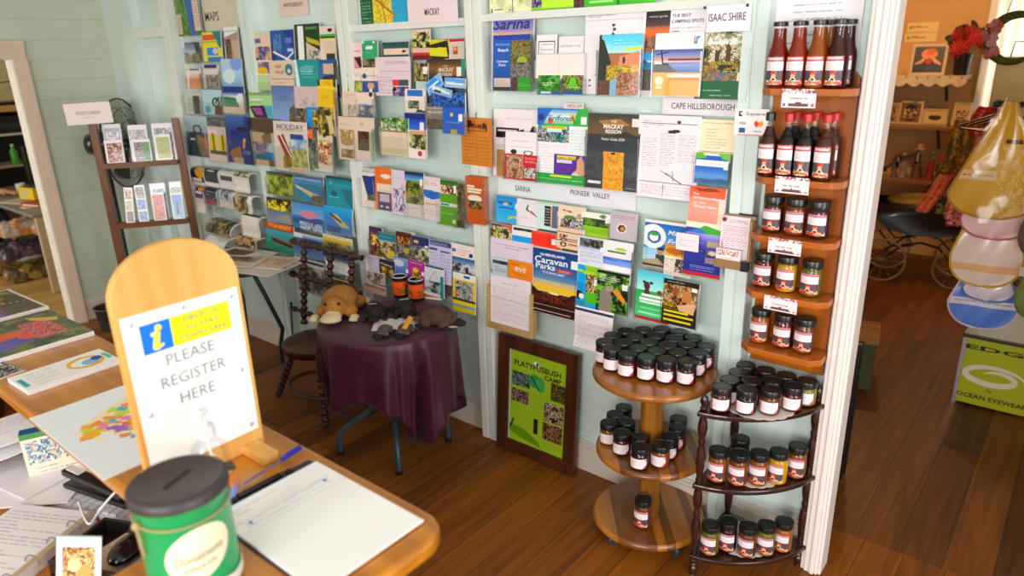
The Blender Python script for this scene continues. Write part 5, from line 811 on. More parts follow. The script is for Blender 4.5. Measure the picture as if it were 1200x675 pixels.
# framed poster leaning on the skirting
P0 = Vector((-1.995, 2.235, 0)); w, h = .445, .575
FRW = wood('frame_red_brown', '3c1c10', '5a2c18', 'z', 16, .35)
r = thing('framed_poster', 'dark wood framed lime green camp poster leaning against the skirting', 'framed poster', (-1.745, 2.232, .002), rot=(-.075, 0, 0))
b = MB(); fw = .062
b.box(-w/2, -w/2+fw, -.012, .014, 0, h); b.box(w/2-fw, w/2, -.012, .014, 0, h); b.box(-w/2+fw, w/2-fw, -.012, .014, 0, fw); b.box(-w/2+fw, w/2-fw, -.012, .014, h-fw, h); b.build('frame', FRW, r, bevel=.003)
pw, ph = w-2*fw+.004, h-2*fw+.004
mb = MB(); A = raster('98b03c;r 0 0 .04 1 b8bca8;r 0 0 1 .015 b8bca8;p .06 .23 .38 .38 4 2c3c34 5a6a64 8a9a98 3c5040;p .06 .42 .36 .56 7 3c2c28 6c4c44 b09c94 2c2420;p .74 .24 .98 .42 5 2c3c1c 4c5c2c 8a6c4c 1c2414;p .64 .46 .96 .66 9 2c2420 8a7a6c c8b8a8 4c4038;p .62 .68 .95 .86 6 2c1c14 7c5444 a8886c 3c2c24;r .46 .68 .54 .84 2c2c24;e .46 .28 .1 .07 3c8c54;e .56 .3 .08 .08 4c9c60;l .4 .24 .54 .36 .02 2c3c24;q .02 .82 .3 .84 .55 .92 .6 .98 .2 .94 .03 .9 6a8c1c;l .05 .85 .1 .76 .03 2c3c14;t .42 .4 .62 .62 5 7a9c1c;t .08 .6 .4 .8 6 8ab020;t .62 .89 .95 .97 3 7a9c1c;e .48 .1 .05 .03 e8e8d8;e .5 .1 .02 .02 2c2c20', pw, ph, .003)
face_grid(mb, A, lambda u, v: (-pw/2+u*pw, -.001, fw-.002+ph*(1-v))); pr_ = mb.build('print', [PRINT], r)
letters('PLATYPUSBUSH', -.0, fw+ph*.86, pw*.8, ph*.06, mat('26301a', .6), r, y=-.0025, bold=.02); letters('CAMP', pw*.27, fw+ph*.79, pw*.28, ph*.05, mat('26301a', .6), r, y=-.0025, bold=.02)
# ------------------------------------------------------------------ jars, bottles and their stands
GLASS = clear('jar_glass', (.97, .98, .97), .03, .035)
LID = mat('17181a', .32, 0, .15, var=.1)
CONT = {'berry': '2a0c10', 'plum': '34101a', 'red': '5c1512', 'brown': '4a2410', 'amber': '8a4a14', 'orange': 'a8581a', 'mustard': 'd09c14', 'olive': '6a6418', 'green': '70701c', 'relish': '7a3c14', 'pickle': '8a8424', 'chutney': '6a3a18'}
def contents(k): return mat(CONT[k], .3, 0, 0, .25, var=.28)
def label_mesh(r, z0, z1, half, spec, res=.0016):
    mb = MB(); arc = 2*half*r; A = raster(spec, arc, z1-z0, res)
    face_grid(mb, A, lambda u, v: (r*math.sin((u-.5)*2*half), -r*math.cos((u-.5)*2*half), z1-(z1-z0)*v), merge=False)
    return mb
def make_mesh(mb, name, mats, smooth=None):
    o = mb.build(name, mats, smooth=smooth); me = o.data; bpy.data.objects.remove(o); return me
SR, SH = .0335, .085                                    # small jam jar
TR, TH = .0325, .118                                    # tall preserve jar
def jarset(R, Hh, lid_h):
    bt = Hh-lid_h
    g = MB(); g.lathe([(R*.86, 0), (R*.98, .004), (R, .01), (R, bt*.78), (R*.93, bt*.88), (R*.84, bt*.94), (R*.84, bt)], 28)
    c = MB(); c.lathe([(R*.84, .003), (R*.95, .007), (R*.965, .012), (R*.965, bt*.77), (R*.9, bt*.86), (R*.8, bt*.9)], 28)
    l = MB(); l.lathe([(R*.95, bt-.004), (R*.985, bt-.003), (R*.99, Hh-.004), (R*.95, Hh-.0005), (R*.86, Hh), (R*.84, Hh-.0012), (R*.5, Hh-.0012), (R*.48, Hh-.0004), (R*.02, Hh-.0006)], 30)
    return g, c, l
g, c, l = jarset(SR, SH, .017)
SM = dict(glass=make_mesh(g, 'glass', [GLASS], 40), lid=make_mesh(l, 'lid', [LID], 35), cont=c)
g, c, l = jarset(TR, TH, .017)
TM = dict(glass=make_mesh(g, 'glass', [GLASS], 40), lid=make_mesh(l, 'lid', [LID], 35), cont=c)
LBL = {'stand': make_mesh(label_mesh(SR+.0006, .012, .05, 1.0, 'e6dce0;t .2 .25 .8 .75 4 b8a0a8;q .75 1 1 .55 1 1 c84858;q .85 .1 1 .0 1 .35 d87080;r 0 .9 .06 1 c89098;e .95 .9 .08 .12 a83040'), 'label', [PRINT, PAPER], 30),
       'shelf': make_mesh(label_mesh(SR+.0006, .012, .05, 1.05, 'e6dce0;r 0 0 .16 1 a87868;p 0 0 .2 1 4 8a5048 c89080 5a3c38 e0c0b0;t .25 .25 .85 .75 4 b8a0a8;q .8 1 1 .65 1 1 c84858'), 'label', [PRINT, PAPER], 30),
       'tall': make_mesh(label_mesh(TR+.0006, .012, .078, .95, 'e6dade;r 0 0 1 .1 c88890;r 0 .1 1 .13 5a3c40;t .1 .2 .9 .45 3 b09aa4;r 0 .5 1 1 5c5058;e .5 .6 .13 .08 c03c2c;e .5 .68 .1 .07 e0a888;q .3 .95 .42 .72 .58 .72 .75 .95 e8cfc0;e .5 .85 .1 .1 2c2830;p 0 .82 1 1 6 a8283c c84048 d8a878 5c2c30 e0c8b0;e .93 .05 .1 .06 d88088'), 'label', [PRINT, PAPER], 30)}
CMESH = {}
def cont_mesh(kind, k):
    if (kind, k) not in CMESH:
        CMESH[(kind, k)] = make_mesh({'s': SM, 't': TM}[kind]['cont'], 'contents', [contents(k)], 40)
    return CMESH[(kind, k)]
def jar(kind, k, lab, x, y, z, rz, label, group):
    S = SM if kind == 's' else TM
    t = thing('preserve_jar', label, 'jar', (x, y, z), rz, group)
    for nm, me in (('contents', cont_mesh(kind, k)), ('glass', S['glass']), ('label', LBL[lab]), ('lid', S['lid'])):
        o = bpy.data.objects.new(nm, me); col.objects.link(o); o.parent = t
    return t
def relax(pts, rad, inside, it=60):
    for _ in range(it):
        for i in range(len(pts)):
            for j in range(i):
                d = pts[i]-pts[j]; L = d.length
                if L < rad: q = d*((rad-L)/2/max(L, 1e-5)); pts[i] += q; pts[j] -= q
        for p in pts: inside(p)
    return pts
# --- round three tier stand on castors
SX, SY = -1.085, 2.098
TZ = (.095, .385, .70)
ST = wood('stand_staves', '9a5818', 'c07c2a', 'x', 10, .3, .35, stripes=('y', .034, .75))
ST1 = wood('stand_top_timber', '8a4c16', 'b06c22', 'x', 10, .3, .35)
PED = wood('pedestal_timber', '7a4414', 'b87824', 'z', 10, .3, .3)
st = thing('jar_stand', 'round three tier honey timber stand on castors beside the corner shelf', 'display stand', (SX, SY, 0), -.9)
def disc(r, z, t=.026): return MB().lathe([(r-.006, z-t), (r-.001, z-t+.005), (r, z-t/2), (r-.002, z-.006), (r-.009, z)], 56)
for r_, z, m in ((.213, TZ[0], ST), (.205, TZ[1], ST), (.222, TZ[2], ST1)): disc(r_, z).build('tier', m, st, smooth=35)
ped = MB(); ped.lathe([(.045, TZ[0]), (.042, .14), (.037, .25), (.041, TZ[1]-.03), (.043, TZ[1]-.026)], 26); ped.build('pedestal', PED, st, smooth=40)
ped = MB(); ped.lathe([(.056, TZ[1]), (.052, .41), (.043, .46), (.041, .52), (.045, .62), (.05, TZ[2]-.026)], 26); ped.build('pedestal', PED, st, smooth=40)
for k in range(4):
    a = .5+k*PI/2; cx, cy = .165*math.cos(a), .165*math.sin(a); q = MB()
    q.lathe([(.018, -.01), (.022, -.006), (.022, .006), (.018, .01)], 16, T(cx, cy, .023) @ RZ(a) @ RX(PI/2)); q.box(cx-.006, cx+.006, cy-.016, cy+.016, .03, .069); q.build('castor', mat('3a3d42', .45), st, smooth=40)
def camrz(x, y): return math.atan2(-x, y)                  # turns a label towards the viewing side of the room
rows = [('front row', 's', [(148, 165, 'plum'), (235, 230, 'berry'), (345, 280, 'red'), (497, 305, 'berry'), (642, 340, 'berry'), (813, 355, 'plum'), (895, 290, 'berry'), (943, 225, 'berry')]),
        ('second row', 's', [(205, 112, 'brown'), (305, 182, 'berry'), (425, 225, 'berry'), (565, 258, 'plum'), (735, 280, 'berry')]),
        ('third row', 's', [(262, 70, 'brown'), (350, 125, 'berry'), (487, 165, 'berry'), (632, 195, 'berry'), (787, 215, 'plum')]),
        ('fourth row', 's', [(405, 78, 'berry'), (522, 118, 'plum'), (675, 145, 'berry'), (850, 170, 'berry')]),
        ('back row', 's', [(473, 35, 'berry'), (758, 105, 'brown')])]
ordw = ['first', 'second', 'third', 'fourth', 'fifth', 'sixth', 'seventh', 'eighth']
P2 = []; meta = []
for rn, kd, L in rows:
    for i, (u, v, k) in enumerate(L):
        p = at_z(685+u/6.75, 370+v/6.75, TZ[2]+SH); P2.append(Vector((p.x, p.y))); meta.append((rn, i, k))
def in_disc(cx, cy, R):
    def f(p):
        d = Vector((p.x-cx, p.y-cy))
        if d.length > R: d *= R/d.length; p.x, p.y = cx+d.x, cy+d.y
    return f
relax(P2, .0685, in_disc(SX, SY, .184))
for p, (rn, i, k) in zip(P2, meta):
    jar('s', k, 'stand', p.x, p.y, TZ[2]+.0005, camrz(p.x, p.y)-random.uniform(.1, .5), 'dark jam jar on the round stand top, %s, %s from the left' % (rn, ordw[i]), 'jam jars on the round stand top')
P2 = [];  mid = [(172, 235, 'amber', 'first at the left rim'), (285, 318, 'brown', 'second along the front rim'), (412, 388, 'plum', 'third along the front rim'), (572, 405, 'amber', 'fourth along the front rim'), (625, 330, 'berry', 'behind the fourth, right of the post'), (672, 270, 'brown', 'second last on the right'), (710, 205, 'brown', 'last at the right rear'), (350, 235, 'berry', 'just left of the post'), (455, 300, 'berry', 'just in front of the post'), (210, 165, 'brown', 'second rank at the left'), (267, 105, 'red', 'left rear of the tier')]
for u, v, k, s in mid:
    p = at_z(690+u/6.75, 460+v/6.75, TZ[1]+SH); P2.append(Vector((p.x, p.y)))
d_in = in_disc(SX, SY, .168)
def ring(p):
    d_in(p); d = Vector((p.x-SX, p.y-SY))
    if d.length < .094: d *= .094/max(d.length, 1e-4); p.x, p.y = SX+d.x, SY+d.y
relax(P2, .0685, ring)
for p, (u, v, k, s) in zip(P2, mid): jar('s', k, 'stand', p.x, p.y, TZ[1]+.0005, camrz(p.x, p.y)-random.uniform(.1, .45), 'small jam jar on the round stand middle tier, %s' % s, 'jam jars on the round stand middle tier')
p = at_z(753.9, 584, TZ[0]+TH); jar('t', 'chutney', 'tall', p.x, p.y, TZ[0]+.0005, camrz(p.x, p.y)-.35, 'single tall preserve jar alone on the lowest round tier', None)
# --- dark turned corner shelf
CX, CY, CR = -.85, 2.272, .318
CZ = (.1, .39, .665)
DK = wood('dark_walnut', '2a120e', '3e1d16', 'x', 14, .25, .5)
cs = thing('corner_shelf', 'dark three tier corner shelf with turned posts beside the doorway', 'shelf', (CX, CY, 0))
def bow(R, n=26):
    pts = [(0, 0)]
    for i in range(n+1):
        a = -PI/2+PI/2*i/n; rr = R*(1-.07*math.sin(2*(a+PI/2))); pts.append((rr*math.cos(a), rr*math.sin(a)))
    return pts
for z in CZ:
    MB().prism(bow(CR), z-.018, z).build('shelf_board', DK, cs, bevel=.004)
    e = MB()
spindle = [(.011, 0), (.013, .008), (.009, .02), (.012, .035), (.0155, .07), (.0165, .1), (.013, .13), (.009, .145), (.012, .155), (.012, .165), (.009, .175), (.013, .19), (.0165, .215), (.014, .245), (.01, .26), (.013, .268)]
def post(x, y, zs):
    q = MB()
    for z0, z1 in zs: q.lathe([(r, z0+(z1-z0)*z/.268) for r, z in spindle], 14, T(x, y, 0))
    q.build('post', DK, cs, smooth=50)
pts = ((.012, -CR+.028), (CR-.028, -.012), (.02, -.02))
for x, y in pts: post(x, y, [(0, CZ[0]-.018), (CZ[0], CZ[1]-.018), (CZ[1], CZ[2]-.018)])
for x, y in pts: MB().lathe([(.009, CZ[2]), (.013, CZ[2]+.006), (.008, CZ[2]+.012), (.014, CZ[2]+.03), (.011, CZ[2]+.046), (.002, CZ[2]+.058)], 14, T(x, y, 0)).build('finial', DK, cs, smooth=50)
DOI = mat('e4dcd0', .9, bump=.4, bscale=260)
def doily(cx, cy, R, z, lab):
    n = 72; vs = [(0, 0, .0012)]; fs = []
    for k in range(n):
        a = 2*PI*k/n; rr = R*(1+.05*abs(math.sin(a*9))); vs.append((rr*math.cos(a), rr*math.sin(a), .0012))
    for k in range(n): fs.append((0, 1+k, 1+(k+1) % n))
    hole = MB(); hole.add(vs, fs); hole.add([(v[0], v[1], 0) for v in vs], [f[::-1] for f in fs]); hole.add([v for v in vs[1:]]+[(v[0], v[1], 0) for v in vs[1:]], [(k, n+k, n+(k+1) % n, (k+1) % n) for k in range(n)])
    o = hole.build('lace_doily', DOI); o.location = (cx, cy, z+.0004); tag(o, lab, 'doily')
dp = at_z(880, 480, CZ[2]); doily(-.715, 2.135, .118, CZ[2], 'cream lace doily on the top tier of the corner shelf')
doily(-.72, 2.15, .1, CZ[1], 'cream lace doily on the middle tier of the corner shelf'); doily(-.73, 2.15, .098, CZ[0], 'cream lace doily on the lowest tier of the corner shelf')
def in_bow(p):
    d = Vector((p.x-CX, p.y-CY)); R = CR-.052
    if d.x < .055: d.x = .055
    if d.y > -.055: d.y = -.055
    if d.length > R: d *= R/d.length
    p.x, p.y = CX+d.x, CY+d.y
def place(L, kind, z, ox, oy, sc, lab, pre, group, dz=.0022):
    P2 = []
    for a in L:
        p = at_z(ox+a[0]/sc, oy+a[1]/sc, z+(SH if kind == 's' else TH)); P2.append(Vector((p.x, p.y)))
    relax(P2, .069 if kind == 's' else .0675, in_bow)
    for p, a in zip(P2, L): jar(kind, a[2], lab, p.x, p.y, z+dz, camrz(p.x, p.y)-random.uniform(.1, .4), pre % a[3], group)
place([(215, 262, 'brown', 'left end of the front'), (393, 270, 'berry', 'second along the front'), (610, 295, 'chutney', 'middle of the front'), (793, 280, 'red', 'fourth along the front'), (975, 255, 'pickle', 'right end, with green pickle'), (275, 205, 'berry', 'behind the left end one'), (330, 145, 'berry', 'third back at the left edge'), (390, 90, 'berry', 'furthest back at the left'), (445, 205, 'brown', 'behind the second front one'), (515, 145, 'plum', 'middle of the rear'), (595, 222, 'brown', 'behind the middle front one'), (760, 205, 'berry', 'rear, behind the red one')],
      's', CZ[2], 810, 400, 6.667, 'shelf', 'black lidded jar on the corner shelf top, %s', 'jars on the corner shelf top')
place([(200, 197, 'amber', 'first at the left'), (372, 240, 'relish', 'second, olive brown'), (545, 247, 'amber', 'third, orange brown'), (693, 238, 'mustard', 'bright mustard yellow'), (838, 200, 'amber', 'last at the right'), (418, 145, 'brown', 'behind the olive brown one')],
      't', CZ[1], 800, 490, 6.139, 'tall', 'tall preserve jar on the corner shelf middle, %s', 'tall jars on the corner shelf middle')
place([(245, 262, 'olive', 'yellow green at the left'), (395, 250, 'berry', 'very dark, second'), (557, 265, 'chutney', 'brown in the middle'), (712, 262, 'green', 'chunky green pickle, fourth'), (878, 245, 'orange', 'orange at the right end')],
      't', CZ[0], 790, 575, 6.667, 'tall', 'tall preserve jar on the corner shelf bottom, %s', 'tall jars on the corner shelf bottom')
# --- wall rack of five small shelves
WR = wood('rack_orange_timber', '9a4c12', 'c0681c', 'z', 11, .3, .3)
SZ = (1.675, 1.41, 1.225, 1.035, .838)
r = thing('jar_rack', 'tall orange timber wall rack with five little shelves of sauces', 'wall rack', (-.69, 2.31, .8))
b = MB(); b.prism([(-.815, .74), (-.565, .74), (-.565, 1.70), (-.6, 1.74), (-.78, 1.74), (-.815, 1.70)], 0, .016, Matrix(((1, 0, 0, 0), (0, 0, 1, 2.298), (0, 1, 0, 0), (0, 0, 0, 1)))); b.build('back_board', WR, r, world=True, bevel=.003)
WR2 = wood('rack_shelf_timber', '9a4c12', 'c0681c', 'x', 11, .3, .3)
for z in SZ:
    b = MB(); b.prism([(-.815, 2.298), (-.815, 2.205), (-.78, 2.17), (-.58, 2.17), (-.55, 2.2), (-.55, 2.298)], z-.022, z); b.build('shelf_board', WR2, r, world=True, bevel=.003)
def shelf_jars(L, z, kind, pre, group):
    for u, v, k, s, y in L:
        p = at_y(u, v, y); jar(kind, k, 'tall', p.x, y, z+.0005, camrz(p.x, y)-.25, pre % s, group)
shelf_jars([(908, 230, 'brown', 'left one', 2.24), (935, 234, 'relish', 'middle one', 2.24), (962, 236, 'plum', 'right one', 2.236)], SZ[2], 't', 'preserve jar on the third rack shelf, %s', 'jars on the wall rack')
shelf_jars([(897, 295, 'brown', 'brown at left', 2.242), (924, 303, 'mustard', 'yellow in the middle', 2.24), (953.5, 304, 'olive', 'green at right', 2.238)], SZ[3], 't', 'preserve jar on the fourth rack shelf, %s', 'jars on the wall rack')
shelf_jars([(892.6, 360, 'orange', 'orange brown at left', 2.242), (920, 368, 'red', 'dark red in the middle', 2.24), (945.5, 371, 'chutney', 'brown at right', 2.238)], SZ[4], 't', 'preserve jar on the lowest rack shelf, %s', 'jars on the wall rack')
# bottles
def bottle_set(R, Hb, kind):
    if kind == 'sauce': pr = [(R*.9, 0), (R, .006), (R, Hb*.46), (R*.93, Hb*.53), (R*.72, Hb*.62), (R*.62, Hb*.74), (R*.6, Hb*.93)]; cap = [(R*.64, Hb*.93), (R*.68, Hb*.935), (R*.68, Hb*.99), (R*.6, Hb)]
    else: pr = [(R*.9, 0), (R, .006), (R, Hb*.5), (R*.92, Hb*.57), (R*.6, Hb*.66), (R*.42, Hb*.74), (R*.38, Hb*.88)]; cap = [(R*.44, Hb*.87), (R*.5, Hb*.875), (R*.5, Hb*.985), (R*.42, Hb)]
    c = MB(); c.lathe([(max(.001, a*.95), b+.002) for a, b in pr[:-1]]+[(pr[-1][0]*.93, Hb*.9 if kind == 'sauce' else Hb*.78)], 24)
    return make_mesh(MB().lathe(pr, 24), 'glass', [GLASS], 40), c, MB().lathe(cap, 24)
BL = make_mesh(label_mesh(.0316, .01, .088, .85, 'e6dade;r 0 0 1 .14 c86870;r .1 .03 .9 .1 e8c8c8;r 0 .14 1 .17 4a3438;t .1 .25 .9 .45 3 b8a0a8;r 0 .5 1 1 5c525c;e .5 .58 .16 .07 c83c28;e .5 .68 .12 .07 e4b08c;q .22 .95 .4 .74 .6 .74 .8 .95 ecd4c0;e .52 .84 .1 .08 2c2428;p 0 .84 1 1 8 a8283c d05848 d8b888 5c2c30 e8d8c0'), 'label', [PRINT, PAPER], 30)
B2 = make_mesh(label_mesh(.0306, .012, .1, .85, 'e6dade;r 0 0 1 .14 c86870;r .1 .03 .9 .1 e8c8c8;r 0 .14 1 .17 4a3438;t .1 .25 .9 .42 3 b8a0a8;r 0 .5 1 1 5c525c;e .5 .58 .16 .07 c83c28;e .5 .68 .12 .07 e4b08c;q .22 .95 .4 .74 .6 .74 .8 .95 ecd4c0;e .52 .84 .1 .08 2c2428;p 0 .84 1 1 8 a8283c d05848 d8b888 5c2c30 e8d8c0'), 'label', [PRINT, PAPER], 30)
g1, c1, cap1 = bottle_set(.031, .186, 'sauce'); g2, c2, cap2 = bottle_set(.030, .193, 'neck')
k1 = make_mesh(cap1, 'cap', [LID], 35); k2r = make_mesh(cap2, 'cap', [mat('c81c18', .3)], 35); k2b = make_mesh(cap2, 'cap', [LID], 35)
BC = {}
def bottle(sort, h, capm, x, y, z, label, group):
    t = thing('sauce_bottle', label, 'bottle', (x, y, z), camrz(x, y)-.3, group)
    key = (sort, h)
    if key not in BC: BC[key] = make_mesh(c1 if sort == 1 else c2, 'contents', [mat(h, .3, 0, 0, .2, var=.12)], 40)
    for nm, me in (('contents', BC[key]), ('glass', g1 if sort == 1 else g2), ('label', BL if sort == 1 else B2), ('cap', capm)):
        o = bpy.data.objects.new(nm, me); col.objects.link(o); o.parent = t
for u, v, y, h, s in ((915.3, 29, 2.204, '781604', 'red one at the left end'), (938.6, 29, 2.204, '8a2804', 'orange red, second'), (962.4, 28, 2.203, '944800', 'amber one in front'), (986.5, 27, 2.202, '38060a', 'dark red one at the front right'), (996, 26.5, 2.2655, '34060a', 'dark red one behind at the right end'), (972, 27, 2.2655, '8a4c10', 'amber one tucked behind')):
    p = at_y(u, v, y); bottle(1, h, k1, p.x, y, SZ[0]+.0005, 'tall sauce bottle on the first rack shelf, '+s, 'bottles on the wall rack')
for u, v, y, h, c, s in ((904, 132, 2.205, '3c1c12', k2b, 'the one with a black cap'), (926.5, 132, 2.204, '140c0c', k2r, 'red capped front left'), (948, 133, 2.204, '140c0c', k2r, 'red capped front middle'), (971.5, 134, 2.203, '4c1c08', k2r, 'red capped brown front right'), (934.5, 130, 2.2655, '140c0c', k2r, 'red capped behind left'), (957, 131, 2.2655, '140c0c', k2r, 'red capped behind middle'), (980, 132, 2.2655, '4c2412', k2r, 'red capped behind right')):
    p = at_y(u, v, y); bottle(2, h, c, p.x, y, SZ[1]+.0005, 'sauce bottle on the second rack shelf, '+s, 'bottles on the wall rack')
# ------------------------------------------------------------------ little draped table with plush animals
def fused(mb, name, m, parent=None, voxel=.006, fur=.0, fscale=.01, smooth_it=2):
    o = mb.build(name, m, parent)
    r = o.modifiers.new('fuse', 'REMESH'); r.mode = 'VOXEL'; r.voxel_size = voxel; r.use_smooth_shade = True
    if smooth_it: s = o.modifiers.new('soften', 'SMOOTH'); s.iterations = smooth_it; s.factor = .5
    if fur:
        tx = bpy.data.textures.get('fur_%g' % fscale) or bpy.data.textures.new('fur_%g' % fscale, 'CLOUDS'); tx.noise_scale = fscale
        d = o.modifiers.new('fur', 'DISPLACE'); d.texture = tx; d.strength = fur; d.mid_level = .5; d.texture_coords = 'LOCAL'
    return o
TX, TY, TZT, TR_ = -2.335, 1.92, .66, .298
STEEL = mat('3d5560', .4, .3, var=.15)
t = thing('round_table', 'small round table on bent blue grey steel legs under a plum cloth', 'table', (TX, TY, 0))
MB().lathe([(TR_-.004, TZT-.02), (TR_, TZT-.016), (TR_, TZT-.003), (TR_-.004, TZT)], 48).build('tabletop', mat('6a5a4c', .5), t, smooth=40)
MB().lathe([(.05, TZT-.09), (.055, TZT-.08), (.055, TZT-.021)], 20).build('hub', mat('d8d8d8', .5), t, smooth=40)
for fx, fy in ((-2.165, 1.775), (-2.515, 1.72), (-2.185, 2.115), (-2.52, 2.14)):
    d = Vector((fx-TX, fy-TY, 0)); n = d.normalized(); p = lambda r, z: tuple(n*r)[:2]+(z,)
    L = d.length
    MB().tube([p(.035, TZT-.03), p(.036, .5), p(.04, .36), p(.055, .28), p(L*.5, .2), p(L*.8, .15), p(L*.95, .115), p(L, .07), p(L, .012)], .0135, 10).build('leg', STEEL, t, smooth=60)
    MB().lathe([(.016, 0), (.016, .02)], 12, T(d.x, d.y, 0)).build('foot_cap', BLACK, t, smooth=40)
# cloth: square of satin damask laid over the round top, hanging in folds
def cloth():
    a, th0 = .575, math.radians(-66); nA, nR, nH = 240, 6, 22; zt = TZT+.0035; R = TR_+.004
    vs = []; fs = []
    def fold(th, hang):
        k = math.cos(2*(th-th0)+PI/2*0)
        c = 1-abs(math.cos(2*(th-th0)))                     # 1 at the corners
        c = max(0, -math.cos(4*(th-th0)))*.8+.2
        amp = hang*(.09+.17*c)
        s = math.sin(8*th+1.1)*.45+math.sin(17*th+2.6+hang*1.5)*.4*(.4+c)+math.sin(31*th+hang*2)*.4*c
        return R+.004+hang*(.08-.16*c*min(1, hang/.3))+amp*(s*.75)
    for i in range(nA):
        th = 2*PI*i/nA; ox, oy = .085, .045; rx, ry = math.cos(th), math.sin(th); c0, s0 = math.cos(th0), math.sin(th0); dx, dy = rx*c0+ry*s0, -rx*s0+ry*c0; px_, py_ = ox*c0+oy*s0, -ox*s0+oy*c0; S = min((a+(px_ if dx > 0 else -px_))/max(1e-6, abs(dx)), (a+(py_ if dy > 0 else -py_))/max(1e-6, abs(dy))); S = min(S, a*1.62)
        for j in range(nR+1): r = R*j/nR; vs.append((r*math.cos(th), r*math.sin(th), zt))
        for j in range(1, nH+1):
            hang = (S-R)*j/nH
            if j == 1: r = R+.004; z = zt-.006
            else: r = fold(th, hang); z = zt-hang*.985
            vs.append((r*math.cos(th), r*math.sin(th), z))
    m = nR+nH+1
    for i in range(nA):
        i2 = (i+1) % nA
        for j in range(m-1): fs.append((i*m+j, i*m+j+1, i2*m+j+1, i2*m+j))
    return MB().add(vs, fs)
mt, nt, b = nmat('plum_damask'); L_ = nt.links.new
tc = nt.nodes.new('ShaderNodeTexCoord'); vo = nt.nodes.new('ShaderNodeTexVoronoi'); vo.inputs['Scale'].default_value = 9; L_(tc.outputs['Object'], vo.inputs['Vector'])
no = nt.nodes.new('ShaderNodeTexNoise'); no.inputs['Scale'].default_value = 38; no.inputs['Detail'].default_value = 3; L_(tc.outputs['Object'], no.inputs['Vector'])
mm = nt.nodes.new('ShaderNodeMath'); mm.operation = 'LESS_THAN'; mm.inputs[1].default_value = .42; L_(vo.outputs['Distance'], mm.inputs[0])
m2 = nt.nodes.new('ShaderNodeMath'); m2.operation = 'GREATER_THAN'; m2.inputs[1].default_value = .52; L_(no.outputs['Fac'], m2.inputs[0])
m3 = nt.nodes.new('ShaderNodeMath'); m3.operation = 'MULTIPLY'; L_(mm.outputs[0], m3.inputs[0]); L_(m2.outputs[0], m3.inputs[1])
mx = nt.nodes.new('ShaderNodeMix'); mx.data_type = 'RGBA'; mx.inputs[6].default_value = hexc('4a1a32')+(1,); mx.inputs[7].default_value = hexc('381424')+(1,); L_(m3.outputs[0], mx.inputs[0]); L_(mx.outputs[2], b.inputs['Base Color'])
b.inputs['Roughness'].default_value = .42; b.inputs['Sheen Weight'].default_value = .1; b.inputs['Sheen Roughness'].default_value = .4
o = cloth().build('tablecloth', mt, smooth=180, weld=True); o.location = (TX, TY, 0); sm = o.modifiers.new('thick', 'SOLIDIFY'); sm.thickness = .0015; sm.offset = 1
tag(o, 'plum satin cloth draped over the small round table', 'tablecloth')
ZT = TZT+.0055
FUR_T = mat('a8702c', .95, var=.25, bump=.6, bscale=320); FUR_D = mat('2c211c', .95, var=.3, bump=.6, bscale=320); FUR_B = mat('5a4234', .95, var=.25, bump=.6, bscale=320); FUR_G = mat('5c5048', .95, var=.25, bump=.6, bscale=300)
CRM = mat('dcc49c', .9, var=.12, bump=.5, bscale=260); BLK = mat('1c1716', .8, bump=.3, bscale=200)
def ontable(px, py, z=None): return at_z(px, py, ZT if z is None else z)
def platypus(px, py, rz, s, fur, billm, footm, label, cat='plush toy', roll=0):
    p = ontable(px, py)
    t = thing('plush_platypus', label, cat, (p.x, p.y, ZT), rz, None, None); t.scale = (s, s, s); t.rotation_euler = (0, roll, rz)
    m = MB(); m.ball((0, .02, .062), (.078, .1, .06), 20, 14); m.ball((0, -.075, .058), (.055, .055, .048), 16, 12); m.ball((0, .07, .05), (.07, .07, .05), 16, 12)
    for sx in (-1, 1):
        m.ball((sx*.062, -.05, .03), (.03, .04, .028), 12, 8); m.ball((sx*.07, .075, .03), (.034, .04, .028), 12, 8)
    fused(m, 'body', fur, t, .005, .012, .016)
    m = MB(); m.ball((0, -.14, .034), (.046, .05, .018), 16, 10); m.ball((0, -.16, .03), (.05, .034, .015), 16, 10); m.ball((0, -.112, .042), (.034, .03, .02), 14, 10); fused(m, 'bill', billm, t, .005)
    m = MB(); m.ball((0, .165, .03), (.038, .06, .016), 14, 10); m.ball((0, .12, .035), (.032, .04, .024), 14, 10); fused(m, 'tail', fur, t, .006, .005, .012)
    for sx, sy in ((-1, -.095), (1, -.095), (-1, .125), (1, .125)):
        m = MB(); m.ball((sx*.088, sy, .016), (.022, .028, .014), 12, 8)
        for a in (-.5, 0, .5): m.ball((sx*.088+math.sin(a)*.026, sy-.026*math.cos(a)*(1 if sy < 0 else .6), .012), (.009, .012, .009), 8, 6)
        fused(m, 'foot', footm, t, .0045)
    for sx in (-1, 1): MB().ball((sx*.03, -.112, .085), .0075, 10, 8).build('eye', mat('0c0b0b', .15), t, smooth=180)
    return t
big = platypus(399, 367, .66, 1.02, FUR_T, CRM, CRM, 'large tan plush platypus with a cream bill at the left of the draped table')
dk1 = platypus(440, 371, .8, .54, FUR_D, BLK, BLK, 'dark plush platypus with a red and white tag, middle of the draped table')
dk2 = platypus(474, 367, 1.0, .57, FUR_D, BLK, BLK, 'darker plush platypus with a red and white tag, behind the small grey ones')
g1_ = platypus(450, 392, .4, .34, FUR_G, BLK, BLK, 'small grey plush platypus at the front edge, nearer the big tan one')
g2_ = platypus(474, 391, .4, .36, FUR_G, BLK, BLK, 'small grey plush platypus at the front edge beside the orange tag')
br = platypus(516, 381, 1.9, .64, FUR_B, BLK, BLK, 'brown plush platypus lying at the right edge of the draped table')
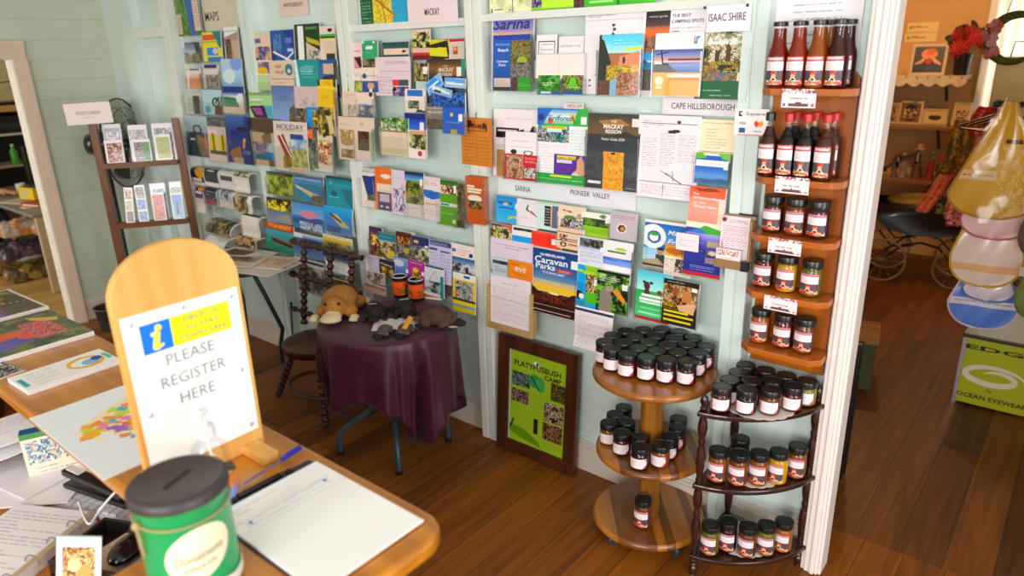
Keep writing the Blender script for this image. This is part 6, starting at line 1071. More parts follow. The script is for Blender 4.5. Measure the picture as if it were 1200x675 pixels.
def hangtag(parent, x, y, z, s=1):
    m = MB(); m.box(-.022*s, .022*s, -.008*s, .008*s, 0, .002, 0, T(x, y, z) @ RX(-.5)); o = m.build('tag', mat('e8e2e2', .5), parent)
    m = MB(); m.box(-.01*s, .01*s, -.004*s, .004*s, .002, .003, 0, T(x, y, z) @ RX(-.5)); m.build('tag_print', mat('c03038', .5), o); return o
hangtag(dk1, -.01, -.05, .132, 1.5); hangtag(dk2, -.0, -.045, .132, 1.7)
m = MB(); m.box(-.014, .014, -.03, .03, 0, .002, 0, T(-.05, -.12, .02) @ RZ(.5)); m.build('tag', mat('e8e4e4', .5), br)
m = MB(); m.box(-.014, .014, -.02, .02, .0, .002, 0, T(-.085, -.1, .014) @ RZ(-.4)); m.build('tag', mat('e8e4e4', .5), br)
# card under the toys, orange tag, stubby coolers, orange card
def flat(px0, py0, px1, py1, z, w, d, rz, spec, label, name='sheet', cat=None, t=.002, res=.004, group=None, m=None):
    p = at_z((px0+px1)/2, (py0+py1)/2, z); mb = MB(); flat_mesh(mb, w, d, t, spec, res); o = mb.build(name, [m or PRINT, PAPER]); o.location = (p.x, p.y, z); o.rotation_euler[2] = rz
    return tag(o, label, cat or name.replace('_', ' '), group)
flat(440, 376, 488, 384, ZT, .2, .14, .75, 'e2dad8;t .1 .1 .9 .9 8 a8a0a4', 'white printed sheet lying under the plush platypuses', 'sheet')
p = ontable(478, 390); m = MB(); m.box(-.011, .011, -.034, .034, 0, .004); o = m.build('swing_tag', mat('e0941c', .45), bevel=.002); o.location = (p.x+.02, p.y-.015, ZT+.055); o.rotation_euler = (.55, .2, .35); tag(o, 'orange yellow tag resting on the small grey plush', 'tag')
OR = 'd8602c'
def cooler(px, py, rz, label):
    p = ontable(px, py); t = thing('drink_cooler', label, 'drink cooler', (p.x, p.y, ZT), rz, 'orange and black drink coolers')
    m = MB(); n = 28
    A = raster('d8602c;r 0 0 1 .18 1c1a1a;p .1 .3 .9 .75 5 d8602c d8602c e88c3c 2c2420;r .3 .4 .7 .55 f0c4a0;r 0 .85 1 1 1c1a1a;p 0 .5 .3 .8 3 2c3c24 d8602c 6c7c34', 2*PI*.037, .105, .004)
    face_grid(m, A, lambda u, v: (.037*math.sin(u*2*PI), -.037*math.cos(u*2*PI), .105*(1-v)), merge=False)
    m.lathe([(.0365, .0), (.0365, .002)], n, mi=1); m.lathe([(.0335, .1045), (.0335, .02), (.001, .02)], n, mi=1, caps=False)
    m.build('sleeve', [PRINT, BLACK], t)
    m = MB(); pts = [(.0355*math.cos(2*PI*k/n), .0355*math.sin(2*PI*k/n), .105) for k in range(n)]; m.tube(pts, .0035, 8, closed=True); m.build('rim', mat('b8bcc4', .6), t, smooth=180)
cooler(470, 347, .4, 'orange and black drink cooler, the rear left of the pair'); cooler(489, 351, .9, 'orange and black drink cooler, the front right of the pair')
p = ontable(498, 352); mb = MB(); sheet_mesh(mb, .1, .05, .002, 'd8602c;r .05 .1 .9 .4 e8986c;t .1 .5 .9 .9 2 f0d0b8;r 0 .8 1 1 e8e0dc', .003); o = mb.build('card', [PRINT, PAPER]); o.location = (p.x+.02, p.y+.03, ZT+.001); o.rotation_euler = (-.5, 0, .3); tag(o, 'orange and white card tilted beside the drink coolers', 'card')
# --- carved dark chair behind the table
CH = wood('carved_dark_oak', '24120c', '42241a', 'z', 16, .4, .2)
sx, sy, sz = -2.93, 1.93, .40
c = thing('carved_chair', 'dark carved chair with bobbin turned legs behind the draped table', 'chair', (sx, sy, 0))
def bobbin(a, b, r, n, wave=.28, seg=10):
    a = Vector(a); b = Vector(b); pts = []; rs = []; N = n*6
    for i in range(N+1):
        q = i/N; pts.append(a.lerp(b, q)); rs.append(r*(1-.0*q)*(1+wave*math.sin(q*n*2*PI)))
    return MB().tube(pts, rs, seg)
m = MB(); m.ball((0, 0, .405), (.17, .17, .035), 24, 12); m.build('seat', mat('4a2c1c', .4, .0, .2, var=.2), c, smooth=180)
MB().lathe([(.16, .37), (.165, .385), (.165, .4), (.15, .405)], 24).build('seat_rim', CH, c, smooth=40)
for (fx, fy) in ((-3.28, 1.88), (-2.79, 1.84), (-3.1, 2.13), (-2.72, 2.08)):
    dx, dy = fx-sx, fy-sy; bobbin((dx*.38, dy*.38, .385), (dx, dy, .012), .0175, 11).build('leg', CH, c, smooth=70)
    MB().lathe([(.011, 0), (.014, .014)], 10, T(dx, dy, 0)).build('leg_tip', CH, c, smooth=40)
n = 40; R = .2
pts = [(R*.95*math.cos(2*PI*k/n)-.0, R*.72*math.sin(2*PI*k/n), .16) for k in range(n)]
m = MB(); m.tube(pts, .012, 8, closed=True); m.build('hoop_stretcher', mat('4a3628', .5), c, smooth=180)
for px0 in (353, 381, 404):
    q = at_y(px0, 345, 2.06); dx = q.x-sx
    bobbin((dx, .125, .4), (dx*1.06, .2, .86), .017, 12).build('back_post', CH, c, smooth=70)
q0 = at_y(338, 346, 2.06); q1 = at_y(416, 346, 2.06)
for z in (.66, .84):
    bobbin((q0.x-sx, .165 if z < .7 else .195, z), (q1.x-sx, .165 if z < .7 else .195, z), .016, 8).build('back_rail', CH, c, smooth=70)
bobbin((q0.x-sx+.03, .13, .47), (q1.x-sx-.02, .13, .47), .012, 8).build('back_rail', CH, c, smooth=70)
a = at_z(344, 421, 0); b_ = at_y(337, 357, 2.2)
rod = thing('metal_rod', 'thin black metal rod with a small cross knob standing beside the third stud', 'rod', (a.x, a.y, 0))
MB().tube([(0, 0, 0), (b_.x-a.x, 2.225-a.y, b_.z)], .005, 8).build('shaft', BLACK, rod, smooth=60)
k = MB(); z = b_.z-.03; k.tube([(b_.x-a.x-.02, 2.225-a.y, z), (b_.x-a.x+.02, 2.225-a.y, z)], .005, 8); k.ball((b_.x-a.x, 2.225-a.y, b_.z), .009, 10, 8); k.build('knob', BLACK, rod, smooth=60)
# --- black edged folding table with newspapers at the left end
BT = thing('folding_table', 'black rimmed folding table of newspapers under the low pockets', 'table', (-3.95, 2.02, 0))
zt = .70
poly = []
X0, X1, Y0, Y1, rr = -4.36, -3.40, 1.80, 2.12, .15
for cx, cy, a0 in ((X1-rr, Y0+rr, -PI/2), (X1-.03, Y1-.03, 0), (X0+.03, Y1-.03, PI/2), (X0+rr, Y0+rr, PI)):
    r_ = rr if cy < 2 else .03
    for k in range(9): a = a0+PI/2*k/8; poly.append((cx+r_*math.cos(a)+3.95, cy+r_*math.sin(a)-2.02))
MB().prism(poly, zt-.022, zt-.002).build('rim', mat('1a2022', .35), BT, bevel=.003)
MB().prism([(x*.985, y*.95) for x, y in poly], zt-.003, zt).build('tabletop', mat('5a5048', .5), BT)
for s in (-1, 1):
    for dy in (-.1, .13):
        MB().tube([(s*.2, dy*.4, zt-.03), (s*.3, dy*.6, zt-.22), (s*.36, dy, .25), (s*.34, dy+.0, .2), (s*.32, dy, .15), (s*.305, dy, .01)] if s > 0 else [(-.2, dy*.4, zt-.03), (-.35, dy, .25), (-.4, dy, .01)], .013, 8).build('leg', mat('2c3c3e', .4, .3), BT, smooth=60)
zz = zt
for i, (px0, py0, w, d, rz, sp, lb) in enumerate(((303, 312, .4, .28, .25, 'd8ccc0;r .05 .1 .5 .5 a8a09c;p .55 .1 .95 .5 4 5c5048 a89c8c c8b8a8;t .05 .6 .95 .95 6 9a9090', 'newspaper with grey photos lying at the front of the black rimmed table'),
        (314, 307, .32, .22, .35, 'd4c4b4;p .3 .2 .9 .7 7 b8a894 c8b49c d09858 d8c8b8;r 0 0 1 .06 e4dcd4', 'pale tan newspaper with an orange picture, right end of the black rimmed table'),
        (288, 297, .36, .25, .2, 'd8d0c8;r 0 .0 1 .14 2c3c4c;r .1 .3 .6 .8 5c544c;t .65 .3 .95 .9 7 8a8480', 'newspaper with a dark banner at the back of the black rimmed table'),
        (278, 306, .3, .22, .5, 'ccbfae;p .1 .1 .9 .6 9 4a4038 7c6c5c a8947c;t .1 .65 .9 .95 4 8a8078', 'brown photo newspaper half hidden behind the register board'))):
    zz += .0035; flat(px0, py0, px0, py0, zz, w, d, rz, sp, lb, 'newspaper', 'newspaper', .003, .006, 'newspapers on the black rimmed table')
# ------------------------------------------------------------------ service counter and what lies on it
CZT = 1.03
CT = wood('counter_timber', 'a45c10', 'd0881f', 'x', 9, .32, .4)
ct = thing('service_counter', 'long orange timber service counter with a rounded corner in the foreground', 'counter', (-1.9, .55, 0))
poly = [(-3.5, .405), (-1.085, .405), (-1.085, .08), (-.735, .08)]
for k in range(9): a = k/8*PI/2; poly.append((-.735-.06+.06*math.cos(a), .712-.06+.06*math.sin(a)))
poly += [(-3.5, .712)]
o = MB().prism(poly, CZT-.034, CZT).build('counter_top', CT, ct, world=True, bevel=.009)
f = MB(); f.box(-3.45, -1.15, .665, .69, 0, CZT-.034); f.build('front_panel', wood('counter_panel', '7a4410', '9a5a18', 'x', 9), ct, world=True)
dk = thing('work_desk', 'lower timber work desk behind the counter', 'desk', (-2, .1, 0))
DT_ = wood('desk_timber', 'a0580e', 'c47c1a', 'x', 9, .4, .2)
MB().box(-3.3, -1.1, -.5, .59, .70, .73).build('desk_top', DT_, dk, world=True, bevel=.004)
for x in (-3.25, -1.29):
    for y in (-.45, .53): MB().box(x, x+.05, y, y+.05, 0, .70).build('leg', DT_, dk, world=True)
C0 = CZT+.0006
# register board: faces the door (+x)
BX = -1.245
pz = lambda px, py: at_x(px, py, BX+.012)
rb = thing('register_board', 'pine board with rounded top and a please register here notice', 'sign', (BX, .545, C0), PI/2)
PINE = wood('blond_pine', 'd89a48', 'ecb868', 'z', 9, .45, .15)
w, hsh, htop = .236, .375, .468
pl = [(-w/2, 0), (w/2, 0), (w/2, hsh)]
for k in range(1, 20): a = PI*k/20; pl.append((w/2*math.cos(a), hsh+(htop-hsh)*math.sin(a)))
pl.append((-w/2, hsh))
MB().prism(pl, 0, .018, Matrix(((1, 0, 0, 0), (0, 0, 1, -.009), (0, 1, 0, 0), (0, 0, 0, 1)))).build('board', PINE, rb, bevel=.002)
for s in (-1, 1): MB().box(s*.085-.018, s*.085+.018, -.085, .07, .0, .02).build('foot', PINE, rb, bevel=.002)
n0 = at_x(278, 335, BX+.01); n1 = at_x(305, 500, BX+.01)
mb = MB(); pw, ph = .218, .308; zb = n1.z-C0
A = raster('f6f3f6;r .13 .07 .38 .255 1c78c8;r .38 .07 .9 .255 f4d818', pw, ph, .002); face_grid(mb, A, lambda u, v: (-pw/2+u*pw, -.0105, zb+ph*(1-v))); mb.box(-pw/2, pw/2, -.0104, -.0092, zb, zb+ph, 1)
nt_ = mb.build('notice', [print_mat('laminated_notice', .3, .15), WHITE], rb)
GY = mat('8a868c', .6); YE = mat('f4dc28', .5)
zt_ = lambda v: zb+ph*(1-v)
for s, u, v, tw, th, m_ in (('HELP US', .64, .105, .3, .028, GY), ('TO STAY', .64, .16, .3, .028, GY), ('COVID SAFE', .64, .215, .42, .028, GY), ('PLEASE', .5, .32, .42, .066, GY), ('REGISTER', .5, .455, .57, .066, GY), ('HERE', .5, .585, .31, .066, GY)):
    letters(s, (u-.5)*pw, zt_(v), tw*pw, th*ph*1.05, m_, rb, y=-.0112)
def info_mark(g, y, m_, nm):
    q = MB(); cx, cz = (.255-.5)*pw, zt_(.165); P_ = lambda L: q.add([(cx+a*.001, y, cz+b_*.001) for a, b_ in L], [tuple(range(len(L)))[::-1]])
    P_([(4+(5+g)*math.cos(2*PI*k/20), 17+(5+g)*math.sin(2*PI*k/20)) for k in range(20)])
    P_([(-9-g, 6-g), (-9-g, 9+g), (6+g, 11+g), (1+g, -12), (3+g, -15), (8+g, -12), (8+g, -16-g), (-2, -22-g), (-9-g, -19-g), (-9-g, -14), (-4-g, 5-g)])
    q.build(nm, m_, rb)
info_mark(1.6, -.0111, mat('f8f8f4', .5), 'emblem_outline'); info_mark(0, -.0115, YE, 'emblem')
for u, v in ((.07, .05), (.5, .03), (.93, .05), (.08, .62), (.92, .55), (.07, .95), (.93, .95)):
    MB().lathe([(.0045, 0), (.0045, .0008), (.003, .0014)], 12, T((u-.5)*pw, -.0112, zt_(v)) @ RX(PI/2)).build('tack', mat('c4ccdc', .3, .4), rb, smooth=40)
# donation tin
tp = at_z(208, 563, CZT+.178)
tin = thing('donation_tin', 'green donation tin with a slotted dark lid at the counter corner', 'donation tin', (tp.x, tp.y, C0), camrz(tp.x, tp.y)+.12)
GR = mat('0f9a58', .3, 0, .3, var=.03); R_ = .067; Hh = .168
MB().lathe([(R_-.002, 0), (R_, .003), (R_, .01), (R_-.001, .012), (R_-.001, Hh-.012), (R_, Hh-.01), (R_, Hh)], 48).build('can', GR, tin, smooth=40)
ld = MB(); ld.lathe([(R_+.001, Hh-.006), (R_+.004, Hh-.004), (R_+.004, Hh+.008), (R_+.001, Hh+.012), (R_-.004, Hh+.0135), (R_-.006, Hh+.012), (.001, Hh+.012)], 48); ld.box(R_*.8, R_+.014, -.012, .012, Hh+.002, Hh+.007)
lid = ld.build('lid', mat('3c3434', .45), tin, smooth=40)
MB().box(-.026, .026, -.004, .004, Hh+.0119, Hh+.0126, 0, RZ(.62)).build('coin_slot', mat('0a0909', .6), lid)
tw_ = MB(); tw_.tube([((R_+.0012)*math.cos(2*PI*k/40), (R_+.0012)*math.sin(2*PI*k/40), Hh-.026+.004*math.sin(2*PI*k/40)) for k in range(40)], .0016, 6, closed=True); q = math.radians(200)
tw_.ball(((R_+.004)*math.cos(q), (R_+.004)*math.sin(q), Hh-.026), (.006, .006, .007)); tw_.tube([((R_+.004)*math.cos(q), (R_+.004)*math.sin(q), Hh-.026), ((R_+.007)*math.cos(q+.1), (R_+.007)*math.sin(q+.1), Hh-.045), ((R_+.004)*math.cos(q+.05), (R_+.004)*math.sin(q+.05), Hh-.075)], .002, 6)
tw_.build('twine', mat('b09468', .9), tin, smooth=60)
mb = MB(); A = raster('e4d8c0;t .15 .25 .85 .9 3 b8a888', .1, .078, .002); nA_ = A.shape
def oval(u, v):
    U, V = (u-.5)*2, (v-.5)*2
    k = math.sqrt(max(1e-9, U*U+V*V)); mxx = max(abs(U), abs(V)); s_ = mxx/k if k > 1e-6 else 0
    U, V = U*s_, V*s_; a = .02+U*.72; z = .088-V*.043+U*.008
    return ((R_+.0008)*math.sin(a), -(R_+.0008)*math.cos(a), z)
face_grid(mb, A, oval, merge=False); mb.build('paper_label', [PRINT], tin)
def cyl_text(txt, ang, z, w, h, m_):
    o = letters(txt, 0, z, w, h, m_, tin, y=0); me = o.data
    for v in me.vertices:
        a = ang+v.co.x/R_; v.co = ((R_+.0014)*math.sin(a), -(R_+.0014)*math.cos(a), v.co.z+v.co.x*.12)
cyl_text('Donations', .02, .086, .07, .014, mat('6a5c48', .7)); cyl_text('please', .0, .067, .045, .01, mat('6a5c48', .7))
mb = MB(); n = 30; vs = []; 
for k in range(n+1):
    a = -1.1+2.6*k/n; zt2 = .034+.012*math.sin(k*.23-.4)
    vs += [((R_+.0016)*math.sin(a), -(R_+.0016)*math.cos(a), .004), ((R_+.0016)*math.sin(a), -(R_+.0016)*math.cos(a), zt2)]
mb.add(vs, [(2*k, 2*k+2, 2*k+3, 2*k+1) for k in range(n)]); o = mb.build('paper_band', mat('ece8e0', .7), tin, smooth=60)
# pump bottle of sanitiser
p = at_z(257, 588, CZT)
sb = thing('pump_bottle', 'clear hand sanitiser pump bottle between tin and register board', 'bottle', (p.x, p.y, C0), 1.0)
MB().lathe([(.03, 0), (.033, .004), (.033, .1), (.03, .116), (.016, .132), (.0135, .137), (.0135, .142)], 28).build('bottle', clear('sanitiser_plastic', (.96, .97, .98), .05, .05), sb, smooth=40)
MB().lathe([(.029, .004), (.031, .008), (.031, .06)], 24).build('gel', clear('sanitiser_gel', (.9, .93, .96), .03, .03), sb, smooth=40)
mb = MB(); A = raster('e8dcd4;p 0 0 1 .75 6 c8743c d89858 a85028 e0c8a8;r 0 .75 1 1 8aa0d8;p .1 .4 .5 .7 3 b83028 c8743c', .06, .06, .002); face_grid(mb, A, lambda u, v: (.0336*math.sin((u-.5)*3.2), -.0336*math.cos((u-.5)*3.2), .082-.066*v), merge=False); mb.build('label', [PRINT], sb)
pm = MB(); pm.lathe([(.0155, .138), (.0155, .158), (.006, .16), (.0045, .18), (.009, .182), (.009, .19)], 20); pm.tube([(0, 0, .186), (0, -.03, .186), (0, -.038, .18)], .004, 8); pm.build('pump', mat('ece8ec', .35), sb, smooth=40)
MB().tube([(0, 0, .138), (.004, 0, .02)], .002, 6).build('dip_tube', WHITE, sb)
# clipboard and visitor sheet, pen
cb = thing('clipboard', 'navy clipboard with black clip on the counter corner', 'clipboard', (-.95, .568, C0), -.0)
MB().box(-.158, .165, -.108, .112, 0, .003).build('board', mat('1c2434', .4), cb, bevel=.001)
cl = MB(); cl.box(-.16, -.146, -.045, .045, .003, .0075); cl.tube([(-.146, -.062, .009), (-.15, -.05, .0105), (-.15, .05, .0105), (-.146, .062, .009)], .0016, 6); cl.box(-.152, -.138, -.064, -.054, .003, .011); cl.box(-.152, -.138, .054, .064, .003, .011); cl.build('clip', mat('1c1a1a', .35, .5), cb, bevel=.0008)
mb = MB(); flat_mesh(mb, .218, .305, .004, 'f8f3f7;t .12 .06 .7 .13 3 7a7680;t .05 .18 .95 .21 1 9a98b0;t .1 .2 .9 .28 2 8a8cc0;e .14 .235 .02 .012 6a6cc0;e .86 .225 .02 .012 6a6cc0;r .0 .3 1 .302 dcd8e0', .0028)
o = mb.build('visitor_sheet', [PRINT, WHITE]); o.location = (-.931, .573, C0+.0035); o.rotation_euler[2] = PI/2; tag(o, 'white visitor register sheet on the navy clipboard', 'paper')
pa, pb = at_z(353, 524, CZT+.012), at_z(281, 570, CZT+.006)
d = (pb-pa); Lp = d.length; pen = thing('ballpoint_pen', 'clear ballpoint pen with a blue cap beside the clipboard', 'pen', tuple(pa)); dn = d/Lp
MB().tube([dn*.04, dn*.13, dn*.142, dn*.148], [.0038, .0038, .002, .0008], 10).build('barrel', clear('pen_barrel', (.86, .88, .95), .1, .08), pen, smooth=60)
MB().tube([dn*.045, dn*.14], .0014, 6).build('ink_tube', mat('4a50b0', .4), pen)
MB().tube([dn*0, dn*.002, dn*.05], [.003, .0048, .0048], 10).build('cap', mat('2430b8', .3), pen, smooth=60)
cp_ = MB(); s_ = Vector((0, 0, .0062)); cp_.bar(tuple(dn*.002+s_), tuple(dn*.04+s_), .003, .0016); cp_.build('cap_clip', mat('2430b8', .3), pen)
# papers, map and magazines along the counter
def lay(x0, x1, y0, y1, z, rz, spec, label, name, cat, t=.002, res=.004, m=None, group=None, tilt=0):
    w, d = (x1-x0), (y1-y0); mb = MB()
    flat_mesh(mb, d, w, t, spec, res); o = mb.build(name, [m or PRINT, PAPER]); o.location = ((x0+x1)/2, (y0+y1)/2, z); o.rotation_euler = (0, tilt, PI/2+rz); return tag(o, label, cat, group)
mp_ = 'e0e4e8;q .1 .42 .4 .25 .7 .15 .95 .1 .95 .85 .7 .75 .4 .6 e4d8c0'
rg = random.Random(5)
for i in range(330):
    x_, y_ = rg.uniform(.1, .93), rg.uniform(.08, .93)
    if abs(y_-.5+(.5-x_)*.2) > .06+(x_-.1)*.5: continue
    mp_ += ';q '+' '.join('%.2f' % v for v in (x_, y_, x_+rg.uniform(.04, .1), y_+rg.uniform(-.02, .03), x_+rg.uniform(.03, .08), y_+.06, x_-.02, y_+.05))+' '+rg.choice(['e8c04c', 'e09048', 'd8686c', '5ca8d0', '9c6cb8', 'b8cc44', 'e8dca8', 'd88cb0', 'f0a83c'])
lay(-1.772, -1.37, .395, .69, C0, 0, mp_, 'colourful region map sheet on the counter left of the register board', 'region_map', 'map', .0025, .004)
lay(-2.045, -1.915, .435, .66, C0, .04, 'e9e4e2;e .72 .5 .2 .33 d8a82c;e .72 .5 .16 .22 e4e8ec;e .76 .55 .09 .16 8ab0d0;e .85 .45 .06 .12 2c50a0;t .12 .12 .42 .9 5 6a6870;r .02 .2 .1 .75 e9e4e2;r .02 .3 .08 .8 1c9c9c;r .93 .3 .98 .7 5cb8a8', 'white folded brochure with a gold edged emblem on the counter', 'brochure', 'brochure', .012, .003)
lay(-2.075, -1.935, .43, .65, C0+.0125, .03, 'e9e4e2;e .7 .5 .21 .33 d8a02c;e .7 .5 .16 .22 e8ecf0;e .74 .58 .1 .14 5c8cc0;e .84 .42 .05 .1 1c4098;t .15 .15 .45 .85 5 5a5860;r .02 .2 .09 .7 2c9c94', 'topmost white folded brochure overlapping the one with gold emblem', 'brochure', 'brochure', .006, .003) if False else None
parrot = '3c4a2c;p 0 0 1 1 12 1c2c14 2c4c24 4c5c2c 6c6c34;q .05 .62 .45 .42 .8 .5 .6 .75 .2 .85 3c3c94;q 0 .5 .35 .38 .65 .42 .4 .58 .1 .62 c85028;e .2 .75 .18 .12 5c4ca0;e .55 .62 .14 .1 c8402c;p .55 .25 .85 .8 9 c83c50 d85c6c 8a2c3c 3c5c24 e07880;t .5 .06 .9 .16 2 e0c838;q .7 .1 .95 .3 .9 .4 .7 .2 b8a834;p .05 .1 .4 .25 3 d8c8c0 3c4a2c 3c4a2c 2c3c24'
lay(-2.53, -2.2, .435, .7, C0, .02, parrot, 'glossy parrot and berries magazine on the counter', 'magazine', 'magazine', .014, .0045, GLOSSY)
lay(-2.9, -2.57, .44, .7, C0, .05, '2c2c20;p 0 0 1 .55 5 24301c 34402c 2c2818 8a7a34;p 0 .5 .6 1 6 4c2c5c 7c3c8c 3c2444 a05ca8;r .0 .0 1 .03 d8d4cc;r 0 .97 1 1 d8d4cc;r .97 0 1 1 d8d4cc;l .5 .5 1 .6 .01 d8d4cc', 'dark magazine with purple flowers, furthest along the counter', 'magazine', 'magazine', .012, .0045, GLOSSY)
lay(-2.36, -2.075, .30, .465, C0+.0, .15, '2c2a2a;p 0 0 1 1 8 1c1a1a 3c3a38 7a7674 c8c4c0 2c2a28;e .3 .4 .3 .25 d8d8dc', 'black and white photograph overhanging the inner edge of the counter', 'photograph', 'photograph', .003, .004)
# ---- on the lower desk
DZ = .7306
def dsk(px, py): return at_z(px, py, DZ)
p = dsk(10, 505); pr2 = thing('printer', 'dark desktop printer feeding white pages at the left edge', 'printer', (p.x-.24, p.y-.09, DZ), .1)
b = MB(); b.lathe([(.0, 0), (.17, .0), (.18, .03), (.17, .12), (.12, .17), (.0, .19)], 28, Matrix.Diagonal((1, .8, 1, 1))); b.build('body', mat('3a3836', .35), pr2, smooth=50)
b = MB(); b.box(-.11, .11, -.2, -.1, .05, .06); b.build('tray', mat('4a4846', .4), pr2, bevel=.003)
def sheetpile(px, py, w, d, rz, n, label, spec='e9e6ea;t .1 .1 .9 .6 6 b8b4bc', z=None, dz=0, name='paper_sheet', cat='paper', group='loose papers on the work desk', t=.002, tilt=(0, 0)):
    q = at_z(px, py, DZ+dz); mb = MB(); flat_mesh(mb, w, d, t, spec, .005); o = mb.build(name, [PRINT, PAPER]); o.location = (q.x, q.y, DZ+dz); o.rotation_euler = (tilt[0], tilt[1], rz); return tag(o, label, cat, group)
sheetpile(22, 500, .26, .18, .9, 1, 'curled white page beside the dark printer', dz=.11, tilt=(.1, -.25))
sheetpile(12, 518, .26, .18, 1.2, 1, 'white page under the curled one by the dark printer', dz=.07, tilt=(.05, -.2))
sheetpile(34, 566, .26, .2, .55, 1, 'white paper pile on the work desk, lower sheet', dz=0, t=.02)
sheetpile(42, 570, .24, .18, .8, 1, 'folded white sheet topmost on the work desk paper pile', 'eae5e8', dz=.0215, t=.003)
sheetpile(36, 560, .18, .13, .2, 1, 'small white sheet turned askew on the paper pile', 'e6e2e6', dz=.026, t=.002)
q = dsk(88, 556); bxo = thing('card_box', 'white and blue printed box standing under the map edge', 'box', (q.x, q.y+.0, DZ), 1.2)
mb = MB(); sheet_mesh(mb, .2, .15, .035, 'e4dccc;r .0 0 1 .1 5c8c5c;p .05 .15 .5 .6 3 d8c8b0 8aa8c0 5c7c98 e4dccc;t .1 .65 .9 .9 3 6a7890;r .86 0 1 1 1c78b0', .004); mb.build('carton', [PRINT, mat('1c70a8', .5)], bxo)
kb = dsk(130, 590); K = thing('keyboard', 'pale grey computer keyboard under the stapler', 'keyboard', (kb.x, kb.y, DZ), .35)
MB().box(-.14, .14, -.06, .06, 0, .016).build('base', mat('c4c4ca', .5), K, bevel=.003)
kk = MB()
for r_ in range(5):
    for c_ in range(11): x_, y_ = -.134+c_*.0245, -.055+r_*.0225; kk.box(x_, x_+.02, y_, y_+.018, .016, .022)
kk.build('keys', mat('dadadf', .5), K)
a, b_ = dsk(85, 577), dsk(158, 603); st_ = thing('stapler', 'black long arm stapler with a white sticker on the keyboard', 'stapler', (a.x, a.y, DZ+.024)); d = Vector((b_.x-a.x, b_.y-a.y, 0))
q = MB(); q.bar((0, 0, .008), tuple(d+Vector((0, 0, .008))), .04, .014); q.build('base', mat('1a1616', .4), st_, bevel=.004)
q = MB(); q.bar((0, 0, .045), tuple(d*.92+Vector((0, 0, .024))), .034, .018); q.build('arm', mat('241c1a', .35), st_, bevel=.006)
q = MB(); q.bar(tuple(d*.06+Vector((0, 0, .0565))), tuple(d*.26+Vector((0, 0, .051))), .02, .002); q.build('sticker', WHITE, st_)
nb = dsk(8, 655); N = thing('ring_binder', 'open ring binder of handwritten pages at the lower left corner', 'binder', (nb.x, nb.y, DZ), .5)
mb = MB(); flat_mesh(mb, .22, .3, .03, 'eae6ea;t .06 .06 .9 .95 22 8a8a9a;r .92 0 1 1 b8a890', .004); mb.build('pages', [PRINT, PAPER], N)
for k in range(4): MB().tube([(.105+.018*math.cos(a), -.09+k*.06, .03+.018*math.sin(a)) for a in np.linspace(-.2, PI+.2, 10)], .0016, 6).build('ring', mat('9a9490', .3, .8), N)
sheetpile(66, 606, .12, .19, .45, 1, 'glossy plastic sleeve with a tan page beside the ring binder', 'd8c4b0;p 0 0 1 1 4 d0bca8 dccab8 e8dccc c8b29c', dz=.0, t=.006, name='plastic_sleeve', cat='plastic sleeve')
tr = dsk(136, 655); TT = thing('desk_tray', 'black desk tray with a glossy rim left of the donation tin', 'tray', (tr.x, tr.y, DZ), .42)
q = MB(); q.box(-.1, .11, -.08, .08, 0, .006); q.build('base', mat('1c1715', .25), TT)
q = MB(); 
for b4 in ((-.1, .11, -.08, -.072), (-.1, .11, .072, .08), (-.1, -.092, -.072, .072), (.102, .11, -.072, .072)): q.box(b4[0], b4[1], b4[2], b4[3], .006, .04)
q.build('rim', mat('201a18', .2, 0, .5), TT, bevel=.003)
pc = dsk(76, 700); P_ = thing('photo_card', 'upright photo card of teddy bears in the lower left foreground', 'photo', (pc.x+.02, pc.y+.02, DZ+.0065), .75, None, (-.25, .1, .75))
mb = MB(); sheet_mesh(mb, .09, .125, .004, 'e4e8e4;p .12 .2 .88 .85 8 8a5c34 b08048 d0a468 e4c490 6a4428;e .4 .5 .15 .12 e0c498;e .65 .6 .14 .12 c89858;r 0 0 1 .02 7cb098', .003); mb.build('photo', [GLOSSY, WHITE], P_)
ms = dsk(154, 655); M_ = thing('computer_mouse', 'black computer mouse left of the donation tin', 'mouse', (ms.x, ms.y, DZ+.0112), .5)
q = MB(); q.ball((0, 0, .018), (.034, .056, .022), 20, 12); q.build('shell', mat('141212', .2, 0, .4), M_, smooth=180)
MB().lathe([(.006, -.003), (.007, 0), (.006, .003)], 12, T(0, -.025, .038) @ RY(PI/2)).build('wheel', mat('3a3636', .5), M_, smooth=60)
sheetpile(140, 652, .12, .18, .2, 1, 'cream note page between photo card and mouse', 'dccdb8;t .1 .1 .9 .9 8 b8a890', dz=.007, t=.003)
cpts = [at_z(x, y, z) for x, y, z in ((92, 588, .79), (104, 614, .785), (118, 596, .80), (140, 572, .86), (165, 556, .92), (182, 550, .96))]
cb_ = MB(); sm_ = []
for i in range(len(cpts)-1):
    for k in range(6):
        t_ = k/6; p0_, p1_, p2_, p3_ = cpts[max(0, i-1)], cpts[i], cpts[i+1], cpts[min(len(cpts)-1, i+2)]
        sm_.append(.5*((2*p1_)+(p2_-p0_)*t_+(2*p0_-5*p1_+4*p2_-p3_)*t_**2+(3*p1_-p0_-3*p2_+p3_)*t_**3))
cb_.tube(sm_, .0028, 8); tag(cb_.build('white_cable', mat('e6e4e4', .4), smooth=60), 'white cable looping up from the work desk to the counter', 'cable')
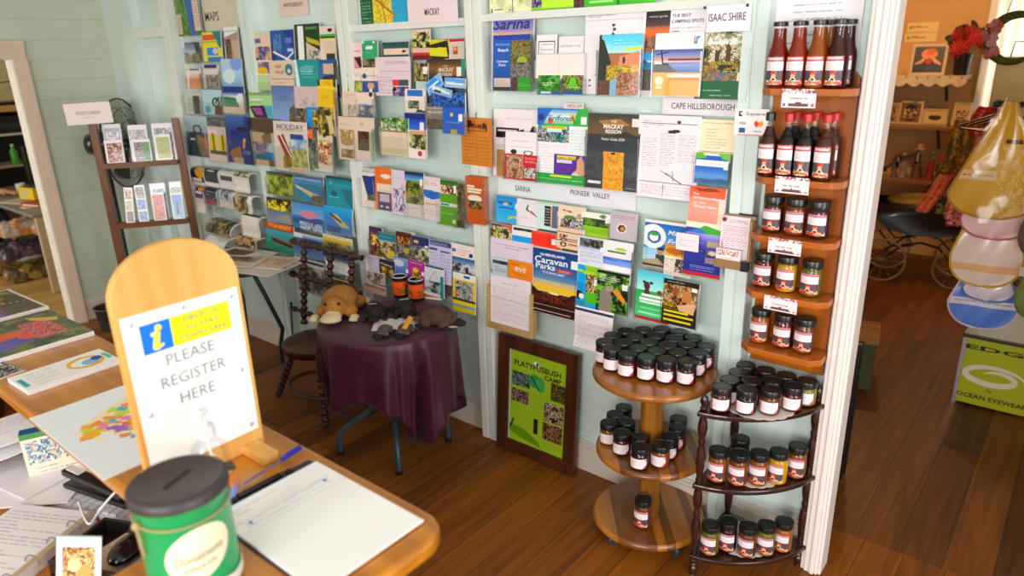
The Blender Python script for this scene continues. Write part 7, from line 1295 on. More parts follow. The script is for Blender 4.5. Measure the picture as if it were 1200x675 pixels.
# ------------------------------------------------------------------ left corner: postcard rack, fan, office through the door
def at_plane(px, py, p0, n):
    d = ray(px, py); p0 = Vector(p0); n = Vector(n); return CAM + d*((p0-CAM).dot(n)/d.dot(n))
A0, B0 = Vector((-4.82, 1.76, 0)), Vector((-4.52, 2.185, 0)); RD = (B0-A0).normalized(); RN = Vector((RD.y, -RD.x, 0)); RA = math.atan2(RD.y, RD.x)
def rk(px, py, off=0):
    p = at_plane(px, py, A0+RN*off, RN); return (p-A0).dot(RD), p.z
RW = wood('rack_dark_wood', '5a3012', '84491f', 'z', 16, .4, .15)
pr = thing('postcard_rack', 'brown wooden ladder rack of postcards in front of the fan', 'postcard rack', tuple(A0), RA)
uL0, zL0 = rk(109, 143); uL1, zL1 = rk(137, 290); uR0, zR0 = rk(204, 138); uR1, zR1 = rk(229, 273)
uL = (uL0+uL1)/2; uR = (uR0+uR1)/2; zt = (zL0+zR0)/2
for u in (uL, uR):
    b = MB(); b.box(u-.022, u+.022, -.012, .02, 0, zt); b.build('upright', RW, pr, bevel=.003)
    b = MB(); b.bar((u, .03, zt-.12), (u, .1, 0), .03, .02); b.build('strut', RW, pr)
RW2 = wood('rack_dark_shelf', '5a3012', '84491f', 'x', 16, .4, .15)
zs = []
for q in (((120, 193), (211, 187)), ((136, 263), (223, 255))):
    z = (rk(*q[0])[1]+rk(*q[1])[1])/2; zs.append(z)
zs.append(zs[1]-(zs[0]-zs[1]))
for z in zs:
    b = MB(); b.box(uL+.02, uR-.02, -.06, .05, z-.022, z); b.build('shelf', RW2, pr, bevel=.002)
    b = MB(); b.box(uL+.02, uR-.02, -.066, -.06, z-.022, z+.012); b.build('shelf_lip', RW2, pr)
def card(x0, y0, x1, y1, off, spec, label, tilt=0, z=None, nm='postcard', t=.008):
    a = rk(x0, y0, off); c = rk(x1, y1, off); w, h = abs(c[0]-a[0]), a[1]-(c[1] if z is None else z)
    mb = MB(); sheet_mesh(mb, w, h, t, spec, .006); o = mb.build(nm, [GLOSSY, WHITE])
    P = A0+RD*((a[0]+c[0])/2)+RN*off; o.location = (P.x, P.y, (c[1] if z is None else z)+.0005); o.rotation_euler = (-.16, tilt, RA); tag(o, label, 'postcard', 'postcards on the ladder rack')
WB = 'e4e0e4;'
z0 = zs[0]+.001; z1 = zs[1]+.001
for a in ((117, 146, 143, 168, .0, WB+'r .08 .1 .92 1 b4b0b8;p .1 .2 .9 1 4 8a8c94 c8c4cc dcd8e0', 'cellophaned card pack with grey photo, back row left', 0, z0), (147, 147, 173, 166, .0, WB+'p .08 .12 .92 1 5 8aa0b0 c88c80 d8d0d0 b8c0c8', 'cellophaned card pack with blue and red photo, back row middle', 0, z0), (175, 145, 204, 162, .0, WB+'p .08 .12 .92 1 6 6a8aa0 9a7c70 b8c0b0 c8d0d4', 'cellophaned card pack with hut photo, back row right', 0, z0),
          (120, 165, 147, 191, .034, WB+'p .1 .12 .92 .9 7 2c1c1c 8a3c2c c87850 e0c0a8 4a2c38', 'postcard of a red orange bird, top shelf left', 0, z0), (152, 164, 179, 189, .034, WB+'p .1 .12 .62 .9 8 6a6870 8a5c54 b8b0b4 4c4450;g .62 .12 .92 .9 5c8c3c 3c6c2c', 'postcard of buildings and green lawn, top shelf middle', 0, z0), (178, 158, 203, 187, .034, WB+'r .1 .12 .92 .9 a8a86c;p .1 .12 .92 .9 3 a0a060 b0b078 a8a86c;l .4 .65 .8 .5 .02 7a7c4c', 'plain olive green postcard, top shelf right', 0, z0),
          (140, 221, 158, 259, .036, WB+'p .08 .05 .92 .32 3 1c1c38 c8902c e0b84c 3c2c50;p .08 .36 .92 .62 5 8a9c7c b8c0b0 c8a06c;p .08 .66 .92 .95 6 2c1c2c 8a4c3c 4c3040', 'tilted tall card of three pictures, lower shelf left', .06, z1), (155, 218, 175, 258, .03, WB+'p .08 .05 .92 .35 7 2c3c7c 5c80b8 e0a83c 1c2444;p .08 .38 .92 .66 8 2c4c9c 4c7cc0 8ab0d8;p .08 .7 .92 .95 9 5c80a8 8aa8c8 3c5c8c', 'tall blue card of three pictures, lower shelf second', 0, z1),
          (173, 216, 195, 235, .0, WB+'p .1 .15 .92 1 4 2c3c4c 5c8cb0 8a9c8c c8d0d8', 'postcard of a harbour half hidden, lower shelf back left', 0, z1), (175, 227, 196, 257, .034, WB+'p .1 .08 .92 .92 5 8a2c2c b84c34 d06c3c a83c3c', 'red orange coral postcard, lower shelf third', 0, z1), (196, 214, 214, 235, .0, WB+'p .1 .15 .92 1 8 7a8a70 a8b8b8 c8c8b8 5c7ca0', 'postcard of pale beach half hidden, lower shelf back right', 0, z1), (198, 227, 217, 254, .034, WB+'g .1 .08 .92 .92 3c6cb0 5c98d0 8ab8d8;r .35 .3 .6 .8 4c3c5c', 'blue postcard with a dark figure, lower shelf right', 0, z1)): card(*a)
p = at_plane(104, 133, A0+RN*.04, RN)
mb = MB(); sheet_mesh(mb, .255, .125, .002, 'e4d6d4', .01); o = mb.build('sign', [PRINT, PAPER]); o.location = (p.x, p.y, p.z-.0625); o.rotation_euler = (-.0, -.03, RA); tag(o, 'postcards sign clipped to the top of the ladder rack', 'sign')
letters('POSTCARDS', 0, .066, .13, .018, mat('6a4a58', .6), o, y=-.001); letters('please ask', 0, .04, .06, .009, mat('8a7078', .6), o, y=-.001)
# pedestal fan
fc = at_x(160, 168, -5.16); fn = thing('pedestal_fan', 'black wire cage pedestal fan behind the postcard rack', 'fan', (fc.x-.1, fc.y-.06, 0), math.atan2(.66, .75)+PI/2)
FB = mat('24221f', .4, .3)
fx, fy = 0, 0; R = .3; zc = fc.z
def fanpt(r, a, d): return (r*math.cos(a), -d, zc+r*math.sin(a))    # local -Y is where the fan blows
q = MB(); N = 32
for s in (1, -1):
    for k in range(N*2): a = 2*PI*k/(N*2)+(0 if s > 0 else .05); q.tube([fanpt(r_, a+tw, .02+s*(.015+.06*math.cos(r_/R*PI/2))) for r_, tw in ((.05, 0), (.14, .06), (.23, .08), (.3, .1))], .0017, 4)
    for r_ in (.06, .16, .24): q.tube([fanpt(r_, 2*PI*k/32, .02+s*(.016+.06*math.cos(r_/R*PI/2))) for k in range(32)], .0022, 5, closed=True)
q.tube([fanpt(.302, 2*PI*k/40, .02) for k in range(40)], .006, 6, closed=True)
q.build('cage', FB, fn)
for k in range(3):
    a0 = 2*PI*k/3; bl = MB(); vs = []
    for i in range(8):
        for j in range(4): r_ = .05+.2*i/7; a = a0+(-.35+.7*j/3)*(1-.2*i/7); vs.append(fanpt(r_, a, .02+(j-1.5)*.014))
    bl.add(vs, [(i*4+j, i*4+j+1, i*4+j+5, i*4+j+4) for i in range(7) for j in range(3)]); o = bl.build('blade', mat('3a3a38', .4), fn, smooth=60); o.modifiers.new('t', 'SOLIDIFY').thickness = .003
M0 = T(0, 0, zc) @ RX(PI/2)
q = MB(); q.lathe([(.03, -.24), (.07, -.22), (.085, -.16), (.085, -.1), (.06, -.06), (.03, -.02), (.03, .05)], 22, M0); q.build('motor', mat('1e1c1a', .3, .2, .3), fn, smooth=50)
MB().lathe([(.022, .02), (.022, zc-.25), (.015, zc-.24), (.015, zc-.06)], 14, T(0, .13, 0)).build('pole', FB, fn, smooth=50)
MB().lathe([(.17, 0), (.17, .015), (.06, .035), (.03, .06)], 32, T(0, .13, 0)).build('base', FB, fn, smooth=40)
# small bin by the skirting
p = at_z(128, 386, 0); bn = thing('wire_bin', 'small dark bin on the floor beside the office doorway', 'bin', (p.x, p.y+.03, 0)); MB().lathe([(.075, 0), (.095, .16), (.1, .165), (.09, .16), (.07, .01)], 24).build('bucket', mat('34302e', .5), bn, smooth=40)
MB().tube([(.098*math.cos(2*PI*k/28), .098*math.sin(2*PI*k/28), .165) for k in range(28)], .005, 6, closed=True).build('rim', mat('6a645e', .4, .5), bn, smooth=180)
# white painted edge of the office door frame
b = MB(); b.box(-5.62, -5.502, 1.645, 1.655, 0, DT-.112); struct(b, 'trim_9', mat('f6f2e8', .3))
# ---- office furniture
OD = thing('office_desk', 'grey office desk with a beige end panel in the office', 'desk', (-6.42, 1.82, 0))
BE = mat('c8b494', .5)
b = MB(); b.prism([(0, 0), (.8, 0), (.8, .64), (0, .64)], 0, .03, Matrix(((0, 0, -1, 0), (1, 0, 0, 0), (0, 1, 0, 0), (0, 0, 0, 1)))); b.build('end_panel', BE, OD, bevel=.012)
b = MB(); b.box(-1.76, .01, -.02, .8, .64, .668); b.build('desk_top', mat('8a8a86', .4), OD, bevel=.008)
b = MB(); b.box(-1.73, -.03, .45, .47, .12, .64); b.build('modesty_panel', BE, OD)
b = MB(); b.box(-1.76, -1.73, 0, .78, 0, .64); b.build('end_panel', BE, OD)
def od(px, py, z=.669): return at_z(px, py, z)
def boxy(name, px, py, z, w, d, h, rz, m, label, cat, extra=None):
    p = at_z(px, py, z); t = thing(name, label, cat, (p.x, p.y, z), rz); b = MB(); b.box(-w/2, w/2, -d/2, d/2, 0, h); b.build('carton', m, t, bevel=.002)
    if extra: extra(t, w, d, h)
    return t
def ybox(t, w, d, h):
    b = MB(); b.box(-w/2+.01, w/2-.01, -d/2+.01, d/2-.01, h, h+.002); b.build('opening', mat('4a4a50', .6), t)
    b = MB(); b.box(-w*.3, w*.1, -d/2-.0015, -d/2, h*.2, h*.8); b.build('printed_panel', mat('d0c0a0', .5), t)
boxy('red_box', 47, 241, .669, .24, .16, .035, .3, mat('a83428', .5), 'flat red box on the office desk under the yellow box', 'box', lambda t, w, d, h: MB().box(-w*.4, w*.4, -d/2-.0015, -d/2, h*.3, h*.7).build('printed_panel', mat('e0c8b8', .5), t))
boxy('open_carton', 41, 232, .705, .2, .13, .1, .25, mat('e8c81c', .45), 'yellow open topped carton on the office desk', 'box', ybox)
p = od(22, 236); mb = MB(); flat_mesh(mb, .28, .2, .003, 'dcd0bc;p .3 .2 .8 .8 4 dcd0bc b8a080 a88c60 dcd0bc', .008); o = mb.build('desk_paper', [PRINT, PAPER]); o.location = (p.x, p.y, .669); o.rotation_euler[2] = .4; tag(o, 'cream printed page on the office desk', 'paper')
p = od(33, 243); mb = MB(); flat_mesh(mb, .12, .09, .003, 'e0d8b8;r .1 .1 .9 .9 d0d090', .01); o = mb.build('desk_note', [PRINT, PAPER]); o.location = (p.x, p.y, .669); tag(o, 'small pale note at the corner of the office desk', 'paper')
p = od(21, 228); c_ = thing('mug', 'white mug on the office desk', 'mug', (p.x-.05, p.y+.05, .669)); MB().lathe([(.035, 0), (.038, .005), (.04, .09), (.036, .09), (.033, .01), (.001, .01)], 20).build('cup', mat('e8e4e0', .3), c_, smooth=40); MB().tube([(.04, 0, .075), (.062, 0, .07), (.062, 0, .035), (.038, 0, .025)], .005, 6).build('handle', mat('e8e4e0', .3), c_, smooth=60)
# shelving at the back of the office
BK = thing('office_bookcase', 'dark shelving unit with a timber top at the back of the office', 'bookcase', (-8.40, 2.2, 0))
DB = mat('1c1412', .5)
b = MB(); b.box(-.4, 0, -.9, .9, 0, .04); b.box(-.4, -.37, -.9, .9, .04, 1.36); b.box(-.37, 0, -.9, -.87, .04, 1.36); b.box(-.37, 0, .87, .9, .04, 1.36); b.build('carcass', DB, BK)
b = MB(); b.box(-.42, .02, -.92, .92, 1.36, 1.42); b.build('top_board', wood('office_pine', 'b88a4c', 'd0a464', 'y', 9), BK)
for z in (.55, .82, 1.13): b = MB(); b.box(-.37, .0, -.87, .87, z, z+.02); b.build('shelf', mat('b8a88c' if z < .9 else 'd8d4cc', .5), BK)
def onshelf(px, py, x): return at_x(px, py, x)
p = onshelf(12, 144, -8.43); q = thing('office_printer', 'black printer on the upper shelf of the office bookcase', 'printer', (-8.57, p.y, 1.1505)); b = MB(); b.box(-.14, .14, -.33, .3, 0, .17); b.build('body', mat('161414', .35), q, bevel=.01); b = MB(); b.box(.14, .143, -.25, .2, .05, .1); b.build('control_panel', mat('2c3436', .3), q)
p = onshelf(13, 124, -8.45); q = thing('flat_scanner', 'thin black device lying on top of the office bookcase', 'scanner', (-8.58, p.y, 1.4205)); b = MB(); b.box(-.15, .15, -.3, .24, 0, .03); b.build('body', mat('181616', .3), q, bevel=.006); b = MB(); b.tube([(0, -.2, .03), (0, -.22, .2), (.0, .1, .22)], .006, 6); b.build('arm', mat('181616', .4), q)
for (px, py, h, r_, c1, lb) in ((20.5, 197, .2, .035, '3ca83c', 'green spray bottle on the office bookcase'), (33, 199, .15, .025, 'c8a888', 'pale brown bottle on the office bookcase'), (42, 200, .12, .028, '4a3c34', 'short dark jar on the office bookcase')):
    p = onshelf(px, py, -8.47); q = thing('shelf_bottle', lb, 'bottle', (-8.47, p.y, .8405)); MB().lathe([(r_*.95, 0), (r_, .006), (r_, h*.65), (r_*.45, h*.8), (r_*.4, h*.88)], 18).build('body', mat(c1, .3), q, smooth=40); MB().lathe([(r_*.45, h*.88), (r_*.45, h)], 14).build('cap', mat('d8d8d0', .4), q)
# dark monitor at the left
mo = at_x(3, 195, -7.2); q = thing('computer_monitor', 'dark computer monitor on the office desk at the picture edge', 'monitor', (-7.25, 2.3, .669), .35); b = MB(); b.box(-.02, .02, -.26, .26, .12, .46); b.build('screen', mat('141210', .3), q, bevel=.006); b = MB(); b.box(-.06, .06, -.1, .1, 0, .015); b.box(-.03, -.005, -.03, .03, .015, .2); b.build('stand', BLACK, q)
# bags under the desk
for i, (px, py, z, s, c1, c2, lb) in enumerate(((34, 335, 0, .14, 'a88c3c', '5c5034', 'lowest clear bag of yellow packets under the office desk'), (28, 316, .2, .13, '6a5460', '3c3440', 'middle clear bag of grey packets under the office desk'), (27, 295, .39, .14, 'd08c4c', 'c8b8a8', 'topmost clear bag of orange and white packets under the office desk'), (6, 300, .2, .12, '8a5c3c', 'c89860', 'brown paper bag beside the stacked clear bags in the office'))):
    p = at_x(px, py, -6.7); m = MB(); rg = random.Random(i)
    m.box(-.12, .1, -.19, .19, .01, s*.85)
    for k in range(14): m.ball((rg.uniform(-.11, .1), rg.uniform(-.19, .19), s*.5+rg.uniform(-.04, .04)), (.05, .05, s*.42), 10, 8)
    t = thing('packet_bag', lb, 'bag', (-7.1, at_x(px, py, -7.1).y+.06, z+.004) if i < 3 else (-7.5, 1.62, .004), 0, 'bags under the office desk')
    mt_, nt_2, bb = nmat('packets_%d' % i); vv = nt_2.nodes.new('ShaderNodeTexVoronoi'); vv.inputs['Scale'].default_value = 14; tcx = nt_2.nodes.new('ShaderNodeTexCoord'); nt_2.links.new(tcx.outputs['Object'], vv.inputs['Vector']); rr = nt_2.nodes.new('ShaderNodeValToRGB'); rr.color_ramp.elements[0].color = hexc(c1)+(1,); rr.color_ramp.elements[1].color = hexc(c2)+(1,); rr.color_ramp.elements[1].position = .8; sp_ = nt_2.nodes.new('ShaderNodeSeparateColor'); nt_2.links.new(vv.outputs['Color'], sp_.inputs[0]); nt_2.links.new(sp_.outputs[0], rr.inputs['Fac']); nt_2.links.new(rr.outputs[0], bb.inputs['Base Color']); bb.inputs['Roughness'].default_value = .25
    fused(m, 'bag', mt_, t, .01, .025, .035)
    MB().tube([(0, 0, s*.95), (.01, .01, s*1.0), (0, .02, s*1.03)], [.03, .012, .02], 8).build('gathered_top', mt_, t, smooth=60)
# ---- seated person, only forearm, hand and leg reach into the picture
hp = at_z(9, 226, .70)
pe = thing('person', 'seated person in dark clothes, one hand resting on the office desk', 'person', (hp.x-.36, hp.y-.5, 0))
SK = mat('c8906c', .5, var=.05); CL = mat('1f2230', .85, var=.15); SKX = pe.location
def skin(name, verts, edges, radii, m, root=0, sub=2):
    me = bpy.data.meshes.new(name); me.from_pydata([tuple(Vector(v)) for v in verts], edges, []); o = bpy.data.objects.new(name, me); col.objects.link(o); me.materials.append(m); o.parent = pe
    sk = o.modifiers.new('skin', 'SKIN'); sk.use_smooth_shade = True
    for i, r in enumerate(radii): d = me.skin_vertices[0].data[i]; d.radius = (r, r) if not isinstance(r, tuple) else r; d.use_root = (i == root)
    s_ = o.modifiers.new('sub', 'SUBSURF'); s_.levels = sub; s_.render_levels = sub; return o
hx, hy, hz = hp.x-SKX.x, hp.y-SKX.y, .70
V = [(0, 0, .5), (0, .02, .68), (0, .04, .9), (0, .06, 1.02), (0, .09, 1.12), (0, .12, 1.26), (0, .14, 1.33),
     (.18, .05, 1.0), (.26, .2, .76), (hx-.08, hy-.1, hz+.03), (hx-.02, hy-.025, hz+.012), (-.18, .05, 1.0), (-.25, .18, .77), (-.12, .42, .72), (-.1, .5, .71),
     (.1, .02, .47), (.13, .46, .5), (.14, .5, .1), (.14, .62, .05), (-.1, .02, .47), (-.12, .46, .5), (-.12, .5, .1), (-.12, .62, .05),
     (hx+.03, hy+.02, hz+.008), (hx+.065, hy+.045, hz+.002), (hx+.09, hy+.06, hz-.008),
     (hx+.035, hy+.005, hz+.006), (hx+.075, hy+.02, hz), (hx+.1, hy+.03, hz-.01), (hx+.02, hy+.035, hz+.006), (hx+.05, hy+.065, hz), (hx+.07, hy+.085, hz-.01), (hx+.01, hy+.045, hz+.004), (hx+.03, hy+.078, hz-.002), (hx+.045, hy+.09, hz-.01), (hx+.01, hy-.03, hz+.0), (hx+.04, hy-.035, hz-.006)]
E_ = [(0, 1), (1, 2), (2, 3), (3, 4), (4, 5), (5, 6), (3, 7), (7, 8), (8, 9), (9, 10), (3, 11), (11, 12), (12, 13), (13, 14), (0, 15), (15, 16), (16, 17), (17, 18), (0, 19), (19, 20), (20, 21), (21, 22), (10, 23), (23, 24), (24, 25), (10, 26), (26, 27), (27, 28), (10, 29), (29, 30), (30, 31), (10, 32), (32, 33), (33, 34), (10, 35), (35, 36)]
RR = [.14, .13, .14, .11, .05, .085, .075, .055, .045, .03, .027, .055, .045, .03, .025, .085, .065, .045, .035, .085, .065, .045, .035] + [.0095, .009, .0075]*4 + [.011, .009]
skin('body', V, E_, RR, SK)
Vc = [Vector(v) for v in V]
skin('clothing', [V[0], V[1], V[2], V[3], V[7], V[8], tuple(Vc[8].lerp(Vc[9], .8)), V[11], V[12], tuple(Vc[12].lerp(Vc[13], .8)), V[15], V[16], tuple(Vc[16].lerp(Vc[17], .88)), V[19], V[20], tuple(Vc[20].lerp(Vc[21], .88))],
     [(0, 1), (1, 2), (2, 3), (3, 4), (4, 5), (5, 6), (3, 7), (7, 8), (8, 9), (0, 10), (10, 11), (11, 12), (0, 13), (13, 14), (14, 15)], [.16, .15, .16, .125, .07, .058, .045, .07, .058, .045, .1, .08, .06, .1, .08, .06], CL)
m = MB(); m.ball((0, .105, 1.29), (.088, .1, .1), 16, 12); fused(m, 'hair', mat('3a2a20', .8, bump=.5), pe, .01)
for sx in (-.03, .03): MB().ball((sx, .205, 1.275), .011, 10, 8).build('eye', mat('e8e4e0', .2), pe, smooth=180)
MB().ball((0, .212, 1.25), (.012, .016, .018), 10, 8).build('nose', SK, pe, smooth=180); MB().ball((0, .2, 1.222), (.022, .008, .005), 10, 6).build('mouth', mat('a0605a', .5), pe, smooth=180)
for s in (1, -1): 
    m = MB(); m.ball((.14*s if s > 0 else -.12, .6, .04), (.05, .13, .045), 14, 10); m.build('shoe', mat('d8d8dc', .5), pe, smooth=180)
oc = thing('office_chair', 'dark swivel chair under the seated person in the office', 'chair', (SKX.x, SKX.y, 0))
b = MB(); b.box(-.24, .24, -.24, .22, .25, .315); b.build('seat', CL, oc, bevel=.02); b = MB(); b.box(-.22, .22, -.28, -.24, .5, .95); b.build('backrest', CL, oc, bevel=.015); MB().lathe([(.03, .06), (.03, .25)], 12).build('column', BLACK, oc)
b = MB()
for k in range(5): a = 2*PI*k/5; b.bar((0, 0, .06), (.26*math.cos(a), .26*math.sin(a), .045), .04, .03)
b.build('base', BLACK, oc); b = MB(); b.bar((0, -.23, .28), (0, -.27, .6), .05, .02); b.build('back_bracket', BLACK, oc)
for k in range(5): a = 2*PI*k/5; MB().lathe([(.02, -.012), (.025, 0), (.02, .012)], 12, T(.26*math.cos(a), .26*math.sin(a), .025) @ RX(PI/2)).build('castor', BLACK, oc)
# ------------------------------------------------------------------ gift shop through the doorway
def bulb(x, y, z, w, label):
    t = thing('pendant_lamp', label, 'lamp', (x, y, z)); MB().lathe([(.12, 0), (.1, .06), (.03, .12), (.03, .14)], 20, caps=False).build('lamp_shade', mat('e8dcc0', .5), t); 
    m, nt, b = nmat('lit_bulb_%g' % x); b.inputs['Emission Color'].default_value = (1, .62, .3, 1); b.inputs['Emission Strength'].default_value = 12
    MB().ball((0, 0, .03), .032, 14, 10).build('bulb', m, t, smooth=180); MB().tube([(0, 0, .14), (0, 0, CEIL-z)], .004, 6).build('cord', BLACK, t)
    l = bpy.data.lights.new('bulb_light', 'POINT'); l.energy = w; l.color = (1, .58, .26); l.shadow_soft_size = .06; o = bpy.data.objects.new('bulb_light', l); col.objects.link(o); o.location = (x, y, z-.04)
bulb(-1.3, 5.6, 2.45, 40, 'pendant lamp over the back of the gift shop'); bulb(.9, 3.6, 2.45, 7, 'pendant lamp near the hanging bibs')
area('daylight_shop_window', (-.1, SHOPY+.35, 1.75), (-.3, 4, 1.2), 1.2, 1.3, 14, (1, .93, .8))
SHW = wood('shop_shelf_wood', '8a5c2c', 'b07c40', 'x', 9)
LACE = mat('e0cfae', .9, bump=.3)
def shelf(z, x0, x1, lab, lace=False):
    t = thing('wall_shelf', lab, 'shelf', ((x0+x1)/2, SHOPY-.01, z)); b = MB(); b.box(x0, x1, SHOPY-.28, SHOPY-.01, z-.025, z); b.build('shelf_board', SHW, t, world=True)
    for x in (x0+.15, x1-.15):
        b = MB(); b.bar((x, SHOPY-.02, z-.2), (x, SHOPY-.2, z-.03), .02, .02); b.build('bracket', mat('3c3430', .5), t, world=True)
    if lace:
        n = 120; vs = []; fs = []
        for k in range(n+1):
            x = x0+(x1-x0)*k/n; dz = .05+.03*abs(math.sin(k/n*PI*13)); vs += [(x, SHOPY-.283-.004*math.sin(k*.9), z+.004), (x, SHOPY-.285-.004*math.sin(k*.9), z-dz)]
        fs = [(2*k, 2*k+1, 2*k+3, 2*k+2) for k in range(n)]; vs2 = len(vs)
        b = MB(); b.add(vs, fs); b.box(x0, x1, SHOPY-.285, SHOPY-.02, z+.0005, z+.003); o = b.build('lace_runner', LACE, t, world=True); o.modifiers.new('t', 'SOLIDIFY').thickness = .0015
    return t
Z1, Z2, Z3 = 1.525, 1.135, .69
shelf(Z1, -2.2, -.86, 'top gift shop shelf edged with scalloped lace', True); shelf(Z2, -2.2, -.86, 'middle gift shop shelf of framed pictures'); shelf(Z3, -2.2, -.86, 'lowest gift shop shelf of figurines')
YS = SHOPY-.16
def frame(px0, py0, px1, py1, z, spec, label, rim='d8c098', lean=.15, cat='picture frame', name='picture_frame', group='framed pictures in the gift shop'):
    P = at_y(px0, py0, YS); Q = at_y(px1, py1, YS); w = Q.x-P.x; h = P.z-Q.z
    t = thing(name, label, cat, ((P.x+Q.x)/2, YS, z+.001), 0, group, (-lean, 0, 0)); e = w*.09
    b = MB(); b.box(-w/2, -w/2+e, -.008, .012, 0, h); b.box(w/2-e, w/2, -.008, .012, 0, h); b.box(-w/2+e, w/2-e, -.008, .012, 0, e); b.box(-w/2+e, w/2-e, -.008, .012, h-e, h); b.build('frame', mat(rim, .5), t, bevel=.002)
    mb = MB(); A = raster(spec, w, h, .008); face_grid(mb, A, lambda u, v: (-w/2+e*.7+u*(w-1.4*e), -.001, e*.7+(h-1.4*e)*(1-v))); mb.build('picture', [PRINT], t)
frame(1070, 48, 1107, 85, Z1, '3c4450;r 0 0 .5 1 38424e;e .5 .3 .25 .2 d88c5c;e .55 .2 .15 .12 c8683c;q .1 .62 .3 .45 .45 .42 .3 .62 .1 .68 d8a070;q .9 .62 .7 .45 .55 .42 .7 .62 .9 .7 d8a070;e .5 .55 .1 .1 b83c20;r .48 .65 .52 .95 5c4c3c', 'framed orchid picture on the lace edged shelf')
frame(1037, 118, 1053, 143, Z2, 'a88c5c;p .1 .1 .9 .9 3 4a3828 8a6c44 c8a878', 'small frame at the left of the middle gift shop shelf', 'c8b48c')
frame(1055, 116, 1079, 144, Z2, '7a5c3c;e .5 .5 .35 .4 2c2018;p .2 .3 .8 .8 4 2c2018 8a6c50 c8a880', 'frame with a dark animal face on the middle gift shop shelf', 'd0bc90')
frame(1082, 126, 1109, 146, Z2, 'd0b880;e .5 .55 .3 .2 3c2c20;e .35 .5 .1 .1 2c2018', 'cream card with a dark creature on the middle gift shop shelf', 'c8b080')
frame(1119, 118, 1135, 146, Z2, 'c8b08c;p .1 .3 .9 .8 6 c8b08c 3c2c24 c8b08c 8a6c4c', 'upright cream card right of the dark creature card', 'd8c8a0')
YS = SHOPY-.06
frame(1086, 106, 1112, 128, Z2, 'b89c6c;p .1 .1 .9 .5 5 3c3020 c8b03c 8a7040', 'rear frame with dark and yellow print on the middle gift shop shelf', 'c0a878')
YS = SHOPY-.16
# paper notices on the shop wall
for (a, b_, c, d, lb) in ((1064, 27, 1099, 37, 'upper strip notice on the gift shop wall'), (1061, 39, 1097, 49, 'lower strip notice on the gift shop wall')):
    P = at_y(a, b_, SHOPY-.006); Q = at_y(c, d, SHOPY-.006); mb = MB(); sheet_mesh(mb, Q.x-P.x, P.z-Q.z, .002, 'e0cc94;t .08 .25 .92 .8 1 4a3818;t .08 .35 .92 .7 2 2c2010', .008); o = mb.build('wall_notice', [PRINT, PAPER]); o.location = ((P.x+Q.x)/2, SHOPY-.006, Q.z); tag(o, lb, 'notice')
# red flowers in a black vase
p = at_y(1126, 85, YS); fl = thing('flower_vase', 'black vase of red gerberas and dark leaves on the lace edged shelf', 'vase of flowers', (p.x, YS, Z1+.004))
MB().lathe([(.05, 0), (.055, .01), (.06, .12), (.066, .16), (.06, .16), (.05, .02)], 20).build('vase', BLACK, fl, smooth=40)
rg = random.Random(3)
for i, (x, z, r_, c) in enumerate(((-.03, .2, .085, 'b01c1c'), (.07, .28, .075, 'c02828'), (-.05, .3, .06, 'a01c20'), (.13, .24, .06, '8c1820'), (.02, .33, .05, 'a82024'))):
    q = MB()
    for ring_, n in ((1, 16), (.6, 10)):
        for k in range(n): a = 2*PI*k/n; q.ball((x+r_*.55*ring_*math.cos(a), -.05-.02*(1-ring_), z+r_*.55*ring_*math.sin(a)), (r_*.42, .008, r_*.12), 8, 5, 0, RY(-a))
    q.ball((x, -.07, z), (r_*.2, .012, r_*.2), 8, 6); q.build('flower', mat(c, .6, var=.25), fl, smooth=180)
q = MB()
for k in range(34):
    a = rg.uniform(.1, PI-.1); r_ = rg.uniform(.08, .18); q.ball((r_*math.cos(a)*.75+.02, rg.uniform(-.02, .03), .22+r_*math.sin(a)*.9), (.05, .012, .02), 8, 5, 0, RY(rg.uniform(0, 3)) @ RX(rg.uniform(-.6, .6)))
for k in range(6): q.tube([(0, 0, .1), (rg.uniform(-.1, .1), 0, .35)], .004, 5)
q.build('leaves', mat('1c2414', .6, var=.4), fl, smooth=180)
# figurines
def fig(px, z, s, cols, label):
    p = at_y(px, 200, YS); t = thing('figurine', label, 'figurine', (p.x, YS, z+.001), 0, 'figurines on the lowest gift shop shelf')
    q = MB(); q.lathe([(.034*s, 0), (.037*s, .01*s), (.033*s, .05*s), (.022*s, .11*s), (.024*s, .15*s), (.014*s, .17*s)], 16); q.build('body', mat(cols[0], .5, var=.4), t, smooth=50)
    MB().ball((0, 0, .19*s), (.024*s, .024*s, .03*s), 12, 9).build('head', mat(cols[1], .5), t, smooth=180)
    MB().lathe([(.034*s, .2*s), (.035*s, .205*s), (.02*s, .215*s), (.019*s, .245*s), (.008*s, .25*s)], 16).build('hat', mat(cols[2], .6), t, smooth=40)
    for a in (-1, 1): MB().tube([(a*.02*s, 0, .14*s), (a*.034*s, -.01*s, .11*s), (a*.026*s, -.034*s, .09*s)], [.009*s, .008*s, .009*s], 8).build('arm', mat(cols[0], .5, var=.4), t, smooth=60)
fig(1048, Z3, .7, ('7a5c50', 'c8a890', '6a4a60'), 'small brown figurine at the left of the lowest shelf'); fig(1058, Z3, .85, ('a88c8c', 'd0b8a0', 'c8a0a8'), 'pinkish figurine second on the lowest shelf'); fig(1074, Z3, 1.2, ('7a4c3c', 'c8a080', 'd0a068'), 'tallest figurine with a pale hat on the lowest shelf')
fig(1090, Z3, .9, ('a83434', 'c89c7c', '5c6c3c'), 'red figurine with green hat on the lowest shelf'); fig(1101, Z3, 0.85, ('4c5c3c', 'c8a88c', 'a83038'), 'green figurine with red hat on the lowest shelf'); fig(1113, Z3, .75, ('8a7050', 'd0b090', '4a3c34'), 'tan figurine at the right end of the lowest shelf')
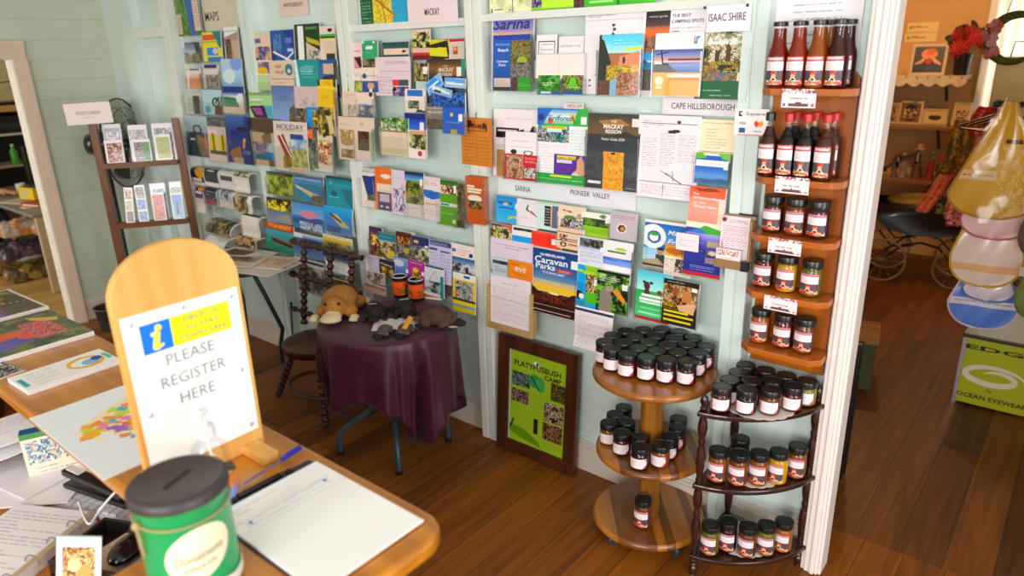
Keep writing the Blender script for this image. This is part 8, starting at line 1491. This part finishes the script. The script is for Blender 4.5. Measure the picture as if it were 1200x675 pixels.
# doll's pram
pa_ = at_z(1042, 325, 0); pb_ = at_z(1105, 328, 0)
PM = thing('vintage_pram', 'black vintage doll pram on spoked wheels in the gift shop', 'pram', ((pa_.x+pb_.x)/2, (pa_.y+pb_.y)/2, 0), math.atan2(pb_.y-pa_.y, pb_.x-pa_.x)*.3)
BKP = mat('0e0c0c', .35, 0, .3); L_ = .27
vs = []; fs = []
prof = [(-.36, .62), (-.34, .5), (-.24, .42), (-.1, .385), (.1, .385), (.26, .42), (.36, .5), (.4, .6)]
b = MB(); n = len(prof)
for s in (-1, 1): vs += [(x, s*(.17 if 0 < i < n-1 else .16), z) for i, (x, z) in enumerate(prof)]
b.add(vs, [tuple(range(n)), tuple(range(n, 2*n))[::-1]]+[(i, n+i, n+i+1, i+1) for i in range(n-1)]); o = b.build('body', BKP, PM, smooth=50); o.modifiers.new('t', 'SOLIDIFY').thickness = .008
q = MB()
for k in range(4):
    a = .25+.42*k; q.tube([(-.1-.3*math.cos(a), -.18, .6+.34*math.sin(a)), (-.1-.32*math.cos(a), -.1, .62+.37*math.sin(a)), (-.1-.32*math.cos(a), .1, .62+.37*math.sin(a)), (-.1-.3*math.cos(a), .18, .6+.34*math.sin(a))], .012, 6)
for k in range(3):
    a0, a1 = .25+.42*k, .25+.42*(k+1); g_ = lambda a, y: (-.1-.315*math.cos(a), y, .615+.36*math.sin(a)); q.add([g_(a0, -.17), g_(a0, .17), g_(a1, .17), g_(a1, -.17)], [(0, 1, 2, 3)])
q.build('hood', BKP, PM)
for x in (-.25, .25):
    for y in (-.19, .19):
        w_ = MB(); r_ = .165 if x < 0 else .15
        w_.tube([(x+r_*math.cos(2*PI*k/32), y, r_+.008+r_*math.sin(2*PI*k/32)) for k in range(32)], .008, 6, closed=True)
        for k in range(12): a = 2*PI*k/12; w_.tube([(x, y, r_+.008), (x+r_*math.cos(a), y, r_+.008+r_*math.sin(a))], .0022, 4)
        w_.ball((x, y, r_+.008), .018, 8, 6); w_.build('wheel', mat('a08c70', .35, .5), PM)
q = MB()
for y in (-.15, .15):
    q.tube([(-.25, y, .17), (-.12, y, .3), (.0, y, .33), (.12, y, .3), (.25, y, .16)], .009, 6); q.tube([(-.3, y, .4), (-.2, y, .28), (-.05, y, .3), (-.12, y, .4)], .008, 6); q.tube([(.32, y, .44), (.42, y, .3), (.3, y, .24), (.2, y, .3), (.24, y, .4)], .008, 6)
q.tube([(-.25, -.2, .17), (-.25, .2, .17)], .008, 6); q.tube([(.25, -.2, .16), (.25, .2, .16)], .008, 6); q.build('chassis', mat('161210', .3, .4), PM, smooth=60)
q = MB(); q.tube([(.38, -.15, .58), (.55, -.15, .74), (.58, -.1, .76), (.58, .1, .76), (.55, .15, .74), (.38, .15, .58)], .01, 8); q.build('handle', mat('2c2420', .3, .4), PM, smooth=60)
q = MB(); q.ball((-.05, 0, .62), (.24, .13, .06), 16, 8); q.build('cushion', mat('b08c34', .8, var=.25), PM, smooth=180)
# black panel and green box behind the door frame
cr = thing('folding_sign', 'black folding sign board just behind the white doorway trim', 'sign', (-.77, 2.93, 0))
b = MB(); b.box(-.185, .185, -.03, -.012, 0.004, .635); b.build('front_panel', mat('0e0d10', .5), cr, bevel=.002); b = MB(); b.box(-.185, .185, .022, .04, 0.004, .635); b.build('back_panel', mat('0e0d10', .5), cr, bevel=.002)
b = MB(); b.box(-.185, .185, -.012, .022, .615, .63); b.build('hinge_strip', mat('2c2a2a', .4, .5), cr)
gb = thing('timber_box', 'green sided box with a timber lid on the floor behind the doorway trim', 'box', (-.9, 3.98, 0), .2)
b = MB(); b.box(-.17, .17, -.15, .15, 0, .27); b.build('side_panels', mat('3c4424', .6, var=.25), gb, bevel=.004); b = MB(); b.box(-.18, .18, -.16, .16, .27, .29); b.build('lid', wood('box_lid_timber', '7a5018', 'a87428', 'x', 10), gb, bevel=.003)
# eyewear counter
CB = thing('eyewear_counter', 'glass topped shop counter with a lime eyewear panel', 'counter', (.2, 4.25, 0))
PX = at_y(1117, 469, 3.99).x; zt = .39; x2 = 1.3
b = MB(); b.box(PX, x2, 4.0, 4.55, .015, zt-.02); b.build('carcass', mat('4a4034', .5), CB, world=True)
mb = MB(); W_ = x2-PX; face_grid(mb, raster('a0a828', W_, zt-.03, .05), lambda u, v: (PX+.012+u*(W_-.012), 3.989, .012+(zt-.035)*(1-v))); mb.box(PX+.01, x2, 3.99, 3.999, .012, zt-.02, 1); pn = mb.build('lime_panel', [PRINT, mat('a0a828', .45)], CB, world=True)
b = MB(); b.box(PX-.008, PX+.01, 3.985, 4.01, .0, zt-.01); b.build('metal_edge', mat('c8c4c8', .25, .8), CB, world=True)
b = MB(); b.box(PX-.01, x2, 3.975, 4.57, zt-.02, zt); b.build('counter_top', mat('4a3a24', .15, .3), CB, world=True, bevel=.004)
gM = MB()
for q in ((PX, x2, 3.98, 3.986, zt, .85), (PX, PX+.006, 3.986, 4.56, zt, .85), (PX, x2, 3.98, 4.56, .85, .856)): gM.box(*q)
gM.build('glass_case', clear('shop_glass', (.95, .97, .95), .03, .04), CB, world=True)
def pt3(px, py): p = at_y(px, py, 3.986); return p
M_ = Matrix(((1, 0, 0, 0), (0, 1, 0, 3.9865), (0, 0, 1, 0), (0, 0, 0, 1)))
def shoptext(s, a, b_, c, d, m_, bold=.0):
    P = pt3(a, b_); Q = pt3(c, d); letters(s, (P.x+Q.x)/2-CB.location.x, (P.z+Q.z)/2, Q.x-P.x, P.z-Q.z, m_, CB, y=3.9862-CB.location.y, bold=bold)
DI = mat('1c1c10', .5)
P = pt3(1128, 405); hz = pt3(1130, 408).z-pt3(1130, 419).z
U = pt3(1200, 418).x-PX
shoptext('EDGE', 1132, 402, 1219, 425, DI, .03)
letters('by', pt3(1159, 459).x-CB.location.x, pt3(1159, 459).z, .022, .02, DI, CB, y=3.9862-CB.location.y)
P = pt3(1121, 457); Q = pt3(1204, 486); zc = (pt3(1122, 461).z+pt3(1200, 477).z)/2
letters('OCEAN EYEWEAR', (P.x+pt3(1204, 478).x)/2-CB.location.x, zc, pt3(1204, 478).x-P.x, .024, DI, CB, y=3.9862-CB.location.y, bold=.02)
# swirl emblem
ce = pt3(1165, 443); q = MB(); pts = []; N = 60
def swirl(t_):                                               # outer eye then inward curl
    a = PI*.05+t_*2*PI*1.42; k = 1-.62*max(0, (t_-.35)/.65); return (.125*k*math.cos(a)+.0, .05*k*math.sin(a))
L0 = []; L1 = []
for i in range(N+1):
    t_ = i/N; x, z = swirl(t_); x2_, z2_ = swirl(min(1, t_+.01)); dx, dz = x2_-x, z2_-z; l_ = math.hypot(dx, dz)+1e-6; wd = .013*math.sin(PI*min(1, t_*1.05))**.7+.002
    L0.append((x-dz/l_*wd, z+dx/l_*wd)); L1.append((x+dz/l_*wd, z-dx/l_*wd))
vs = [(ce.x+x, 3.9862, ce.z+z) for x, z in L0]+[(ce.x+x, 3.9862, ce.z+z) for x, z in L1]
q.add(vs, [(i, i+1, N+1+i+1, N+1+i) for i in range(N)]); q.build('emblem', mat('e0dcc4', .5), CB, world=True)
# garment rail with hangers
HY = 3.93
ra = at_y(1128, 148, HY+.25); rb_ = at_y(1200, 112, HY); ZR = at_y(1168, 122, HY).z
RL = thing('garment_rail', 'black garment rail carrying the bibs beside the shop counter', 'rail', (-.1, HY+.1, 0))
b = MB(); b.tube([(-.39, HY, ZR), (.6, HY, ZR)], .011, 8); b.build('rail', BLACK, RL, world=True, smooth=60)
for xx in (.58,): b = MB(); b.tube([(xx, HY, 0.012), (xx, HY, ZR)], .012, 8); b.tube([(xx-.2, HY, .012), (xx+.2, HY, .012)], .012, 8); b.tube([(xx, HY-.3, .012), (xx, HY+.02, .012)], .012, 8); b.build('upright', BLACK, RL, world=True, smooth=60)
b = MB(); b.tube([(-.39, HY, ZR), (-.4, HY+.18, ZR), (-.34, HY+.25, ZR-.02)], .009, 8); b.build('rail_end', BLACK, RL, world=True, smooth=60)
for i in range(6):
    x = -.375+i*.03; y0 = HY; a_ = .75+i*.05; dx, dy = math.cos(a_)*.2, -math.sin(a_)*.2; h_ = thing('wire_hanger', '%s black hanger on the garment rail, counting from the far left' % ordw[i], 'hanger', (x, y0, ZR), 0, 'black hangers on the garment rail')
    b = MB(); b.tube([(0, .0145*math.cos(a), .0145*math.sin(a)) for a in np.linspace(-.6, PI+.5, 12)]+[(0, -.004, -.03), (0, 0, -.045)], .0028, 6); b.build('hook', BLACK, h_)
    b = MB(); b.tube([(0, 0, -.045), (dx, dy, -.11), (dx*1.04, dy*1.04, -.125), (-dx*1.04, -dy*1.04, -.125), (-dx, -dy, -.11), (0, 0, -.045)], .0045, 6); b.build('bar', BLACK, h_)
# bibs: shaped cloth with a coloured edge, each hanging below the last
def bib(px0, py0, px1, py1, y, body, edge, label, stripes='', bot=.5, top=.75, bulge=.012, wid=.45):
    P = at_y(px0, py0, y); Q = at_y(px1, py1, y); w, h = Q.x-P.x, P.z-Q.z
    t = thing('baby_bib', label, 'bib', ((P.x+Q.x)/2, y, Q.z), .12, 'bibs hanging in a chain')
    def half(v):                                             # half width at height v (0 top .. 1 bottom)
        return w/2*(top+(1-top)*min(1, v/wid)) * (1 if v < 1-bot else math.sqrt(max(0, 1-((v-(1-bot))/bot)**2))**.8)
    mb = MB(); A = raster(body+';'+stripes, w, h, .006)
    def fn(u, v): v = min(v, .995); return ((u-.5)*2*half(v), -bulge*math.sin(v*3)-.006*math.sin(u*9+v*4), h*(1-v))
    face_grid(mb, A, fn, merge=False); o = mb.build('cloth', [GLOSSY], t, smooth=180); o.modifiers.new('t', 'SOLIDIFY').thickness = .003
    q = MB(); pts = []
    for k in range(25): v = k/24*.995; pts.append(Vector(fn(0, v)))
    pts += [Vector(fn(1, k/24*.995)) for k in range(24, -1, -1)]; q.tube([p_+Vector((0, -.003, 0)) for p_ in pts], .0055, 6); q.build('binding', mat(edge, .7), t, smooth=60); return t
bib(1116, 325, 1188, 392, 3.94, '6c8cd0', 'd8d0dc', 'blue baby bib with a white frilled edge, lowest of the chain', 'g 0 0 1 .3 5c84d0 6c8cd0;r 0 .36 1 .5 d8d4e0;t .1 .38 .9 .48 1 5c4c60', .6)
bib(1130, 322, 1187, 358, 3.905, 'dcd4dc', '6c8cc8', 'white baby bib with a blue edge above the lowest one', '', .6)
bib(1121, 262, 1192, 342, 3.865, 'e0d0c8', 'd8b02c', 'white baby bib with yellow edge and tan stripe, middle of the chain', 'r 0 .62 1 .74 d8b488', .45)
bib(1130, 232, 1204, 285, 3.825, 'e0c4c4', 'c8788c', 'pink white baby bib with rose edge under the mustard one', '', .55)
bib(1128, 118, 1216, 262, 3.755, 'c4a24c', 'b88c30', 'large mustard bib in clear wrapping, topmost of the chain', 'r 0 .58 1 .66 d8c09c;t .05 .6 .95 .64 1 3c2c20;r .55 .3 .9 .34 4c3c20;p .5 .35 .9 1 5 c4a24c c4a24c d4bc80', .28, .12, .03, .8)
wp = MB(); P = at_y(1124, 112, 3.68); Q = at_y(1222, 268, 3.68); n = 10; vs = []
for i in range(n+1):
    for j in range(n+1): u, v = i/n, j/n; vs.append((P.x+(Q.x-P.x)*(.5+(u-.5)*(.14+.86*min(1, v/.8))), 3.672+.012*math.sin(u*7+v*5)*math.cos(v*9), P.z+(Q.z-P.z)*v))
wp.add(vs, [(i*(n+1)+j, i*(n+1)+j+1, (i+1)*(n+1)+j+1, (i+1)*(n+1)+j) for i in range(n) for j in range(n)])
o = wp.build('plastic_wrapper', clear('cellophane', (.98, .98, .98), .1, .03), smooth=180); tag(o, 'clear cellophane wrapper around the mustard bib', 'wrapper')
# hanging cloth things left of the bibs
def hang(px, y, pts, spec, label, name, cat, bulge=.02):
    """cloth with outline given by left and right pixel edges at several heights"""
    rows_ = [(at_y(a, b_, y), at_y(c, b_, y)) for a, b_, c in pts]; n = len(rows_); mb = MB(); A = raster(spec, .18, .5, .009)
    def fn(u, v):
        s_ = v*(n-1); i = min(int(s_), n-2); f_ = s_-i; l = rows_[i][0].lerp(rows_[i+1][0], f_); r_ = rows_[i][1].lerp(rows_[i+1][1], f_); p = l.lerp(r_, u); return (p.x, y-bulge*math.sin(u*PI)-.01*math.sin(u*13), p.z)
    face_grid(mb, A, fn, merge=False); o = mb.build(name, [PRINT], smooth=180); md = o.modifiers.new('t', 'SOLIDIFY'); md.thickness = .012; md.offset = 1; tag(o, label, cat, 'cloth bags on the garment rail'); return o
hang(0, 4.45, [(1122, 140, 1148), (1116, 160, 1146), (1108, 190, 1140), (1098, 205, 1132), (1090, 222, 1128), (1084, 240, 1118), (1080, 249, 1112)], '8a6c1c;p 0 0 1 .5 3 7a5c14 a8842c 5c5414;p .0 .5 1 1 6 241c18 241c18 8a7c6c 3c2c24;q .7 .3 1 .25 .9 1 .6 1 5c8c1c', 'olive cloth bag with dark floral base hanging behind the bibs', 'cloth_bag', 'bag')
hang(0, 4.35, [(1104, 205, 1120), (1098, 212, 1114), (1090, 225, 1108), (1080, 238, 1098), (1075, 247, 1090)], 'd8744c;p 0 0 1 1 4 c8603c e0906c d87c54', 'orange coral cloth bag hanging at the far left of the rail', 'cloth_bag', 'bag')
hang(0, 4.26, [(1150, 150, 1158), (1142, 180, 1154), (1128, 200, 1148), (1115, 225, 1140), (1108, 250, 1138), (1112, 264, 1132)], 'd8a8a0;p 0 .2 1 1 8 d8a8a0 c85c4c e0b8b0 a84c5c;q 0 .1 .6 .1 .4 .4 0 .5 e0702c', 'pink floral cloth bag just left of the mustard bib', 'cloth_bag', 'bag')
hang(0, 4.24, [(1150, 125, 1190), (1140, 138, 1186), (1136, 150, 1180), (1140, 160, 1172)], 'b83028;p 0 0 1 1 6 a82420 c83c2c 3c4c24 d85c3c', 'red garment folded over the garment rail', 'red_garment', 'garment')
# crescent wreath
p = at_y(1190, 45, 4.6); wr = thing('crescent_wreath', 'crescent wreath of pink and orange flowers hanging before the shop window', 'wreath', tuple(p))
q = MB(); Rr = .115; q.tube([(Rr*math.cos(a), 0, Rr*math.sin(a)) for a in np.linspace(.55, 2*PI-.75, 40)], [.008+.018*math.sin(PI*k/39) for k in range(40)], 8); q.build('moss_ring', mat('4c5c24', .9, var=.4, bump=.6, bscale=90), wr, smooth=60)
rg = random.Random(8)
for k in range(26):
    a = PI+rg.uniform(-.85, .75); rr_ = Rr+rg.uniform(-.028, .026); x, z = rr_*math.cos(a), rr_*math.sin(a); q = MB(); r_ = rg.uniform(.013, .024)
    for j in range(6): b_ = 2*PI*j/6; q.ball((x+r_*.5*math.cos(b_), -.035, z+r_*.5*math.sin(b_)), (r_*.5, .014, r_*.5), 8, 5)
    q.build('flower', mat(['c07c88', 'd09aa4', 'd87850', 'b86c7c', 'dcb0ac'][k % 5], .8, var=.2), wr, smooth=180)
q = MB(); q.tube([(-.06, 0, Rr*.9), (0, 0, .42), (.02, 0, CEIL-p.z)], .002, 5); q.tube([(.1, 0, Rr*.75), (0, 0, .42)], .002, 5); q.build('hanging_wire', mat('6a5c40', .6), wr)
# curtain at the shop window
n = 90; vs = []
for k in range(n+1):
    x = -.77+1.35*k/n
    for z in (.98, 1.4, 1.9, 2.42): vs.append((x, SHOPY-.12+.018*math.sin(k*1.25), z))
mb = MB().add(vs, [(k*4+j, k*4+j+1, (k+1)*4+j+1, (k+1)*4+j) for k in range(n) for j in range(3)])
mc, nt, b = nmat('lace_curtain_cloth'); b.inputs['Base Color'].default_value = (.85, .78, .64, 1); b.inputs['Roughness'].default_value = .9
tr_ = nt.nodes.new('ShaderNodeBsdfTranslucent'); tr_.inputs[0].default_value = (.95, .85, .68, 1); mx = nt.nodes.new('ShaderNodeMixShader'); mx.inputs[0].default_value = .6; nt.links.new(b.outputs[0], mx.inputs[1]); nt.links.new(tr_.outputs[0], mx.inputs[2]); nt.links.new(mx.outputs[0], nt.nodes['Material Output'].inputs[0])
o = mb.build('lace_curtain', mc, smooth=180); tag(o, 'pale gathered lace curtain at the gift shop window', 'curtain')
# lamp and paper bag on the counter edge in front of the window
p = at_y(1186, 102, 4.9); pbg = thing('gift_bag', 'pale yellow paper gift bag hung before the shop window', 'gift bag', (p.x+.02, 4.9, p.z-.16)); b = MB(); b.box(-.11, .14, -.04, .04, 0, .32); b.build('bag', mat('e4d090', .6), pbg, bevel=.004); b = MB(); b.tube([(-.05, -.042, .32), (-.04, -.042, .4), (.05, -.042, .4), (.06, -.042, .32)], .003, 6); b.build('handle', BLACK, pbg)
b = MB(); b.tube([(.0, 0, .4), (0, 0, CEIL-p.z+.16)], .002, 5); b.build('hanging_cord', BLACK, pbg)
for i, (px, py, c, lb) in enumerate(((1196, 260, '6c5c58', 'grey clear packet hanging at the right picture edge, upper'), (1195, 315, '7c8c4c', 'green clear packet hanging at the right picture edge, lower'))):
    p = at_y(px, py, 3.95); t = thing('hanging_packet', lb, 'packet', (p.x+.07, 3.72, p.z-.1-.06*i), .1, 'packets at the right picture edge'); m = MB(); m.ball((0, 0, .1), (.06, .025, .1), 14, 10); m.build('packet', mat(c, .2, 0, .4, var=.4), t, smooth=180); b = MB(); b.box(-.06, .06, -.004, .004, .19, .23); b.build('header_card', mat('c8b8a8', .5), t)
    b = MB(); b.tube([(0, 0, .23), (0, 0, .3)], .002, 5); b.build('loop', BLACK, t)
